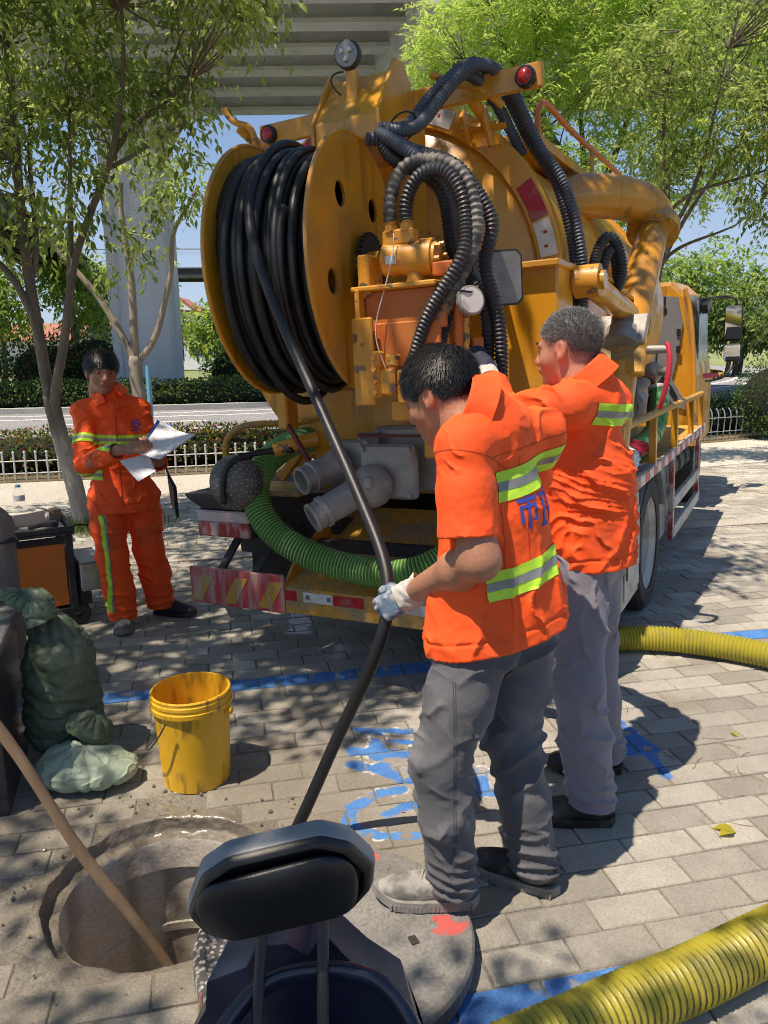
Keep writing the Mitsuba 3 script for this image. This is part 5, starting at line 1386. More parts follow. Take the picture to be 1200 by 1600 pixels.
GRIP = [[.75, 1.25, .75], [.8, 1.3, .8], [.85, 1.3, .85], [.9, 1.35, .9]]
glove(pk2, wr2, B2, GRIP, ((.045, .040, -.020), (.050, .075, -.040), (.035, .095, -.060)), 'glove_cotton')
# ================= worker on the right with cropped grey hair, reaching for the controls
f3 = unit(V(-.74, .67, 0))
tb3 = basis(f3)
hb3 = basis(V(-.80, .60), lean=.10, tilt=.05)
head3 = V(.622, 2.615, 1.598)
neck3 = V(.70, 2.585, 1.475)
hips3 = V(.712, 2.60, .875)
sh3 = [neck3 + tb3[:, 0] * .128 + V(0, 0, -.06), neck3 - tb3[:, 0] * .155 + V(-.0, 0, -.05)]
HEM3 = (V(.705, 2.595, .865), unit(V(-.10, .05, 1)))
armR3 = [V(.80, 2.93, 1.20), V(.62, 3.10, 1.32)]
armL3 = [V(.425, 2.66, 1.385), V(.388, 2.86, 1.497)]
legL3 = [V(.68, 2.545, .85), V(.655, 2.44, .48), V(.705, 2.395, .105)]
legR3 = [V(.755, 2.66, .85), V(.772, 2.69, .48), V(.825, 2.705, .10)]
def jack3(v, n):
    low = np.clip((1.30 - v[:, 2]) / .3, 0, 1)
    d = .013 * fold(v, tb3[:, 0], .08, 12, .6, 2.2, .33) * low + .015 * fold(v, V(.5, -.2, .8), .09, 15, .9, 2.2)
    d += .007 * np.exp(-((v[:, 2] - 1.15) / .10) ** 2) * fold(v, V(.2, .1, 1), .022, 31, 1.3, 2, .3)
    hz_ = (v - HEM3[0]) @ HEM3[1]
    return d + .003 * (nfbm(v * 34, 3, 6) - .5) - .005 * np.exp(-((hz_ - .045) / .004) ** 2)
def trous3(v, n):
    w = np.clip(1 - (v[:, 2] - .09) / .14, 0, 1)
    d = .018 * w * fold(v, V(.1, .1, 1), .036, 9, .7, 1.6, .2)
    d += .013 * fold(v, V(.9, .2, .35), .07, 16, .8, 2.2) 
    return d + .0035 * (nfbm(v * 26, 3, 18) - .5)
def hair3(pk):
    cap = hair_cap(head3, hb3, top=.045, r=(.081, .098, .092), low=-.045)
    part(pk, 'hair', cap, 'hair_mid', smooth=True)
    for k, (mn, n_) in enumerate((('hair_grey', 9000), ('hair_dark', 6000))):
        p, n = sample(cap, n_, lambda p: np.ones(len(p), bool), 5 + k)
        d = n * .5 + V(0, 0, .35) + hb3[:, 1] * .2
        part('%s__hair' % pk, 'strands', strands(p, n, d / np.linalg.norm(d, axis=1, keepdims=True), (.012), .0014, .65, None, 0, 7 + k, 2, .35), mn, kind='stuff')
r3 = person('person', 'man with cropped grey hair in orange jacket and lavender grey trousers reaching for the controls', 'workers in orange high visibility clothes',
            head3, hb3, neck3, sh3, tb3, hips3, [armR3, armL3], [legL3, legR3], HEM3, (.40, .185, .12), hair3, jack3, trous3,
            [((.775, 2.372), (.551, 2.40), .0, 'shoe_black', 'shoe_black', 'black_plastic'), ((.905, 2.705), (.626, 2.735), .0, 'shoe_black', 'shoe_black', 'black_plastic')],
            'trousers_lav', [('long', None, .06), ('long', None, .050)], leg_r=(.084, .084, .080), jack_w=(.94, .156, .168))
pk3, jk3, jm3, tk3, tm3 = r3
bn3 = -f3
R3 = tb3[:, 0]
hivis_band(jk3, jm3, V(.80, 2.52, 1.385), unit(V(.10, 0, 1)), .072, [(neck3 - R3 * .105, R3)], bn3)
part(jk3, 'yoke_seam', tube(spline([neck3 + bn3 * .155 + R3 * x + V(0, 0, -.14 - .03 * abs(x)) for x in (-.16, -.08, 0, .08, .16)], 20), .002, 5), 'hivis_thread', smooth=True) if False else None
al3 = unit(V(-.20, .70, .55)); ac3 = unit(np.cross(al3, V(0, -1, .3))); bk3 = np.cross(ac3, al3)
if bk3[2] < 0: ac3, bk3 = -ac3, -bk3
GR3 = [[.5, .9, .6], [.55, .95, .6], [.6, 1.0, .6], [.65, 1.0, .6]]
g3_ = glove(pk3, armL3[1] + unit(armL3[1] - armL3[0]) * .045, np.stack([ac3, al3, bk3], 1), GR3, ((.045, .040, -.020), (.050, .070, -.035), (.040, .090, -.050)), 'navy', cuff=False)
p0 = armL3[1] - unit(armL3[1] - armL3[0]) * .02
part(g3_, 'cuff', tube(spline([p0, p0 + unit(armL3[1] - armL3[0]) * .03, p0 + unit(armL3[1] - armL3[0]) * .06], 10), .0475, 24, cap=False), 'glove_cotton', smooth=True)
part(g3_, 'oversleeve', puff(tube(spline([p0 + unit(armL3[1] - armL3[0]) * .055, armL3[1] + al3 * .07, armL3[1] + al3 * .15], 24), np.linspace(.048, .036, 24), 28, cap=False), lambda v, n: .006 * ridge(v, (25, 25, 25), 4)), 'navy', smooth=True)

# ================= worker on the left reading papers
f1 = unit(V(.42, -.90, 0))
tb1 = basis(f1)
hb1 = basis(V(.50, -.86), lean=.10, tilt=-.07)
head1 = V(-1.592, 4.43, 1.505)
neck1 = V(-1.565, 4.47, 1.345)
hips1 = V(-1.535, 4.47, .80)
sh1 = [neck1 + tb1[:, 0] * .145 + V(0, 0, -.062), neck1 - tb1[:, 0] * .145 + V(0, 0, -.062)]
HEM1 = (V(-1.54, 4.47, .705), V(0, 0, 1))
armR1 = [V(-1.665, 4.25, 1.0), V(-1.405, 4.08, 1.105)]
armL1 = [V(-1.335, 4.50, .985), V(-1.245, 4.22, 1.015)]
legR1 = [V(-1.63, 4.43, .78), V(-1.60, 4.37, .44), V(-1.565, 4.37, .10)]
legL1 = [V(-1.45, 4.52, .78), V(-1.43, 4.52, .44), V(-1.40, 4.58, .10)]
def jack1(v, n):
    d = .012 * fold(v, V(.5, 0, .85), .09, 22, .8, 2.2, .48) + .011 * fold(v, V(-.6, 0, .8), .085, 25, .8, 2.2, .48)
    return d + .003 * (nfbm(v * 30, 3, 6) - .5) - .006 * np.exp(-((v[:, 2] - .755) / .006) ** 2)
def trous1(v, n):
    w = np.clip(1 - (v[:, 2] - .08) / .2, 0, 1)
    d = .014 * w * fold(v, V(.1, .1, 1), .045, 19, .7, 1.6, .25)
    return d + .013 * fold(v, V(.7, 0, .7), .08, 26, .8, 2.2) + .003 * (nfbm(v * 26, 3, 28) - .5)
def hair1(pk):
    cap = hair_cap(head1, hb1, top=.040, r=(.086, .104, .098), low=-.045)
    part(pk, 'hair', cap, 'hair', smooth=True)
    p, n = sample(cap, 8000, lambda p: np.ones(len(p), bool), 9)
    crown = head1 + hb1 @ V(.0, -.035, .12)
    d = p - crown
    d -= (d * n).sum(1)[:, None] * n
    d /= np.linalg.norm(d, axis=1, keepdims=True) + 1e-6
    part('%s__hair' % pk, 'strands', strands(p, n, d, .040, .0032, .22, None, .5, 3, 3, .15), 'hair', kind='stuff')
def hbasis(along, back):
    al = unit(along)
    bk = unit(V(*back) - (V(*back) @ al) * al)
    return np.stack([np.cross(al, bk), al, bk], 1)
HB_R = hbasis(V(.80, .10, .12), (-.1, -.75, .55))
HB_R[:, 0] *= 1 if HB_R[2, 0] > 0 else -1
HB_L = hbasis(V(-.35, -.45, .55), (.6, -.2, -.55))
CUR = [[.5, .7, .4], [.55, .75, .4], [.6, .8, .4], [.65, .8, .4]]
TH = ((.040, .045, -.018), (.043, .075, -.030), (.036, .098, -.042))
r1 = person('person', 'black haired man in full orange work suit standing and reading papers', 'workers in orange high visibility clothes',
            head1, hb1, neck1, sh1, tb1, hips1, [armR1, armL1], [legL1, legR1], HEM1, (.36, .165, .105), hair1, jack1, trous1,
            [((-1.60, 4.47), (-1.525, 4.235), .0, 'shoe_grey', 'shoe_sole', 'seam'), ((-1.45, 4.62), (-1.19, 4.545), .0, 'shoe_black', 'shoe_black', 'seam')],
            'hivis', [('long', None, .052), ('long', None, .052)], leg_r=(.094, .086, .080), jack_w=(.95, .185, .155), slw=.88,
            hands=[(armR1[1] + V(.04, 0, 0), HB_R, CUR, TH, 1, 1.0), (armL1[1] + V(0, -.02, .03), HB_L, CUR, TH, 1, 1.0)])
pk1, jk1, jm1, tk1, tm1 = r1
R1 = tb1[:, 0]
fr = f1
# chest band left and right of the zip, cuffs, side stripe
hivis_band(jk1, jm1, neck1 + V(0, 0, -.215), unit(V(.06, 0, 1)), .052, [(neck1 + R1 * -.20, R1), (neck1 + R1 * .13, -R1)], fr)
for s, a in ((sh1[0], armR1), (sh1[1], armL1)):
    ax = unit(a[0] - s)
    v = np.asarray(jm1.vertices)
    near_ = slice_keep(jm1, [(s + ax * .15, ax), (s + ax * .215, -ax), (s + (1 if a is armR1 else -1) * R1 * .0, (1 if a is armR1 else -1) * R1)])
    for lo_, hi_, m_, lf in ((.155, .207, 'tape_lime', .003), (.174, .188, 'tape_silver', .0045)):
        q = decal(jm1, [(s + ax * lo_, ax), (s + ax * hi_, -ax), (s - (1 if a is armR1 else -1) * R1 * .055, (1 if a is armR1 else -1) * R1)], lf)
        if q is not None: part(jk1, 'sleeve_tape', q, m_, smooth=True)
hivis_band(jk1, jm1, V(-1.6, 4.4, .93), V(0, 0, 1), .06, [(neck1 + R1 * .09, R1)], None)
for lo_, hi_, m_, lf in ((-.024, .024, 'tape_lime', .003), (-.007, .007, 'tape_silver', .0045)):
    nn = unit(V(.75, .66, 0))
    q = decal(tm1, [(legR1[1] + nn * (lo_ - .045), nn), (legR1[1] + nn * (hi_ - .045), -nn), (V(0, 0, .12), V(0, 0, 1)), (V(0, 0, .70), V(0, 0, -1)), (legR1[1] - R1 * -.02, R1)], lf, None)
    if q is not None: part(tk1, 'side_stripe', q, m_, smooth=True)
part(jk1, 'zip', tube(spline([neck1 + f1 * (.105 + .075 * t ** .5) + V(0, 0, .0 - .60 * t) for t in np.linspace(0, 1, 12)], 30), .004, 6), 'hivis_thread', smooth=True)
# chest emblem: ring with a letter inside and a line of print under it
ec = neck1 - R1 * .115 + V(0, 0, -.135) + f1 * .2
ring = [(math.cos(a) * r, math.sin(a) * r) for a in np.linspace(.5, 2 * PI - .2, 12) for r in (.9,)]
EMB = []
for a in np.linspace(.3, 2 * PI - .3, 18): EMB.append((math.cos(a) * .95 - .16, math.cos(a) * .95 + .16, math.sin(a) * .95 - .16, math.sin(a) * .95 + .16))
EMB += [(0, .75, -.12, .14), (.45, .75, -.5, .1), (-.3, -.02, -.45, .45)]
EMB += [(-1.2 + .5 * i, -.85 + .5 * i, -1.75, -1.35) for i in range(5)]
glyph(jk1, jm1, ec, -R1, V(0, 0, 1), EMB, .023, 'print_blue', fr)
part(pk1, 'undershirt', ball(neck1 + f1 * .042 + V(0, 0, -.038), (.055, .050, .05), 3), 'dark_shirt', smooth=True)
# the papers
def page(cs, th=.004, bow=.02, n=12):
    a, b, c, d = (np.asarray(x, float) for x in cs)
    g = np.linspace(0, 1, n)
    S, T_ = np.meshgrid(g, g, indexing='ij')
    P = (1 - S)[..., None] * ((1 - T_)[..., None] * a + T_[..., None] * b) + S[..., None] * ((1 - T_)[..., None] * d + T_[..., None] * c)
    N = unit(np.cross(b - a, d - a))
    P = P + N * (bow * np.sin(PI * S) * (.5 + T_))[..., None]
    top, bot = P + N * th / 2, P - N * th / 2
    v = np.vstack([top.reshape(-1, 3), bot.reshape(-1, 3)])
    f = []
    for i in range(n - 1):
        for j in range(n - 1):
            p = i * n + j
            f += [(p, p + n, p + n + 1), (p, p + n + 1, p + 1), (n * n + p, n * n + p + n + 1, n * n + p + n), (n * n + p, n * n + p + 1, n * n + p + n + 1)]
    edge = [(i, 0) for i in range(n)] + [(n - 1, j) for j in range(1, n)] + [(i, n - 1) for i in range(n - 2, -1, -1)] + [(0, j) for j in range(n - 2, 0, -1)]
    e = [i * n + j for i, j in edge]
    for x, y in zip(e, e[1:] + e[:1]): f += [(x, y, y + n * n), (x, y + n * n, x + n * n)]
    return trimesh.Trimesh(v, np.array(f), process=False)
pp = thing('papers', 'white papers in a blue folder held by the man in the full orange suit', 'papers')
pc = [V(-1.305, 4.08, 1.085), V(-1.235, 4.30, 1.235), V(-1.03, 4.22, 1.165), V(-1.165, 3.99, 1.065)]
part(pp, 'sheets', page(pc, .008, .018), 'paper', smooth=30)
part(pp, 'folder', page([pc[0] + V(-.005, .03, .010), pc[1] + V(-.03, .03, .006), pc[1] + V(.05, .03, -.016), pc[0] + V(.07, .03, -.012)], .004, .018), 'folder_blue', smooth=30)
part(pp, 'loose_sheet', page([V(-1.415, 4.09, 1.045), V(-1.27, 4.13, 1.075), V(-1.215, 4.06, .99), V(-1.30, 4.02, .94)], .002, .012), 'paper', smooth=30)
cb_ = thing('clipboard', 'dark flat clipboard hanging on a cord beside the man with papers', 'clipboard')
part(cb_, 'board', page([V(-1.275, 4.5, .905), V(-1.215, 4.42, .84), V(-1.215, 4.43, .655), V(-1.268, 4.51, .735)], .014, .0), 'black_plastic')
part(cb_, 'sheet', page([V(-1.277, 4.488, .895), V(-1.226, 4.414, .835), V(-1.226, 4.424, .67), V(-1.270, 4.498, .742)], .003, .0), 'paper' if False else 'plastic_grey')
part(cb_, 'cord', tube(spline([V(-1.245, 4.22, 1.0), V(-1.255, 4.36, .97), V(-1.27, 4.495, .90)], 16), .005, 6), 'navy', smooth=True)
# ------------------------------------------------------------------ things on the ground
# bucket
BK = V(-.735, 2.705, 0)
bt = rotz(.0) @ rot([0, 1, 0], -.012)
bk = thing('bucket', 'yellow plastic bucket with dirty rim standing behind the open manhole', 'bucket')
prof = [(0, .012), (.118, .012), (.128, .02), (.131, .0), (.134, .004), (.150, .315), (.152, .317), (.162, .318), (.163, .335), (.158, .337), (.158, .349), (.161, .350), (.161, .362), (.157, .364), (.157, .375), (.159, .377), (.156, .381), (.150, .381), (.148, .32), (.128, .03), (0, .018)]
part(bk, 'shell', tf(rev([(r * .94, (z - .003) * .97) for r, z in prof], 72), bt, BK), 'bucket', smooth=28)
for s in (-1, 1):
    part(bk, 'handle_boss', tf(cyl((s * .142, 0, .29), (s * .165, 0, .29), .014, k=16), bt @ rotz(-.25), BK), 'bucket', smooth=30)
part(bk, 'bail', tf(tube(spline([(-.170, 0, .30), (-.172, -.03, .25), (-.165, -.08, .19), (-.11, -.135, .155), (0, -.158, .15), (.11, -.135, .155), (.165, -.08, .19), (.172, -.03, .25), (.170, 0, .30)], 50), .003, 6), bt @ rotz(-1.9), BK), 'black_metal', smooth=True)
# wooden stick in the manhole
def stickpts():
    a, b = V(-1.07, 1.845, .74), V(-.655, 1.94, -.16)
    return np.array([a + (b - a) * t + V(.006 * math.sin(9 * t), .004 * math.sin(7 * t + 1), .006 * math.sin(6 * t)) for t in np.linspace(-.2, 2.0, 40)])
sk = single('wooden_stick', 'thin brown wooden pole leaning into the open manhole', 'stick', puff(tube(stickpts(), .0155 * (1 + .08 * np.sin(np.linspace(0, 20, 40))), 12), lambda v, n: .0016 * (nfbm(v * 60, 3, 3) - .5)), 'wood', smooth=True)
# sacks
def sackmesh(c, r, seed, amp, fn=None, sub=6, pleat='neck'):
    m = ball((0, 0, 0), 1, sub)
    v = np.asarray(m.vertices)
    w = v * np.asarray(r)
    if fn is not None: w = fn(w, v)
    m = trimesh.Trimesh(w, m.faces, process=False)
    def cr(v_, n):
        c0 = np.asarray(r) * 0
        th = np.arctan2(v_[:, 1], v_[:, 0])
        w1, w2 = nfbm(v_ * 7 + seed, 3, seed) - .5, nfbm(v_ * 6 + seed + 9, 3, seed + 1) - .5
        up_ = np.clip((v_[:, 2] / r[2] - .15) / .5, 0, 1) if pleat == 'neck' else np.full(len(v_), .75)
        soft = lambda x: np.abs(np.sin(x)) ** .75                       # rounded folds with tight valleys
        a = up_ * soft(th * 5.5 + 7 * w1) + (1 - .8 * up_) * soft(v_[:, 2] * 34 + 9 * w2 + 1.2 * v_[:, 0] / r[0])
        b = soft((v_ @ unit(V(.7, -.3, .6))) * 30 + 10 * w1) * np.clip((nfbm(v_ * 5 + 3, 2, seed + 4) - .42) / .15, 0, 1)
        k_ = np.clip(1 - np.abs(nfbm(v_ * np.array([16, 16, 24]) + seed, 3, seed + 7) - .5) * 6, 0, 1) ** 1.5
        return amp * .38 * k_ + amp * (a - .6) + amp * .7 * b + amp * 1.2 * w2 + .0025 * (nfbm(v_ * 60, 2, seed + 2) - .5)
    m = puff(m, cr)
    m.vertices = np.asarray(m.vertices) + np.asarray(c)
    v = np.array(m.vertices)
    v[:, 2] = np.where(v[:, 2] < .004, .004 + .02 * (v[:, 2] - .004) * 0, v[:, 2])
    return trimesh.Trimesh(v, m.faces, process=False)
def tall(w, v):
    t = np.clip((v[:, 2] + 1) / 2, 0, 1)
    nk = np.interp(t, [0, .1, .35, .62, .78, .86, .93, 1.0], [.75, 1.05, 1.08, 1.0, .62, .36, .42, .5])
    k = nk / np.maximum(np.sqrt(np.maximum(1 - v[:, 2] ** 2, .04)), .35)
    k = np.minimum(k, 1.6)
    o = w.copy()
    o[:, 0] = w[:, 0] * k - .05 * np.clip((t - .70) / .3, 0, 1) ** 1.5 * 2.2
    o[:, 1] = w[:, 1] * k
    o[:, 2] = w[:, 2] + .02
    return o
s1 = thing('woven_sack', 'tall dark green woven sack with knotted neck standing beside the granite block', 'sack')
part(s1, 'bag', sackmesh((-1.30, 2.875, .335), (.128, .135, .335), 4, .014, tall), 'sack', smooth=True)
ear = sackmesh((0, 0, 0), (.075, .05, .045), 8, .011, None, 5)
part(s1, 'knotted_neck', tf(ear, rot([0, 1, 0], .5), V(-1.43, 2.84, .665)), 'sack', smooth=True)
part(s1, 'knotted_neck', tf(sackmesh((0, 0, 0), (.06, .045, .085), 12, .011, None, 5), rot([0, 1, 0], -.35), V(-1.315, 2.80, .60)), 'sack', smooth=True)
def flat(w, v):
    o = w.copy()
    o[:, 2] = np.where(v[:, 2] > 0, w[:, 2] * (1 - .25 * np.clip(v[:, 0], -1, 1)), w[:, 2] * .5)
    return o
s2 = thing('woven_sack', 'pale green woven sack lying crumpled in front of the tall sack', 'sack')
part(s2, 'bag', sackmesh((-1.14, 2.665, .055), (.185, .125, .092), 16, .013, flat, 6, 'all'), 'sack_pale', smooth=True)
part(s2, 'gathered_mouth', tf(sackmesh((0, 0, 0), (.085, .06, .075), 22, .012, None, 5), rot([0, 1, 0], .4), V(-1.16, 2.75, .165)), 'sack', smooth=True)
# granite block and the brown box on it
gb = thing('granite_block', 'black polished granite block with grey top at the left edge', 'block')
GX = unit(V(-.30, .96, 0)); GY = V(-GX[1], GX[0], 0)
G0 = V(-1.335, 2.50, 0)
def gbx(u0, u1, w0, w1, z0, z1, b=.004):
    pts = [G0 + GX * u + GY * w for u in (u0, u1) for w in (w0, w1)]
    return tf(bxx(u0, u1, w0, w1, z0, z1, b), np.stack([GX, GY, V(0, 0, 1)], 1), G0)
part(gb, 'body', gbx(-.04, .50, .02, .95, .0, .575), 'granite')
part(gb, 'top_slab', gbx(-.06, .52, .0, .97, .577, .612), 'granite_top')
bb = thing('metal_case', 'brown rounded metal case standing behind the granite block', 'case')
F_ = [V(*p) for p in ((-2.6, 3.05, 0), (-1.86, 3.55, 0))]
cdir = unit(F_[1] - F_[0])
part(bb, 'case', tf(bx((-.14, 0, .475), (1.1, .35, .95), .06), np.stack([cdir, V(-cdir[1], cdir[0], 0), V(0, 0, 1)], 1), V(-2.06, 3.22, 0)), 'brown_box', smooth=40)
part(bb, 'lid_edge', tf(bx((-.14, 0, .80), (1.112, .362, .012), .003), np.stack([cdir, V(-cdir[1], cdir[0], 0), V(0, 0, 1)], 1), V(-2.06, 3.22, 0)), 'black_plastic')
# pump set with orange side and aluminium box
mc = thing('pump_set', 'dark framed orange generator set with aluminium box on its side near the left edge', 'generator')
MX = unit(V(.86, .50, 0)); MY = V(-MX[1], MX[0], 0)
MR = np.stack([MX, MY, V(0, 0, 1)], 1) * .86
M0 = V(-1.87, 4.42, 0)
def mbx(u0, u1, w0, w1, z0, z1, b=.006): return tf(bxx(u0, u1, w0, w1, z0, z1, b), MR, M0)
# frame tubes
for u in (-.62, .0):
    for w in (0, .5): part(mc, 'frame_post', mbx(u - .025, u + .025, w - .025, w + .025, .12, .66), 'machine_dark')
part(mc, 'orange_panel', mbx(-.58, -.03, -.012, .0, .16, .60, .004), 'machine_orange')
part(mc, 'engine', mbx(-.57, -.04, .03, .47, .14, .50, .02), 'machine_red')
part(mc, 'engine_fins', cat([mbx(-.02, .005, .06 + .04 * i, .075 + .04 * i, .20, .46, .002) for i in range(10)]), 'machine_dark', kind='stuff')
part(mc, 'grille_plate', mbx(.0, .012, .05, .45, .42, .58, .004), 'machine_red')
part(mc, 'muffler', tf(tube(spline([(.02, .1, .34), (.06, .2, .37), (.06, .32, .34)], 12), .05, 14), MR, M0), 'machine_red', smooth=35)
part(mc, 'top_tray', cat(mbx(-.66, .04, -.04, .54, .66, .68), mbx(-.66, .04, -.04, -.015, .68, .72), mbx(.015, .04, -.04, .54, .68, .72)), 'machine_dark')
part(mc, 'tray_mat', mbx(-.6, .0, .0, .5, .681, .686, .002), 'film')
ab = part(mc, 'aluminium_box', mbx(.05, .20, -.06, .36, .25, .45, .008), 'alu')
part(ab, 'lid', mbx(.048, .205, -.065, .365, .452, .462, .003), 'alu')
for z in (.29, .40): part(ab, 'hinge', mbx(.045, .065, -.085, -.06, z, z + .05, .003), 'steel')
part(ab, 'box_mount', mbx(.04, .12, .0, .3, .14, .25, .006), 'machine_dark')
for u, w in ((-.5, .02), (.02, .02), (-.5, .46), (.02, .46)):
    part(mc, 'wheel', tf(rev([(.03, -.03), (.075, -.03), (.085, -.02), (.085, .02), (.075, .03), (.03, .03), (.03, -.03)], 24, (u, w, .085), (0, 1, 0)), MR, M0), 'tyre', smooth=35)
part(mc, 'base_frame', mbx(-.64, .06, -.02, .52, .10, .14), 'machine_dark')
part(mc, 'cable', tf(tube(spline([(.05, .40, .60), (.2, .46, .61), (.33, .44, .50), (.30, .36, .36), (.2, .30, .27)], 40), .007, 8), MR, M0), 'rubber', smooth=True)
part(mc, 'gauge_panel', mbx(-.62, .02, -.014, -.002, .60, .65, .003), 'black_plastic')
for i in range(6): part(mc, 'cable_plug', tf(cyl((.02, .05 + .07 * i, .60), (.05, .05 + .07 * i, .60), .012, k=10), MR, M0), 'steel')
def on_tray(u, w, z=.687): return M0 + MR @ V(u, w, z)
pbx = thing('small_carton', 'open cream cardboard box lying on top of the generator set', 'box')
part(pbx, 'carton', tf(bx((0, 0, .045), (.22, .12, .09), .003), MR @ rotz(.3), on_tray(-.22, .36)), 'box_cream')
part(pbx, 'flap', tf(bx((0, 0, 0), (.09, .11, .004), 0), MR @ rotz(.3) @ rot([0, 1, 0], .6), on_tray(-.08, .40, .77)), 'box_cream')
part(pbx, 'carton_end', tf(bx((0, 0, .04), (.05, .10, .08), .003), MR @ rotz(.3), on_tray(-.02, .42)), 'wood')
bo = thing('water_bottle', 'clear plastic water bottle standing on the cream box', 'bottle')
part(bo, 'bottle', rev([(0, 0), (.030, 0), (.033, .01), (.033, .06), (.031, .065), (.033, .07), (.033, .115), (.022, .150), (.013, .165), (.013, .18), (0, .18)], 24, on_tray(-.25, .36, .778)), 'clear_plastic', smooth=40)
part(bo, 'cap', cyl(on_tray(-.25, .36, .957), on_tray(-.25, .36, .974), .015, k=16), 'pole_blue', smooth=30)
part(bo, 'wrapper', rev([(.0334, .072), (.0334, .108)], 24, on_tray(-.25, .36, .778)), 'paper', smooth=True)
tl = thing('hand_tools', 'black hand tools and cables heaped on the generator tray', 'tools')
for i, (u, w, a, L) in enumerate(((-.45, .12, .4, .18), (-.35, .22, 1.3, .15), (-.5, .3, 2.2, .2), (-.15, .1, .1, .16))):
    part(tl, 'tool', tf(cat(tube(spline([(-L / 2, 0, .02), (0, .01, .03), (L / 2, -.01, .02)], 14), .016, 8), bx((L / 2, 0, .03), (.05, .06, .05), .008)), MR @ rotz(a), on_tray(u, w)), 'machine_dark', smooth=35)
part(tl, 'cable_coil', tube([on_tray(-.40 + .08 * math.cos(a), .25 + .08 * math.sin(a), .70 + .004 * a) for a in np.linspace(0, 6 * PI, 90)], .007, 7), 'rubber', smooth=True)
# yellow suction hoses
def ground_hose(name, label, pts, r, mname, groove):
    k = single(name, label, 'hose', ribbed(pts, r, .0195, .0042, 28, 4, .62), mname, smooth=50)
    q = spline(pts, 1600)
    L = np.linalg.norm(np.diff(q, axis=0), axis=1).sum()
    n = int(L / .0195)
    t, X, Y = frames(q)
    i = np.linspace(0, len(q) - 1, n * 16).astype(int)
    a = np.arange(n * 16) * 2 * PI / 16
    part(k, 'groove', tube(q[i] + (r - .0025) * (np.cos(a)[:, None] * X[i] + np.sin(a)[:, None] * Y[i]), .0034, 5), groove, smooth=True)
    return k
HY1 = [(.45, 3.42, .072), (.70, 3.53, .072), (.88, 3.64, .072), (1.10, 3.83, .074), (1.35, 3.90, .076), (1.62, 3.84, .076), (1.95, 3.64, .074), (2.35, 3.2, .074), (2.55, 2.6, .074), (2.4, 2.1, .074), (1.9, 1.93, .074), (1.4, 1.86, .074)]
ground_hose('yellow_hose', 'yellow ribbed suction hose curving across the paving beyond the workers', HY1[:9], .064, 'hose_yellow', 'hose_groove')
HY2 = [(2.1, 2.45, .074), (1.62, 2.16, .074), (1.311, 1.905, .074), (.997, 1.745, .074), (.756, 1.628, .074), (.555, 1.542, .074), (.394, 1.467, .074), (.238, 1.399, .074), (.0, 1.27, .074), (-.3, 1.2, .074)]
ground_hose('yellow_hose', 'thick yellow ribbed suction hose in the bottom right corner', HY2, .070, 'hose_yellow', 'hose_groove')
# fallen leaves and twigs
def leafmesh(L, Wd, n=5, bend=.15):
    t = np.linspace(0, 1, n)
    w = Wd * np.sin(PI * t ** .8) + .0005
    mid = np.stack([np.zeros(n), L * t, bend * L * np.sin(PI * t)], 1)
    l, r_ = mid + np.stack([-w, 0 * w, .25 * w], 1), mid + np.stack([w, 0 * w, .25 * w], 1)
    v = np.stack([l, mid, r_], 1).reshape(-1, 3)
    f = []
    for i in range(n - 1):
        a = i * 3
        f += [(a, a + 1, a + 4), (a, a + 4, a + 3), (a + 1, a + 2, a + 5), (a + 1, a + 5, a + 4)]
    return trimesh.Trimesh(v, np.array(f), process=False)
for (x, y, L, a, lab) in ((1.17, 2.30, .075, 1.2, 'pale yellow fallen leaf on the sunny paving near the right edge'), (1.47, 2.95, .04, .4, 'small yellow leaf on the paving beyond the larger leaf')):
    lf = thing('fallen_leaf', lab, 'leaf')
    part(lf, 'blade', tf(leafmesh(L, L * .28), rotz(a), V(x, y, .004)), 'leaf_yellow', smooth=True)
    if L > .05: part(lf, 'blade', tf(leafmesh(L * .8, L * .25), rotz(a + .7), V(x - .01, y, .008)), 'leaf_yellow', smooth=True)
lit = []
rl = np.random.default_rng(5)
for k in range(260):
    x, y = rl.uniform(-2.6, 3.2), rl.uniform(1.7, 6)
    if math.hypot(x - HOLE[0], y - HOLE[1]) < .5: continue
    lit.append(tf(leafmesh(rl.uniform(.006, .022), rl.uniform(.002, .004), 3), rotz(rl.uniform(0, 6)), V(x, y, .004)))
for k in range(40):
    x, y, a, L = rl.uniform(.9, 1.9), rl.uniform(2.0, 3.3), rl.uniform(0, 6), rl.uniform(.03, .12)
    lit.append(tube(np.array([V(x, y, .004) + V(math.cos(a + .3 * t) * L * t, math.sin(a + .3 * t) * L * t, .003 * t) for t in np.linspace(0, 1, 5)]), .0012, 4))
struct('litter', cat(lit), 'wood')
labels['litter'] = {'kind': 'stuff', 'label': 'small dry leaf bits and twigs scattered over the paving', 'category': 'litter'}
# ------------------------------------------------------------------ electric scooter in the foreground
eb = thing('electric_scooter', 'dark blue electric scooter with padded black backrest in the near foreground', 'scooter')
EA = math.radians(4)
def backplate(inset, d0, d1, w=.150, h=.100):
    o = sg.Polygon([(-.152, -.012), (-.105, .070), (-.06, .095), (.085, .098), (.125, .070), (.152, .005), (.140, -.045), (.095, -.092), (-.105, -.098), (-.140, -.062)]).buffer(-.03).buffer(.03 - inset, 12)
    return prism(o, d1 - d0, None, (0, 0, d0))
ER = np.stack([unit(V(.995, .05, .10)), np.zeros(3), np.zeros(3)], 1)
bn_ = unit(V(.10, -.80, -.25))          # the padded face looks at us and down a little
bx_ = unit(V(.985, .0, .165) - (V(.985, .0, .165) @ bn_) * bn_)
by_ = np.cross(bn_, bx_)
ER = np.stack([bx_, by_, bn_], 1)
EC = V(-.168, 1.05, .798)
bo_ = np.array(backplate(0, 0, 1).vertices)
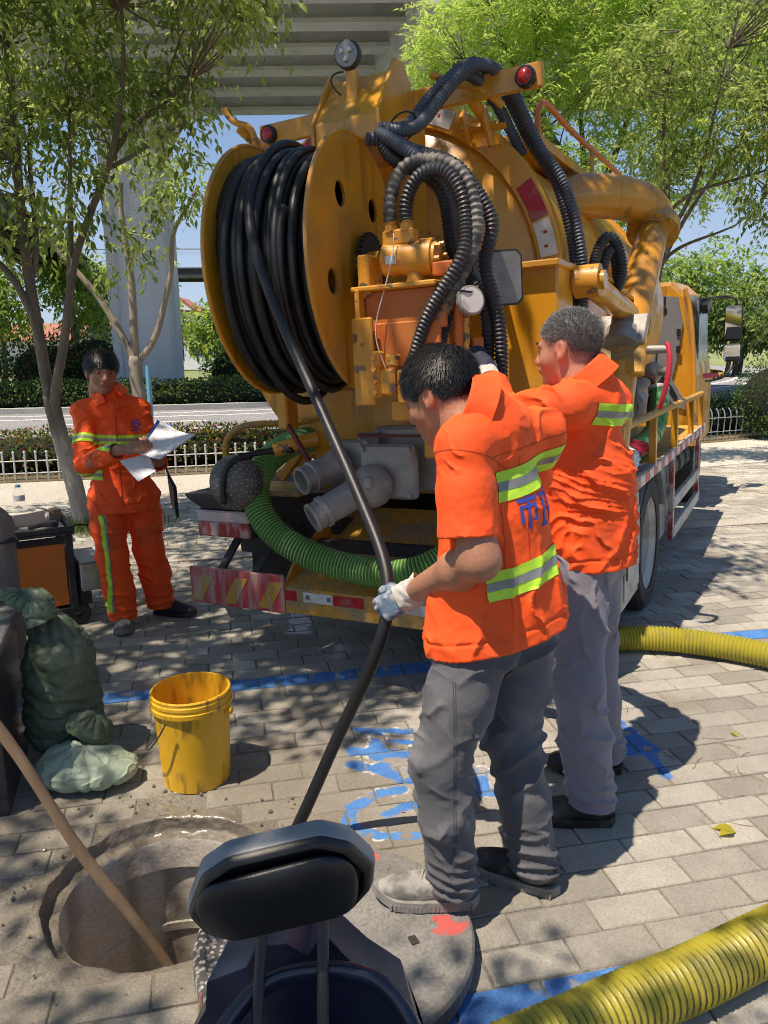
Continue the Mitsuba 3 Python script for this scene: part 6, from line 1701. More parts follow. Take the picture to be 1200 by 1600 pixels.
bo_ = sg.MultiPoint(bo_[:, :2]).convex_hull.exterior
BO = np.array([bo_.interpolate(t, True).coords[0] for t in np.linspace(0, 1, 121)[:-1]])
def bring(rows): return rings_mesh(np.array([np.c_[BO[:, 0] * k + .0 * (1 - k), (BO[:, 1] - .0) * k, np.full(120, z)] for k, z in rows]))
bs = part(eb, 'backrest_shell', tf(bring([(.94, -.022), (.985, -.018), (1.0, -.011), (1.0, .002), (.992, .008), (.98, .010)]), ER, EC), 'grey_gloss', smooth=35)
part(bs, 'rim', tf(bring([(.978, .006), (.975, .0115), (.955, .018), (.92, .0225), (.88, .0235), (.85, .020), (.84, .012)]), ER, EC), 'black_plastic', smooth=40)
pad = Field(V(-.16, -.11, -.02), V(.16, .11, .10), .004)
for i in range(1):
    pad.cone((-.070, .010, .022), (.070, .020, .022), .055, .052, .02)
    pad.cone((-.072, -.028, .022), (.066, -.026, .022), .046, .046, .03)
pm = relax(pad.mesh(), 3)
pm = warp(pm, lambda v: np.c_[v[:, 0], v[:, 1], .022 + (np.maximum(v[:, 2], .0) - .0) * .34])
part(bs, 'pad', tf(pm, ER, EC), 'leather', smooth=True)
for x, xe in ((-.055, -.040), (.045, .062)):
    part(eb, 'backrest_rod', tube(spline([EC + ER @ V(x, -.05, -.012), EC + ER @ V(x, -.10, -.008), V(EC[0] + xe - .0, 1.03, .60), V(EC[0] + xe + .02, .99, .44)], 24), .0095, 12), 'black_plastic', smooth=True)
# tail fairing and grab rail
fair = [(-.15, .53), (-.145, .585), (-.075, .615), (-.055, .655), (-.005, .66), (.03, .635), (.045, .66), (.065, .675), (.09, .64), (.14, .585), (.21, .53), (.25, .40), (.24, .15), (-.22, .15), (-.21, .42)]
RXZ2 = np.array([[1.0, 0, 0], [0, 0, -1], [0, 1, 0]])
o_ = sg.Polygon([(x, z) for x, z in fair])
def fairm(y0, s, y1, s2):
    m = prism(o_, 1.0, None)
    v = np.asarray(m.vertices)
    t = v[:, 2]
    c = V(.02, .50)
    k = s + (s2 - s) * t
    x, z = c[0] + (v[:, 0] - c[0]) * k, c[1] + (v[:, 1] - c[1]) * k
    return trimesh.Trimesh(np.c_[x - .17, y0 + (y1 - y0) * t, z - .045], m.faces[:, ::-1], process=False)
part(eb, 'tail_fairing', fairm(1.24, .9, 1.13, 1.0), 'ebike_blue', smooth=25)
part(eb, 'grab_rail', tube(spline([(-.30, .85, .50), (-.27, 1.0, .555), (-.20, 1.06, .60), (-.12, 1.07, .615), (-.03, 1.06, .61), (.03, 1.02, .57), (.08, .85, .49)], 40), np.stack([np.full(40, .022), np.full(40, .014)], 1), 12), 'ebike_blue', smooth=True)
seat = Field(V(-.36, .2, .35), V(.10, 1.05, .62), .008)
seat.cone((-.13, .88, .47), (-.13, .45, .46), .10, .13, .05, sq=(V(0, 0, 1), 1.5))
seat.cone((-.13, .9, .42), (-.13, .35, .40), .12, .14, .05, sq=(V(0, 0, 1), 1.5))
part(eb, 'seat', relax(seat.mesh(), 3), 'leather', smooth=True)
body = Field(V(-.40, -.3, .1), V(.14, 1.2, .5), .012)
body.cone((-.14, 1.0, .40), (-.14, .5, .34), .09, .14, .06)
body.cone((-.14, .5, .30), (-.14, .3, .20), .14, .12, .06)
body.cone((-.14, .3, .18), (-.14, -.25, .18), .10, .10, .06, sq=(V(0, 0, 1), 1.8))
part(eb, 'body_shell', relax(body.mesh(), 2), 'ebike_blue', smooth=True)
for y in (.95, -.38):
    w_ = part(eb, 'wheel', rev([(.13, -.04), (.19, -.045), (.215, -.02), (.215, .02), (.19, .045), (.13, .04), (.13, -.04)], 40, (-.15, y, .215), (1, 0, 0)), 'tyre', smooth=40)
    part(w_, 'rim', rev([(0, -.03), (.13, -.02), (.135, .02), (0, .03)], 32, (-.15, y, .215), (1, 0, 0)), 'steel', smooth=30)
part(eb, 'steering_column', cyl((-.15, -.38, .215), (-.15, -.22, .95), .03, k=14), 'black_metal', smooth=35)
part(eb, 'kick_stand', bar((-.05, .6, .2), (.10, .65, .0), .02, .02, .003), 'black_metal')
part(eb, 'handlebar', tube(spline([(-.45, -.12, .98), (-.3, -.2, .96), (-.15, -.22, .95), (0, -.2, .96), (.15, -.12, .98)], 24), .014, 10), 'black_metal', smooth=True)
# ------------------------------------------------------------------ trees and hedges
def leafcloud(P, D, N, L, wr, fold_=.18, droop=.12):
    """leaves of five vertices: P base, D direction, N upper side"""
    n = len(P)
    D = D / (np.linalg.norm(D, axis=1, keepdims=True) + 1e-9)
    S = np.cross(D, N)
    S /= np.linalg.norm(S, axis=1, keepdims=True) + 1e-9
    N = np.cross(S, D)
    L = L[:, None]
    c = P + D * L * .48 - N * L * .02
    a, b = P + D * L * .42 + S * L * wr + N * L * fold_ * wr * 1.2, P + D * L * .42 - S * L * wr + N * L * fold_ * wr * 1.2
    t = P + D * L - N * L * droop
    v = np.stack([P, a, b, t, c], 1).reshape(-1, 3)
    f = np.array([(0, 4, 1), (0, 2, 4), (1, 4, 3), (4, 2, 3)])
    return trimesh.Trimesh(v, (np.arange(n)[:, None, None] * 5 + f[None]).reshape(-1, 3), process=False)
def in_clusters(cl, n, r, shell=.35):
    """points in ellipsoids (centre, radii, weight), thicker towards the skin"""
    w = np.array([c[2] if len(c) > 2 else np.prod(c[1]) ** .7 for c in cl], float)
    k = r.choice(len(cl), n, p=w / w.sum())
    d = r.normal(0, 1, (n, 3))
    d /= np.linalg.norm(d, axis=1, keepdims=True)
    rad = (shell + (1 - shell) * r.random(n)) ** .6
    C, R = np.array([c[0] for c in cl], float)[k], np.array([c[1] for c in cl], float)[k]
    return C + d * rad[:, None] * R, d
def twigs(P, out, r, nl, tl, L, mode):
    """nl leaves along each twig; mode 'simple' hanging leaves or 'pinnate' feathers. returns P, D, N, L"""
    n = len(P)
    td = out * .6 + r.normal(0, .55, (n, 3)) + np.array([0, 0, -.12 if mode == 'simple' else .05])
    td /= np.linalg.norm(td, axis=1, keepdims=True)
    tlen = tl * (.6 + .8 * r.random(n))
    i = np.arange(nl)
    t = (i + .5) / nl
    side = np.cross(td, np.array([0, 0, 1.0]) + r.normal(0, .3, (n, 3)))
    side /= np.linalg.norm(side, axis=1, keepdims=True) + 1e-9
    base = P[:, None] + td[:, None] * (tlen[:, None] * t[None])[..., None] - np.array([0, 0, 1.0]) * ((t ** 2)[None] * tlen[:, None] * (.25 if mode == 'simple' else .38))[..., None]
    sg_ = np.where(i % 2 == 0, 1.0, -1.0)
    if mode == 'simple':
        D = td[:, None] * .55 + side[:, None] * (sg_ * .7)[None, :, None] + np.array([0, 0, -.55]) + r.normal(0, .35, (n, nl, 3))
    else:
        D = td[:, None] * .5 + side[:, None] * (sg_ * .9)[None, :, None] + np.array([0, 0, -.28]) + r.normal(0, .15, (n, nl, 3))
    N = np.array([0, 0, 1.0]) + r.normal(0, .45, (n, nl, 3)) + .25 * td[:, None]
    LL = L * (.45 + .8 * r.random((n, nl)))
    return base.reshape(-1, 3), D.reshape(-1, 3), N.reshape(-1, 3), LL.ravel()
def crown(key, cl, n, seed, nl, tl, L, wr, mode, mats_, shell=.35, name='foliage', gap=.38):
    r = np.random.default_rng(seed)
    P, d = in_clusters(cl, n, r, shell)
    clump = nfbm(P * 1.6 + seed, 2, seed)
    keep = clump > gap                                   # gaps where the sky shows
    P, d = P[keep], d[keep]
    pick = np.digitize(r.random(len(P)) + .25 * (nnoise(P * 2.2, seed) - .5), [m[1] for m in mats_[:-1]])
    for k, (mn, _) in enumerate(mats_):
        q = pick == k
        if q.sum() == 0: continue
        a, D, N, LL = twigs(P[q], d[q], r, nl, tl, L, mode)
        part(key, name, leafcloud(a, D, N, LL, wr), mn, smooth=False, kind='stuff')
    return P
def limb(pts, r0, r1, n=24, k=10, seed=1):
    q = spline(pts, n)
    rr_ = np.linspace(r0, r1, n) ** 1.0
    m = tube(q, rr_, k)
    return puff(m, lambda v, nn: .10 * r0 * (nfbm(v * 16, 3, seed) - .5) * 2)
def fine_branches(P, hubs, r, n, r0=.010):
    out = []
    hubs = np.asarray(hubs, float)
    for p in P[r.choice(len(P), min(n, len(P)), replace=False)]:
        h = hubs[np.argmin(np.linalg.norm(hubs - p, axis=1) + .4 * r.random(len(hubs)))]
        m = (h + p) / 2 + r.normal(0, .08, 3) * np.linalg.norm(p - h)
        out.append(tube(spline([h, m, p], 7), np.linspace(r0, .0025, 7), 5))
    return cat(out)
MIX_DARK = [('leaf_dark', .38), ('leaf_mid', .78), ('leaf_lit', 1)]
# left tree
t1 = thing('broadleaf_tree', 'forked tree with dense dark green leaves beside the man reading papers', 'tree')
A1 = [(-3.02, 7.05, 1.18), (-3.06, 7.05, 1.69), (-3.09, 7.05, 2.1), (-3.11, 7.05, 2.46), (-3.11, 7.05, 2.98), (-3.07, 7.0, 3.59), (-3.03, 6.9, 4.4)]
B1_ = [(-2.97, 7.04, 1.05), (-2.94, 6.98, 1.27), (-2.8, 6.9, 1.66), (-2.71, 6.9, 2.06), (-2.62, 6.9, 2.42), (-2.4, 6.9, 2.9), (-2.18, 6.85, 3.27), (-1.9, 6.8, 3.5), (-1.5, 6.7, 3.75)]
part(t1, 'trunk', limb([(-2.82, 7.05, -.05), (-2.85, 7.05, .25), (-2.92, 7.05, .65), (-2.98, 7.05, .98), (-3.02, 7.05, 1.25)], .085, .068, 30, 16), 'bark_white', smooth=True)
for pts, r0, r1 in ((A1, .058, .024), (B1_, .047, .016), ([(-3.07, 7.05, 1.85), (-3.13, 7.0, 2.07), (-3.24, 7.0, 2.29), (-3.36, 7.0, 2.42), (-3.7, 6.9, 2.8), (-4.2, 6.8, 3.4)], .036, .016), ([(-3.11, 7.06, 2.2), (-3.03, 7.1, 2.57), (-3.02, 7.1, 2.99), (-2.99, 7.2, 3.7)], .03, .012),
                    ([(-2.70, 6.9, 2.1), (-2.66, 6.92, 2.54), (-2.63, 6.95, 3.0), (-2.6, 7.0, 3.6)], .034, .012), ([(-2.45, 6.88, 2.8), (-2.2, 6.7, 3.13), (-2.03, 6.6, 3.6), (-1.95, 6.5, 4.2)], .032, .012), ([(-3.1, 7.0, 3.2), (-3.5, 6.8, 3.7), (-3.9, 6.6, 4.3)], .03, .01), ([(-2.3, 6.85, 3.1), (-1.9, 6.6, 3.2), (-1.5, 6.4, 3.35)], .02, .008)):
    part(t1, 'branch', limb(pts, r0, r1), 'bark', smooth=True)
CL1 = [((-3.2, 6.9, 4.0), (1.1, .9, .75)), ((-2.2, 6.7, 4.1), (.95, .9, .75)), ((-1.55, 6.5, 4.15), (.75, .8, .62)), ((-1.25, 6.45, 4.55), (.55, .7, .55)), ((-4.3, 6.7, 3.9), (1.0, .9, .95)), ((-2.9, 6.8, 3.3), (.7, .6, .42)), ((-2.1, 6.6, 3.5), (.65, .6, .42)), ((-1.5, 6.5, 3.62), (.42, .5, .28)),
       ((-3.7, 6.7, 3.1), (.6, .6, .5)), ((-3.0, 6.6, 4.9), (1.5, 1.2, .6), .55), ((-1.9, 6.5, 4.9), (1.1, 1.0, .6), .5), ((-3.5, 6.9, 2.62), (.35, .4, .25)), ((-2.55, 6.7, 2.85), (.35, .35, .22)), ((-2.9, 5.9, 4.3), (1.2, .5, .6))]
P_ = crown(t1, CL1, 5600, 21, 6, .28, .095, .21, 'simple', MIX_DARK, gap=.45)
part(t1, 'twigs', fine_branches(P_, np.vstack([spline(A1, 12)[5:], spline(B1_, 12)[5:], [(-3.7, 6.9, 2.8), (-4.2, 6.8, 3.4), (-2.99, 7.2, 3.7), (-1.95, 6.5, 4.2), (-2.6, 7, 3.6)]]), np.random.default_rng(3), 240), 'bark', kind='stuff')
# young staked tree beyond the fence
t2 = thing('young_tree', 'slim pruned tree with three bare limbs standing before the concrete pillar', 'tree')
T2R = [(-3.29, 10.7, 1.55), (-3.05, 10.7, 1.89), (-2.91, 10.7, 2.3), (-2.8, 10.7, 2.71), (-2.75, 10.7, 3.12), (-2.61, 10.7, 3.4), (-2.37, 10.7, 3.75)]
T2M = [(-3.36, 10.7, 1.48), (-3.35, 10.7, 2.22), (-3.35, 10.7, 2.72), (-3.39, 10.7, 3.13), (-3.38, 10.7, 3.8)]
T2L = [(-3.38, 10.7, 1.52), (-3.61, 10.7, 2.02), (-3.83, 10.7, 2.4), (-4.06, 10.7, 2.69), (-4.4, 10.7, 3.14)]
part(t2, 'trunk', limb([(-3.30, 10.7, -.1), (-3.31, 10.7, .4), (-3.33, 10.7, .85), (-3.37, 10.7, 1.2), (-3.36, 10.7, 1.58)], .095, .09, 24, 12), 'bark_pale', smooth=True)
for pts, r0, r1 in ((T2L, .055, .03), (T2M, .062, .03), (T2R, .05, .022)): part(t2, 'branch', limb(pts, r0, r1), 'bark_pale', smooth=True)
CL2 = [((-3.42, 10.6, 2.85), (.28, .3, .30)), ((-3.12, 10.6, 2.95), (.22, .3, .24)), ((-3.55, 10.6, 3.4), (.5, .4, .35)), ((-2.75, 10.6, 3.65), (.42, .4, .30)), ((-2.4, 10.6, 3.75), (.35, .4, .30)), ((-3.2, 10.6, 3.9), (.8, .5, .35)), ((-3.05, 10.6, 2.62), (.14, .2, .2)), ((-4.3, 10.6, 3.2), (.4, .4, .4))]
crown(t2, CL2, 420, 31, 5, .26, .14, .18, 'simple', MIX_DARK, .2)
single('tree_stake', 'pale blue stake standing against the young tree', 'stake', cyl((-3.20, 10.62, -.05), (-3.19, 10.64, 1.45), .035, k=14), 'pole_blue', smooth=35)
# bright feathery tree behind the truck
t3 = thing('feather_leaved_tree', 'tall bright green feathery tree rising behind the truck tank', 'tree')
part(t3, 'trunk', limb([(4.15, 14.3, -.1), (4.05, 14.3, 1.5), (3.95, 14.25, 3.0), (3.6, 14.2, 4.2)], .16, .11, 30, 14), 'bark', smooth=True)
BR3 = [[(3.7, 14.2, 4.0), (3.23, 14.1, 4.75), (2.78, 14, 5.4), (2.65, 14, 5.95), (2.5, 14, 7.2)], [(3.74, 14.2, 3.8), (3.0, 14, 4.6), (2.2, 13.8, 5.2), (1.4, 13.6, 6.2)], [(3.7, 14.2, 4.1), (4.1, 14.2, 5.0), (4.4, 14.1, 6.2), (4.5, 14, 7.4)], [(3.6, 14.2, 4.2), (3.5, 14.4, 5.4), (3.4, 14.5, 6.8)], [(3.9, 14.2, 3.5), (4.8, 14.2, 4.3), (5.6, 14.2, 5.2)], [(2.9, 14, 5.0), (2.2, 13.8, 6.2), (1.7, 13.7, 7.2)], [(3.8, 14.2, 3.3), (3.1, 13.9, 3.7), (2.5, 13.7, 4.3)]]
for pts in BR3: part(t3, 'branch', limb(pts, .065, .015), 'bark', smooth=True)
CL3 = [((1.3, 13.6, 6.5), (.8, .9, .6)), ((2.2, 13.6, 7.0), (1.0, .9, .7)), ((3.2, 13.8, 7.2), (1.1, 1.0, .8)), ((4.3, 13.8, 7.0), (1.1, 1.0, .9)), ((2.6, 13.6, 5.9), (.9, .8, .55)), ((3.6, 13.6, 6.0), (1.0, .9, .6)), ((1.7, 13.5, 5.6), (.6, .6, .35)), ((2.7, 13.5, 4.7), (.75, .6, .4)), ((3.4, 13.6, 4.4), (.7, .7, .4)), ((4.5, 13.8, 5.3), (1.0, .8, .6)), ((5.6, 13.9, 6.2), (1.1, .9, .9)), ((2.9, 13.5, 3.9), (.5, .5, .3)), ((4.3, 13.6, 3.9), (.8, .6, .4)), ((.75, 13.6, 6.05), (.35, .5, .22)), ((5.2, 13.9, 4.4), (.8, .7, .45))]
P_ = crown(t3, CL3, 5200, 41, 11, .36, .125, .15, 'pinnate', [('leaf_fresh', .55), ('leaf_fresh2', .9), ('leaf_lit', 1)], .25)
part(t3, 'twigs', fine_branches(P_, np.vstack([spline(b, 10)[3:] for b in BR3]), np.random.default_rng(4), 300, .014), 'bark', kind='stuff')
# glossy dark tree by the cab
t4 = thing('broadleaf_tree', 'glossy dark green tree hanging over the truck cab at the right edge', 'tree')
part(t4, 'trunk', limb([(3.80, 10.9, -.1), (3.74, 10.9, 1.2), (3.72, 10.85, 2.4), (3.75, 10.8, 3.0), (3.72, 10.7, 3.9)], .085, .06, 30, 12), 'bark', smooth=True)
BR4 = [[(3.73, 10.8, 2.6), (4.02, 10.7, 3.27), (4.2, 10.6, 3.6), (4.5, 10.4, 4.1), (4.9, 10.2, 4.8)], [(3.74, 10.8, 3.0), (4.05, 10.7, 3.5), (4.2, 10.5, 4.3), (4.3, 10.4, 5.2)], [(3.73, 10.8, 2.5), (4.0, 10.9, 2.9), (4.5, 10.9, 3.1), (4.9, 10.9, 3.3)], [(3.72, 10.7, 3.8), (3.6, 10.5, 4.6), (3.7, 10.4, 5.4)], [(3.75, 10.8, 2.75), (3.95, 10.6, 3.5), (4.6, 10.3, 3.7), (5.2, 10.1, 4.0)]]
for pts in BR4: part(t4, 'branch', limb(pts, .032, .010), 'bark', smooth=True)
CL4 = [((3.55, 10.2, 4.25), (.6, .6, .45)), ((4.3, 10.1, 4.4), (.8, .7, .6)), ((5.1, 10.0, 4.5), (.8, .8, .75)), ((4.7, 10.0, 3.75), (.55, .6, .38)), ((5.3, 10.0, 3.6), (.5, .6, .45)), ((3.5, 10.3, 5.0), (.75, .7, .55)), ((4.4, 10.2, 5.4), (.9, .8, .7)), ((5.4, 10.1, 5.6), (.9, .9, .8)), ((4.95, 10.1, 3.3), (.3, .4, .2)), ((3.05, 10.2, 4.7), (.35, .4, .3)), ((3.8, 10.2, 3.85), (.4, .4, .2))]
P_ = crown(t4, CL4, 4000, 51, 6, .26, .10, .20, 'simple', [('leaf_dark', .30), ('leaf_mid', .66), ('leaf_lit', 1)], gap=.44)
part(t4, 'twigs', fine_branches(P_, np.vstack([spline(b, 8)[2:] for b in BR4]), np.random.default_rng(5), 140, .012), 'bark', kind='stuff')
# two trees beside the camera whose crowns throw the dappled shade
for nm, lab, base, hub, cl, n, sd in (('broadleaf_tree', 'street tree beside the camera shading the back of the truck', (-3.9, 2.6), (-3.2, 2.9, 4.2),
        [((-2.7, 3.1, 5.5), (.9, .8, .55)), ((-1.7, 3.0, 5.5), (.8, .75, .5)), ((-.85, 3.2, 5.5), (.75, .7, .45)), ((-3.6, 2.4, 5.4), (.9, .8, .6)), ((-2.4, 4.2, 5.6), (.9, .8, .5)), ((-1.2, 4.2, 5.6), (.8, .7, .5)), ((-.2, 3.9, 5.7), (.7, .6, .45)), ((-3.5, 4.0, 5.6), (.8, .8, .55)), ((-1.55, 2.3, 5.3), (.55, .4, .3)), ((-2.5, 1.95, 5.3), (.7, .55, .4)), ((-2.0, 2.5, 5.3), (.6, .5, .35)), ((-3.2, 1.7, 5.3), (.6, .5, .4)), ((.45, 4.3, 5.8), (.5, .5, .3))], 3700, 61),
        ('broadleaf_tree', 'street tree behind the camera shading the foreground', (-3.2, -1.6), (-2.4, -1.0, 4.1),
        [((-1.2, -.32, 5.3), (.8, .6, .5)), ((-2.3, -.4, 5.4), (.8, .6, .5)), ((-.3, -.25, 5.4), (.65, .5, .4)), ((-3.5, .7, 5.4), (.6, .5, .4)), ((-2.0, -1.4, 5.5), (1.0, .8, .6)), ((.5, -.3, 5.5), (.7, .5, .4))], 1500, 71)):
    t5 = thing(nm, lab, 'tree')
    b = V(base[0], base[1], 0)
    part(t5, 'trunk', limb([b - V(0, 0, .1), b + V(.05, .02, 1.4), b * .75 + V(hub[0], hub[1], 0) * .25 + V(0, 0, 2.8), hub], .12, .08, 24, 12), 'bark', smooth=True)
    for c in cl: part(t5, 'branch', limb([hub, (V(*hub) + V(*c[0])) / 2 + V(0, 0, .15), c[0]], .04, .012, 14, 7), 'bark', smooth=True)
    crown(t5, cl, n, sd, 5, .30, .125, .21, 'simple', MIX_DARK, gap=.34)
# hedges and shrubs
def hedge(key, name, boxes, n, seed, L, mats_, wr=.24, kindname='foliage', rnd=.5):
    """leaves over the skin of rounded boxes given as lists of (centre line point, half width, height)"""
    r = np.random.default_rng(seed)
    out = [[] for _ in mats_]
    P, D = [], []
    for line, hw, ht in boxes:
        q = spline(line, 60) if len(line) > 2 else np.array([np.asarray(line[0]) + (np.asarray(line[1]) - np.asarray(line[0])) * t for t in np.linspace(0, 1, 60)])
        t = np.gradient(q, axis=0); t /= np.linalg.norm(t, axis=1, keepdims=True)
        s = np.stack([-t[:, 1], t[:, 0], 0 * t[:, 0]], 1)
        k = r.integers(0, 60, n)
        a = r.uniform(-.15, PI + .15, n)
        e = np.abs(np.cos(a)) ** .45 * np.sign(np.cos(a)), np.abs(np.sin(a)) ** .45 * np.sign(np.sin(a))
        bump = 1 + rnd * .35 * (nfbm(np.c_[k * .35, a * 1.5, a * 0], 3, seed) - .5)
        dep = 1 - .25 * r.random(n) ** 2
        p = q[k] + s[k] * (hw * e[0] * bump * dep)[:, None] + np.array([0, 0, 1.0]) * (np.maximum(ht * e[1] * bump * dep, .02))[:, None] + t[k] * r.uniform(-.5, .5, n)[:, None] * np.linalg.norm(q[1] - q[0])
        P.append(p); D.append(s[k] * e[0][:, None] + np.array([0, 0, 1.0]) * e[1][:, None])
    P, D = np.vstack(P), np.vstack(D)
    pick = np.digitize(r.random(len(P)) + .5 * (nnoise(P * 1.7, seed) - .5), [m[1] for m in mats_[:-1]])
    for k, (mn, _) in enumerate(mats_):
        q = pick == k
        if q.sum(): part(key, kindname, leafcloud(P[q], D[q] + r.normal(0, .7, (q.sum(), 3)), D[q] + r.normal(0, .6, (q.sum(), 3)), L * (.6 + .7 * r.random(q.sum())), wr), mn, kind='stuff')
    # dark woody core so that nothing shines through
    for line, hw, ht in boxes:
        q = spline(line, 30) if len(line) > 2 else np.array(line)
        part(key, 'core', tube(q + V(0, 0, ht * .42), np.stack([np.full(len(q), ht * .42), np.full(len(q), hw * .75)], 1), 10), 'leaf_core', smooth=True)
def arc(a0, a1, r_, n=9): return [rp(a, r_) for a in np.linspace(a0, a1, n)]
h1 = thing('hedge', 'low clipped hedge with red and green leaves behind the white picket fence', 'hedge')
hedge(h1, 'h', [(arc(4, 19, 49.0), .62, .56)], 15000, 81, .06, [('leaf_hedge', .35), ('leaf_hedge2', .58), ('leaf_red', .88), ('leaf_yellow', 1)])
h2 = thing('hedge', 'green clipped hedge behind the grey fence right of the truck', 'hedge')
hedge(h2, 'h', [(arc(22, 40, 48.9), .65, .78)], 13000, 82, .055, [('leaf_hedge', .55), ('leaf_hedge2', .9), ('leaf_lit', 1)])
h3 = thing('hedge', 'long dark hedge along the far kerb of the road on the left', 'hedge')
hedge(h3, 'h', [(arc(-12, 22, 35.9, 14), .75, .85)], 15000, 83, .10, [('leaf_hedge', .62), ('leaf_hedge2', .94), ('leaf_lit', 1)])
h4 = thing('hedge', 'dark hedge beyond the road at the right edge', 'hedge')
hedge(h4, 'h', [(arc(44, 80, 35.6, 14), .8, 1.0)], 9000, 84, .14, [('leaf_hedge', .7), ('leaf_hedge2', 1)])
def shrub(name, label, c, rad, n, seed, L, mats_, group=None):
    k = thing(name, label, 'shrub', group)
    r = np.random.default_rng(seed)
    P, d = in_clusters([(c, rad)] + [(V(*c) + V(*(r.normal(0, .45, 3) * np.asarray(rad))) , np.asarray(rad) * .6) for _ in range(4)], n, r, .5)
    q = P[:, 2] > .02
    P, d = P[q], d[q]
    pick = np.digitize(r.random(len(P)), [m[1] for m in mats_[:-1]])
    for i, (mn, _) in enumerate(mats_):
        q = pick == i
        if q.sum(): part(k, 'foliage', leafcloud(P[q], d[q] + r.normal(0, .6, (q.sum(), 3)), d[q] + r.normal(0, .5, (q.sum(), 3)), L * (.6 + .7 * r.random(q.sum())), .25), mn, kind='stuff')
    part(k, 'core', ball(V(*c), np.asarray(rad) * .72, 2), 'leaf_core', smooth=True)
    return k
shrub('round_shrub', 'dark round clipped shrub behind the grey fence at the right edge', (6.75, 13.5, .72), (.62, .6, .72), 3500, 91, .05, [('leaf_hedge', .7), ('leaf_hedge2', 1)])
FARMIX = [('leaf_far', .5), ('leaf_far2', .88), ('leaf_lit', 1)]
for i, (x, y, z, rx, rz, lab, mx) in enumerate(((-15.5, 28.5, 1.1, 2.2, 1.2, 'dark shrub at the far left beyond the road', MIX_DARK), (-12.2, 28.5, 1.0, 1.6, 1.35, 'reddish brown shrub beyond the road left of the man reading', [('leaf_red', .3), ('leaf_hedge', .7), ('leaf_hedge2', 1)]),
        (-10.6, 29.0, 1.1, 1.6, 1.5, 'green shrub beyond the road just left of the small pale column', FARMIX), (-5.6, 30.5, .9, 1.5, 1.2, 'bright green shrub beyond the road right of the concrete pillar', [('leaf_far2', .5), ('leaf_fresh', .9), ('leaf_yellow', 1)]), (-3.9, 30.0, .9, 1.5, 1.0, 'green shrub beyond the road close to the hose reel', FARMIX))):
    shrub('shrub', lab, (x, y, z), (rx, 1.2, rz), 2200, 100 + i, .16, mx)
def fartree(label, x, y, h, w, seed, mx, trunk=.15, n=700, L=.34, pin=False, group='trees beyond the road'):
    k = thing('background_tree', label, 'tree', None)
    part(k, 'trunk', limb([(x, y, -.1), (x + .05 * w, y, h * .35), (x, y, h * .75)], trunk, trunk * .4, 12, 8), 'bark', smooth=True)
    r = np.random.default_rng(seed)
    cl = [((x + r.normal(0, .42) * w, y + r.normal(0, .3) * w, h * (.48 + .44 * r.random())), (w * r.uniform(.35, .55), w * .45, h * r.uniform(.10, .17))) for _ in range(9)]
    for c in cl[:5]: part(k, 'branch', limb([(x, y, h * .35), (V(x, y, h * .4) + V(*c[0])) / 2, c[0]], trunk * .35, trunk * .1, 8, 6), 'bark', smooth=True)
    crown(k, cl, n, seed, 5, .7, L, .22, 'pinnate' if pin else 'simple', mx, .15)
LIGHT = [('leaf_far2', .45), ('leaf_fresh2', .85), ('leaf_fresh', 1)]
fartree('bright green tree at the far left edge beyond the road', -18.4, 38, 6.6, 2.6, 111, LIGHT, n=900)
fartree('thin bright tree seen between the forked trunk and the left edge', -15.6, 40, 6.2, 2.2, 112, LIGHT, n=700)
fartree('sparse tree just left of the small pale column', -13.0, 42, 5.4, 1.8, 113, FARMIX, n=320)
fartree('small bright tree in front of the white house', -7.6, 36, 4.6, 1.7, 114, LIGHT, n=420)
fartree('thin small tree close to the left rim of the hose reel', -5.5, 33, 3.4, 1.1, 115, FARMIX, trunk=.07, n=260)
fartree('round green tree just right of the truck cab beyond the road', 17.5, 46, 7.0, 3.0, 121, LIGHT, n=1000)
fartree('tall green tree between the mirror and the right edge', 21.5, 47, 8.0, 3.2, 122, LIGHT, n=1000)
fartree('green tree at the right edge beyond the road', 24.8, 46, 7.4, 3.0, 123, FARMIX, n=900)
fartree('dark low tree behind the mirror beyond the road', 19.4, 44, 4.6, 2.8, 124, FARMIX, n=900)
fartree('dark low tree at the right edge under the taller ones', 23.0, 43.5, 4.6, 2.8, 125, FARMIX, n=900)
fartree('low bushy tree beyond the road right beside the cab mirror', 20.5, 45.5, 3.6, 2.6, 127, FARMIX, n=700)
fartree('green tree half hidden by the truck cab', 13.8, 47, 6.4, 3.0, 126, FARMIX, n=700)
# grass round the left tree
gk = thing('grass', 'short tufts of grass in the tree pit of the forked tree', 'grass')
labels[gk]['kind'] = 'stuff'
r_ = np.random.default_rng(8)
P_ = V(-2.75, 7.02, 0) + np.c_[r_.normal(0, .28, 900), r_.normal(0, .14, 900), np.zeros(900)]
D_ = np.c_[r_.normal(0, .35, 900), r_.normal(0, .35, 900), np.ones(900)]
scene[gk] = mikit.ply(leafcloud(P_, D_, np.c_[r_.normal(0, 1, 900), r_.normal(0, 1, 900), np.zeros(900)], .05 + .10 * r_.random(900), .06), 'leaf_hedge2')
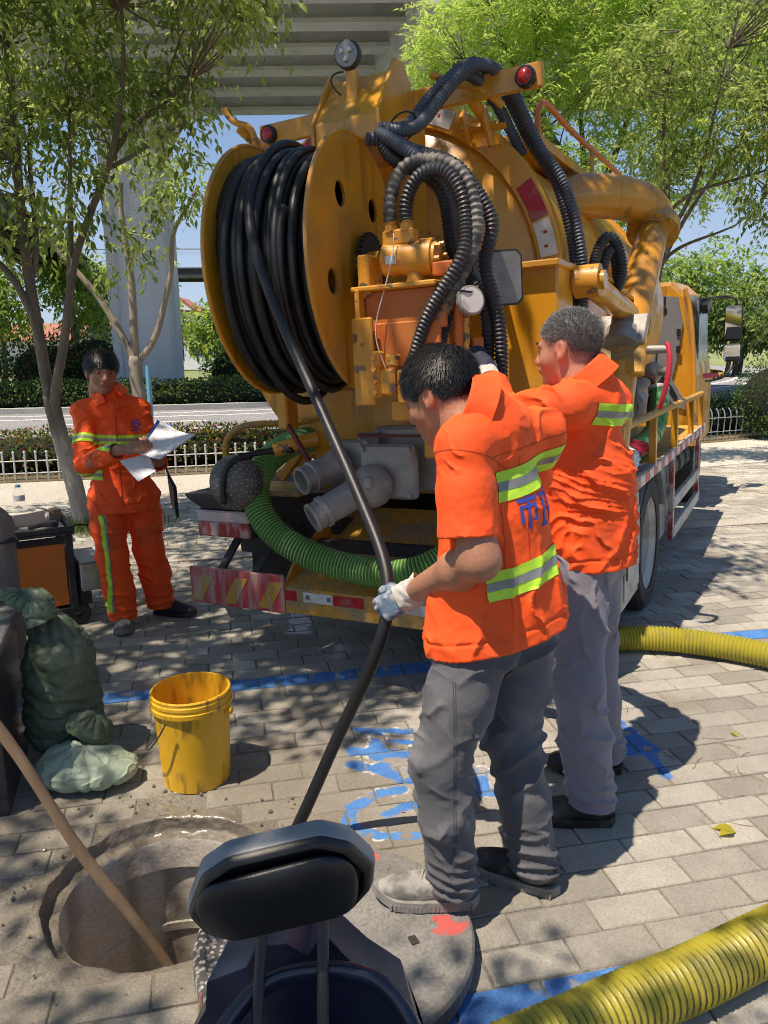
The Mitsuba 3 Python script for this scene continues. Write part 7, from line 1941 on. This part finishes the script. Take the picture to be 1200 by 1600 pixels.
# ------------------------------------------------------------------ fences
def fence(name, label, a0, a1, r, step, h, mname, bent=False):
    k = thing(name, label, 'fence')
    for z in ((.10, .26) if not bent else (.16, .40)):
        part(k, 'rail', tube([rp(a, r, z) for a in np.linspace(a0, a1, 40)], np.array([[.008, .014]] * 40), 4), mname)
    d = math.degrees(step / r)
    for i, a in enumerate(np.arange(a0, a1, d)):
        b = rp(a, r, 0)
        t = rp(a, 1.0, 0) - RC
        if bent: m = tube(spline([b, b + V(0, 0, h * .7), b + V(0, 0, h * .9) - t * .02, b + V(0, 0, h) - t * .07], 10), .011, 6)
        else: m = cat(cyl(b, b + V(0, 0, h), .013, k=8), ball(b + V(0, 0, h + .012), (.018, .018, .022), 1))
        part(k, 'picket', m, mname, smooth=35)
    return k
fence('picket_fence', 'low white picket fence in front of the red and green hedge', 9.0, 16.4, 49.95, .135, .36, 'fence_white')
fence('steel_fence', 'low grey fence with bent picket tips in front of the green hedge', 22.6, 27.6, 49.95, .15, .56, 'fence_grey', True)
# ------------------------------------------------------------------ elevated road
vd = thing('viaduct', 'grey concrete elevated road on a tall pale pillar crossing above the truck', 'viaduct')
Z0 = 10.2
for y in (21.3, 23.0, 24.7, 26.5, 28.4, 30.5):
    part(vd, 'girder', cat(bxx(-40, 34, y - .28, y + .28, Z0, Z0 + .14, .01), bxx(-40, 34, y - .06, y + .06, Z0 + .142, Z0 + .8), bxx(-40, 34, y - .2, y + .2, Z0 + .8, Z0 + .9)), 'concrete')
part(vd, 'deck', bxx(-42, 36, 20.6, 31.2, Z0 + .91, Z0 + 1.4, .01), 'concrete')
part(vd, 'parapet', bxx(-42, 36, 30.9, 31.2, Z0 + 1.402, Z0 + 2.3, .02), 'concrete')
part(vd, 'parapet', bxx(-42, 36, 20.6, 20.9, Z0 + 1.402, Z0 + 2.3, .02), 'concrete')
def xbeam(x0, x1, y0, y1, dx, name='cross_beam'):
    pts = [V(x + (dx if y == y1 else 0), y, z) for x in (x0, x1) for y in (y0, y1) for z in (Z0 - .35, Z0 + .905)]
    part(vd, name, hull(pts), 'concrete')
xbeam(1.2, 2.8, 20.8, 30.9, -2.4)
xbeam(-11.0, -9.6, 20.8, 30.9, -.0)
for x in (-26, -18, 9.5, 17.5): part(vd, 'stiffener', bxx(x, x + .35, 20.95, 30.7, Z0 + .15, Z0 + .905), 'concrete')
pil = [(-9.15, 27.2), (-9.1, 26.6), (-8.75, 26.35), (-8.7, 26.5), (-8.2, 26.5), (-8.15, 26.35), (-7.6, 26.35), (-7.15, 26.6), (-7.1, 27.4), (-7.2, 28.4), (-9.05, 28.4)]
part(vd, 'pillar', prism(pil, Z0 - 1.6, None, (0, 0, -.2)), 'concrete')
cap0, cap1 = np.array(pil), (np.array(pil) - [-8.4, 27.4]) * [1.9, 1.3] + [-8.4, 27.4]
part(vd, 'pillar_cap', rings_mesh(np.array([[V(x, y, Z0 - 1.82) for x, y in cap0], [V(x, y, Z0 - .9) for x, y in cap1 * .5 + cap0 * .5], [V(x, y, Z0 - .36) for x, y in cap1]])), 'concrete')
# ------------------------------------------------------------------ footbridge
fb = thing('footbridge', 'dark steel footbridge with glass railing behind the concrete pillar', 'bridge')
def along(p0, p1, wd, z0, z1, nm, mname):
    part(fb, nm, bar(V(p0[0], p0[1], (z0 + z1) / 2), V(p1[0], p1[1], (z0 + z1) / 2), wd, z1 - z0, .0), mname)
P0, P1, P2 = V(-12.2, 21, 0), V(-17.6, 46, 0), V(8.0, 47.5, 0)
dA = unit(P1 - P0); nA = V(-dA[1], dA[0], 0)
for s in (-1.3, 0, 1.3): along(P0 + nA * s, P1 + nA * s, .25, 5.95, 6.35, 'girder', 'bridge_dark')
for i in range(15):
    c = P0 + dA * (1 + 1.75 * i)
    part(fb, 'joist', bar(c - nA * 1.5 + V(0, 0, 6.2), c + nA * 1.5 + V(0, 0, 6.2), .14, .2), 'bridge_dark')
part(fb, 'deck_plate', bar(P0 + V(0, 0, 6.42), P1 + V(0, 0, 6.42), 3.1, .10), 'bridge_dark')
along(P1, P2, .35, 5.9, 6.35, 'girder', 'bridge_dark')
along(P1 + V(0, 2.4, 0), P2 + V(0, 2.4, 0), .35, 5.9, 6.35, 'girder', 'bridge_dark')
part(fb, 'deck_plate', bar(P1 + V(0, 1.2, 6.42), P2 + V(0, 1.2, 6.42), 2.9, .10), 'bridge_dark')
dB = unit(P2 - P1)
for i in range(14):
    c = P1 + dB * (1.8 * i + .4)
    part(fb, 'rail_post', bxx(c[0] - .03, c[0] + .03, c[1] - .03, c[1] + .03, 6.48, 7.5), 'fence_grey')
    part(fb, 'glass_panel', bar(c + V(.08, 0, 6.95), c + dB * 1.68 + V(0, 0, 6.95), .012, .8), 'rail_glass')
    part(fb, 'joist', bar(c + V(0, 0, 6.1), c + V(0, 2.4, 6.1), .12, .2), 'bridge_dark')
part(fb, 'hand_rail', bar(P1 + V(0, 0, 7.5), P2 + V(0, 0, 7.5), .07, .05), 'fence_grey')
part(fb, 'column', cat(cyl((-15.4, 43.0, -.2), (-15.4, 43.0, 4.7), .55, k=20)), 'concrete', smooth=35)
part(fb, 'column_head', hull([V(-15.4 + x, 43 + y, z) for x, y, z in ((-.4, -.4, 4.7), (.4, -.4, 4.7), (.4, .4, 4.7), (-.4, .4, 4.7), (-1.8, -.4, 5.9), (1.4, -.4, 5.9), (1.4, .4, 5.9), (-1.8, .4, 5.9))]), 'bridge_dark')
# ------------------------------------------------------------------ houses far behind
hs = thing('house', 'white house with red tiled hip roof far behind, between pillar and hose reel', 'house')
part(hs, 'wall', bxx(-52, -34.5, 150, 162, 0, 9.4, .0), 'wall_white')
rf = part(hs, 'roof', hull([V(x, y, z) for x, y, z in ((-53, 149, 9.41), (-33.6, 149, 9.41), (-53, 163, 9.41), (-33.6, 163, 9.41), (-48, 156, 12.2), (-38.5, 156, 12.2))]), 'roof_red')
part(rf, 'gable', hull([V(x, y, z) for x, y, z in ((-40.8, 148.6, 9.5), (-34.6, 148.6, 9.5), (-37.7, 148.6, 12.0), (-37.7, 156, 12.0), (-40.8, 155, 9.6), (-34.6, 155, 9.6))]), 'roof_red')
part(rf, 'gable_wall', prism([(-40.0, 9.6), (-35.4, 9.6), (-37.7, 11.3)], .1, RXZ, (0, 148.55, 0)), 'wall_white')
for x in (-40.5, -38.2):
    for z in (5.4, 2.2):
        w_ = part(hs, 'window', bxx(x, x + 1.5, 149.9, 149.99, z, z + 2.2), 'window_dark')
        part(w_, 'frame', cat(bxx(x - .1, x + 1.6, 149.85, 149.9, z - .12, z), bxx(x - .1, x + 1.6, 149.85, 149.9, z + 2.2, z + 2.32), bxx(x + .7, x + .8, 149.85, 149.9, z, z + 2.2)), 'wall_white')
lb = thing('low_building', 'long low white building behind the shrubs right of the pillar', 'building')
part(lb, 'wall', bxx(-24, -8, 80, 90, 0, 4.0), 'wall_white')
part(lb, 'roof', bxx(-24.3, -7.7, 79.7, 90.3, 4.0, 4.5), 'concrete')
for x in np.arange(-22.5, -9, 3.0):
    w_ = part(lb, 'window', bxx(x, x + 1.8, 79.93, 79.98, 1.4, 2.6), 'window_dark')
sh_ = thing('shed', 'long building with dull red roof at the far left behind the trees', 'building')
part(sh_, 'wall', bxx(-62, -33, 105, 116, 0, 3.6), 'wall_white')
part(sh_, 'roof', hull([V(x, y, z) for x in (-63, -32) for y, z in ((104, 3.61), (117, 3.61), (110.5, 6.0))]), 'roof_red')
# ------------------------------------------------------------------ street pieces
sn = thing('road_sign', 'small blue and yellow road sign on a post right of the concrete pillar', 'sign')
part(sn, 'post', cyl((-8.55, 33, -.1), (-8.55, 33, 2.6), .05, k=12), 'fence_grey', smooth=35)
part(sn, 'blue_plate', bx((-8.55, 32.93, 1.55), (.5, .03, .5), .01), 'sign_blue')
part(sn, 'yellow_plate', bx((-8.55, 32.93, 2.15), (.5, .03, .5), .01), 'sign_yellow')
ks_ = thing('striped_kerb', 'black and yellow striped kerb beyond the road on the right', 'kerb')
for i, a in enumerate(np.arange(52, 84, 1.0)):
    pts = [rp(aa, rr__, z) for aa in (a, a + .96) for rr__ in (37.02, 37.35) for z in (-.02, .24)]
    part(ks_, 'block', hull(pts), 'kerb_black' if i % 2 else 'kerb_yellow')
gr_ = thing('guard_rail', 'pale railing beyond the road behind the mirror', 'fence')
for z in (.5, .9): part(gr_, 'rail', tube([rp(a, 33.5, z + .1) for a in np.linspace(46, 68, 30)], .05, 6), 'fence_white')
for a in np.arange(46, 68, .7): part(gr_, 'picket', cyl(rp(a, 33.5, 0), rp(a, 33.5, 1.05), .035, k=6), 'fence_white')
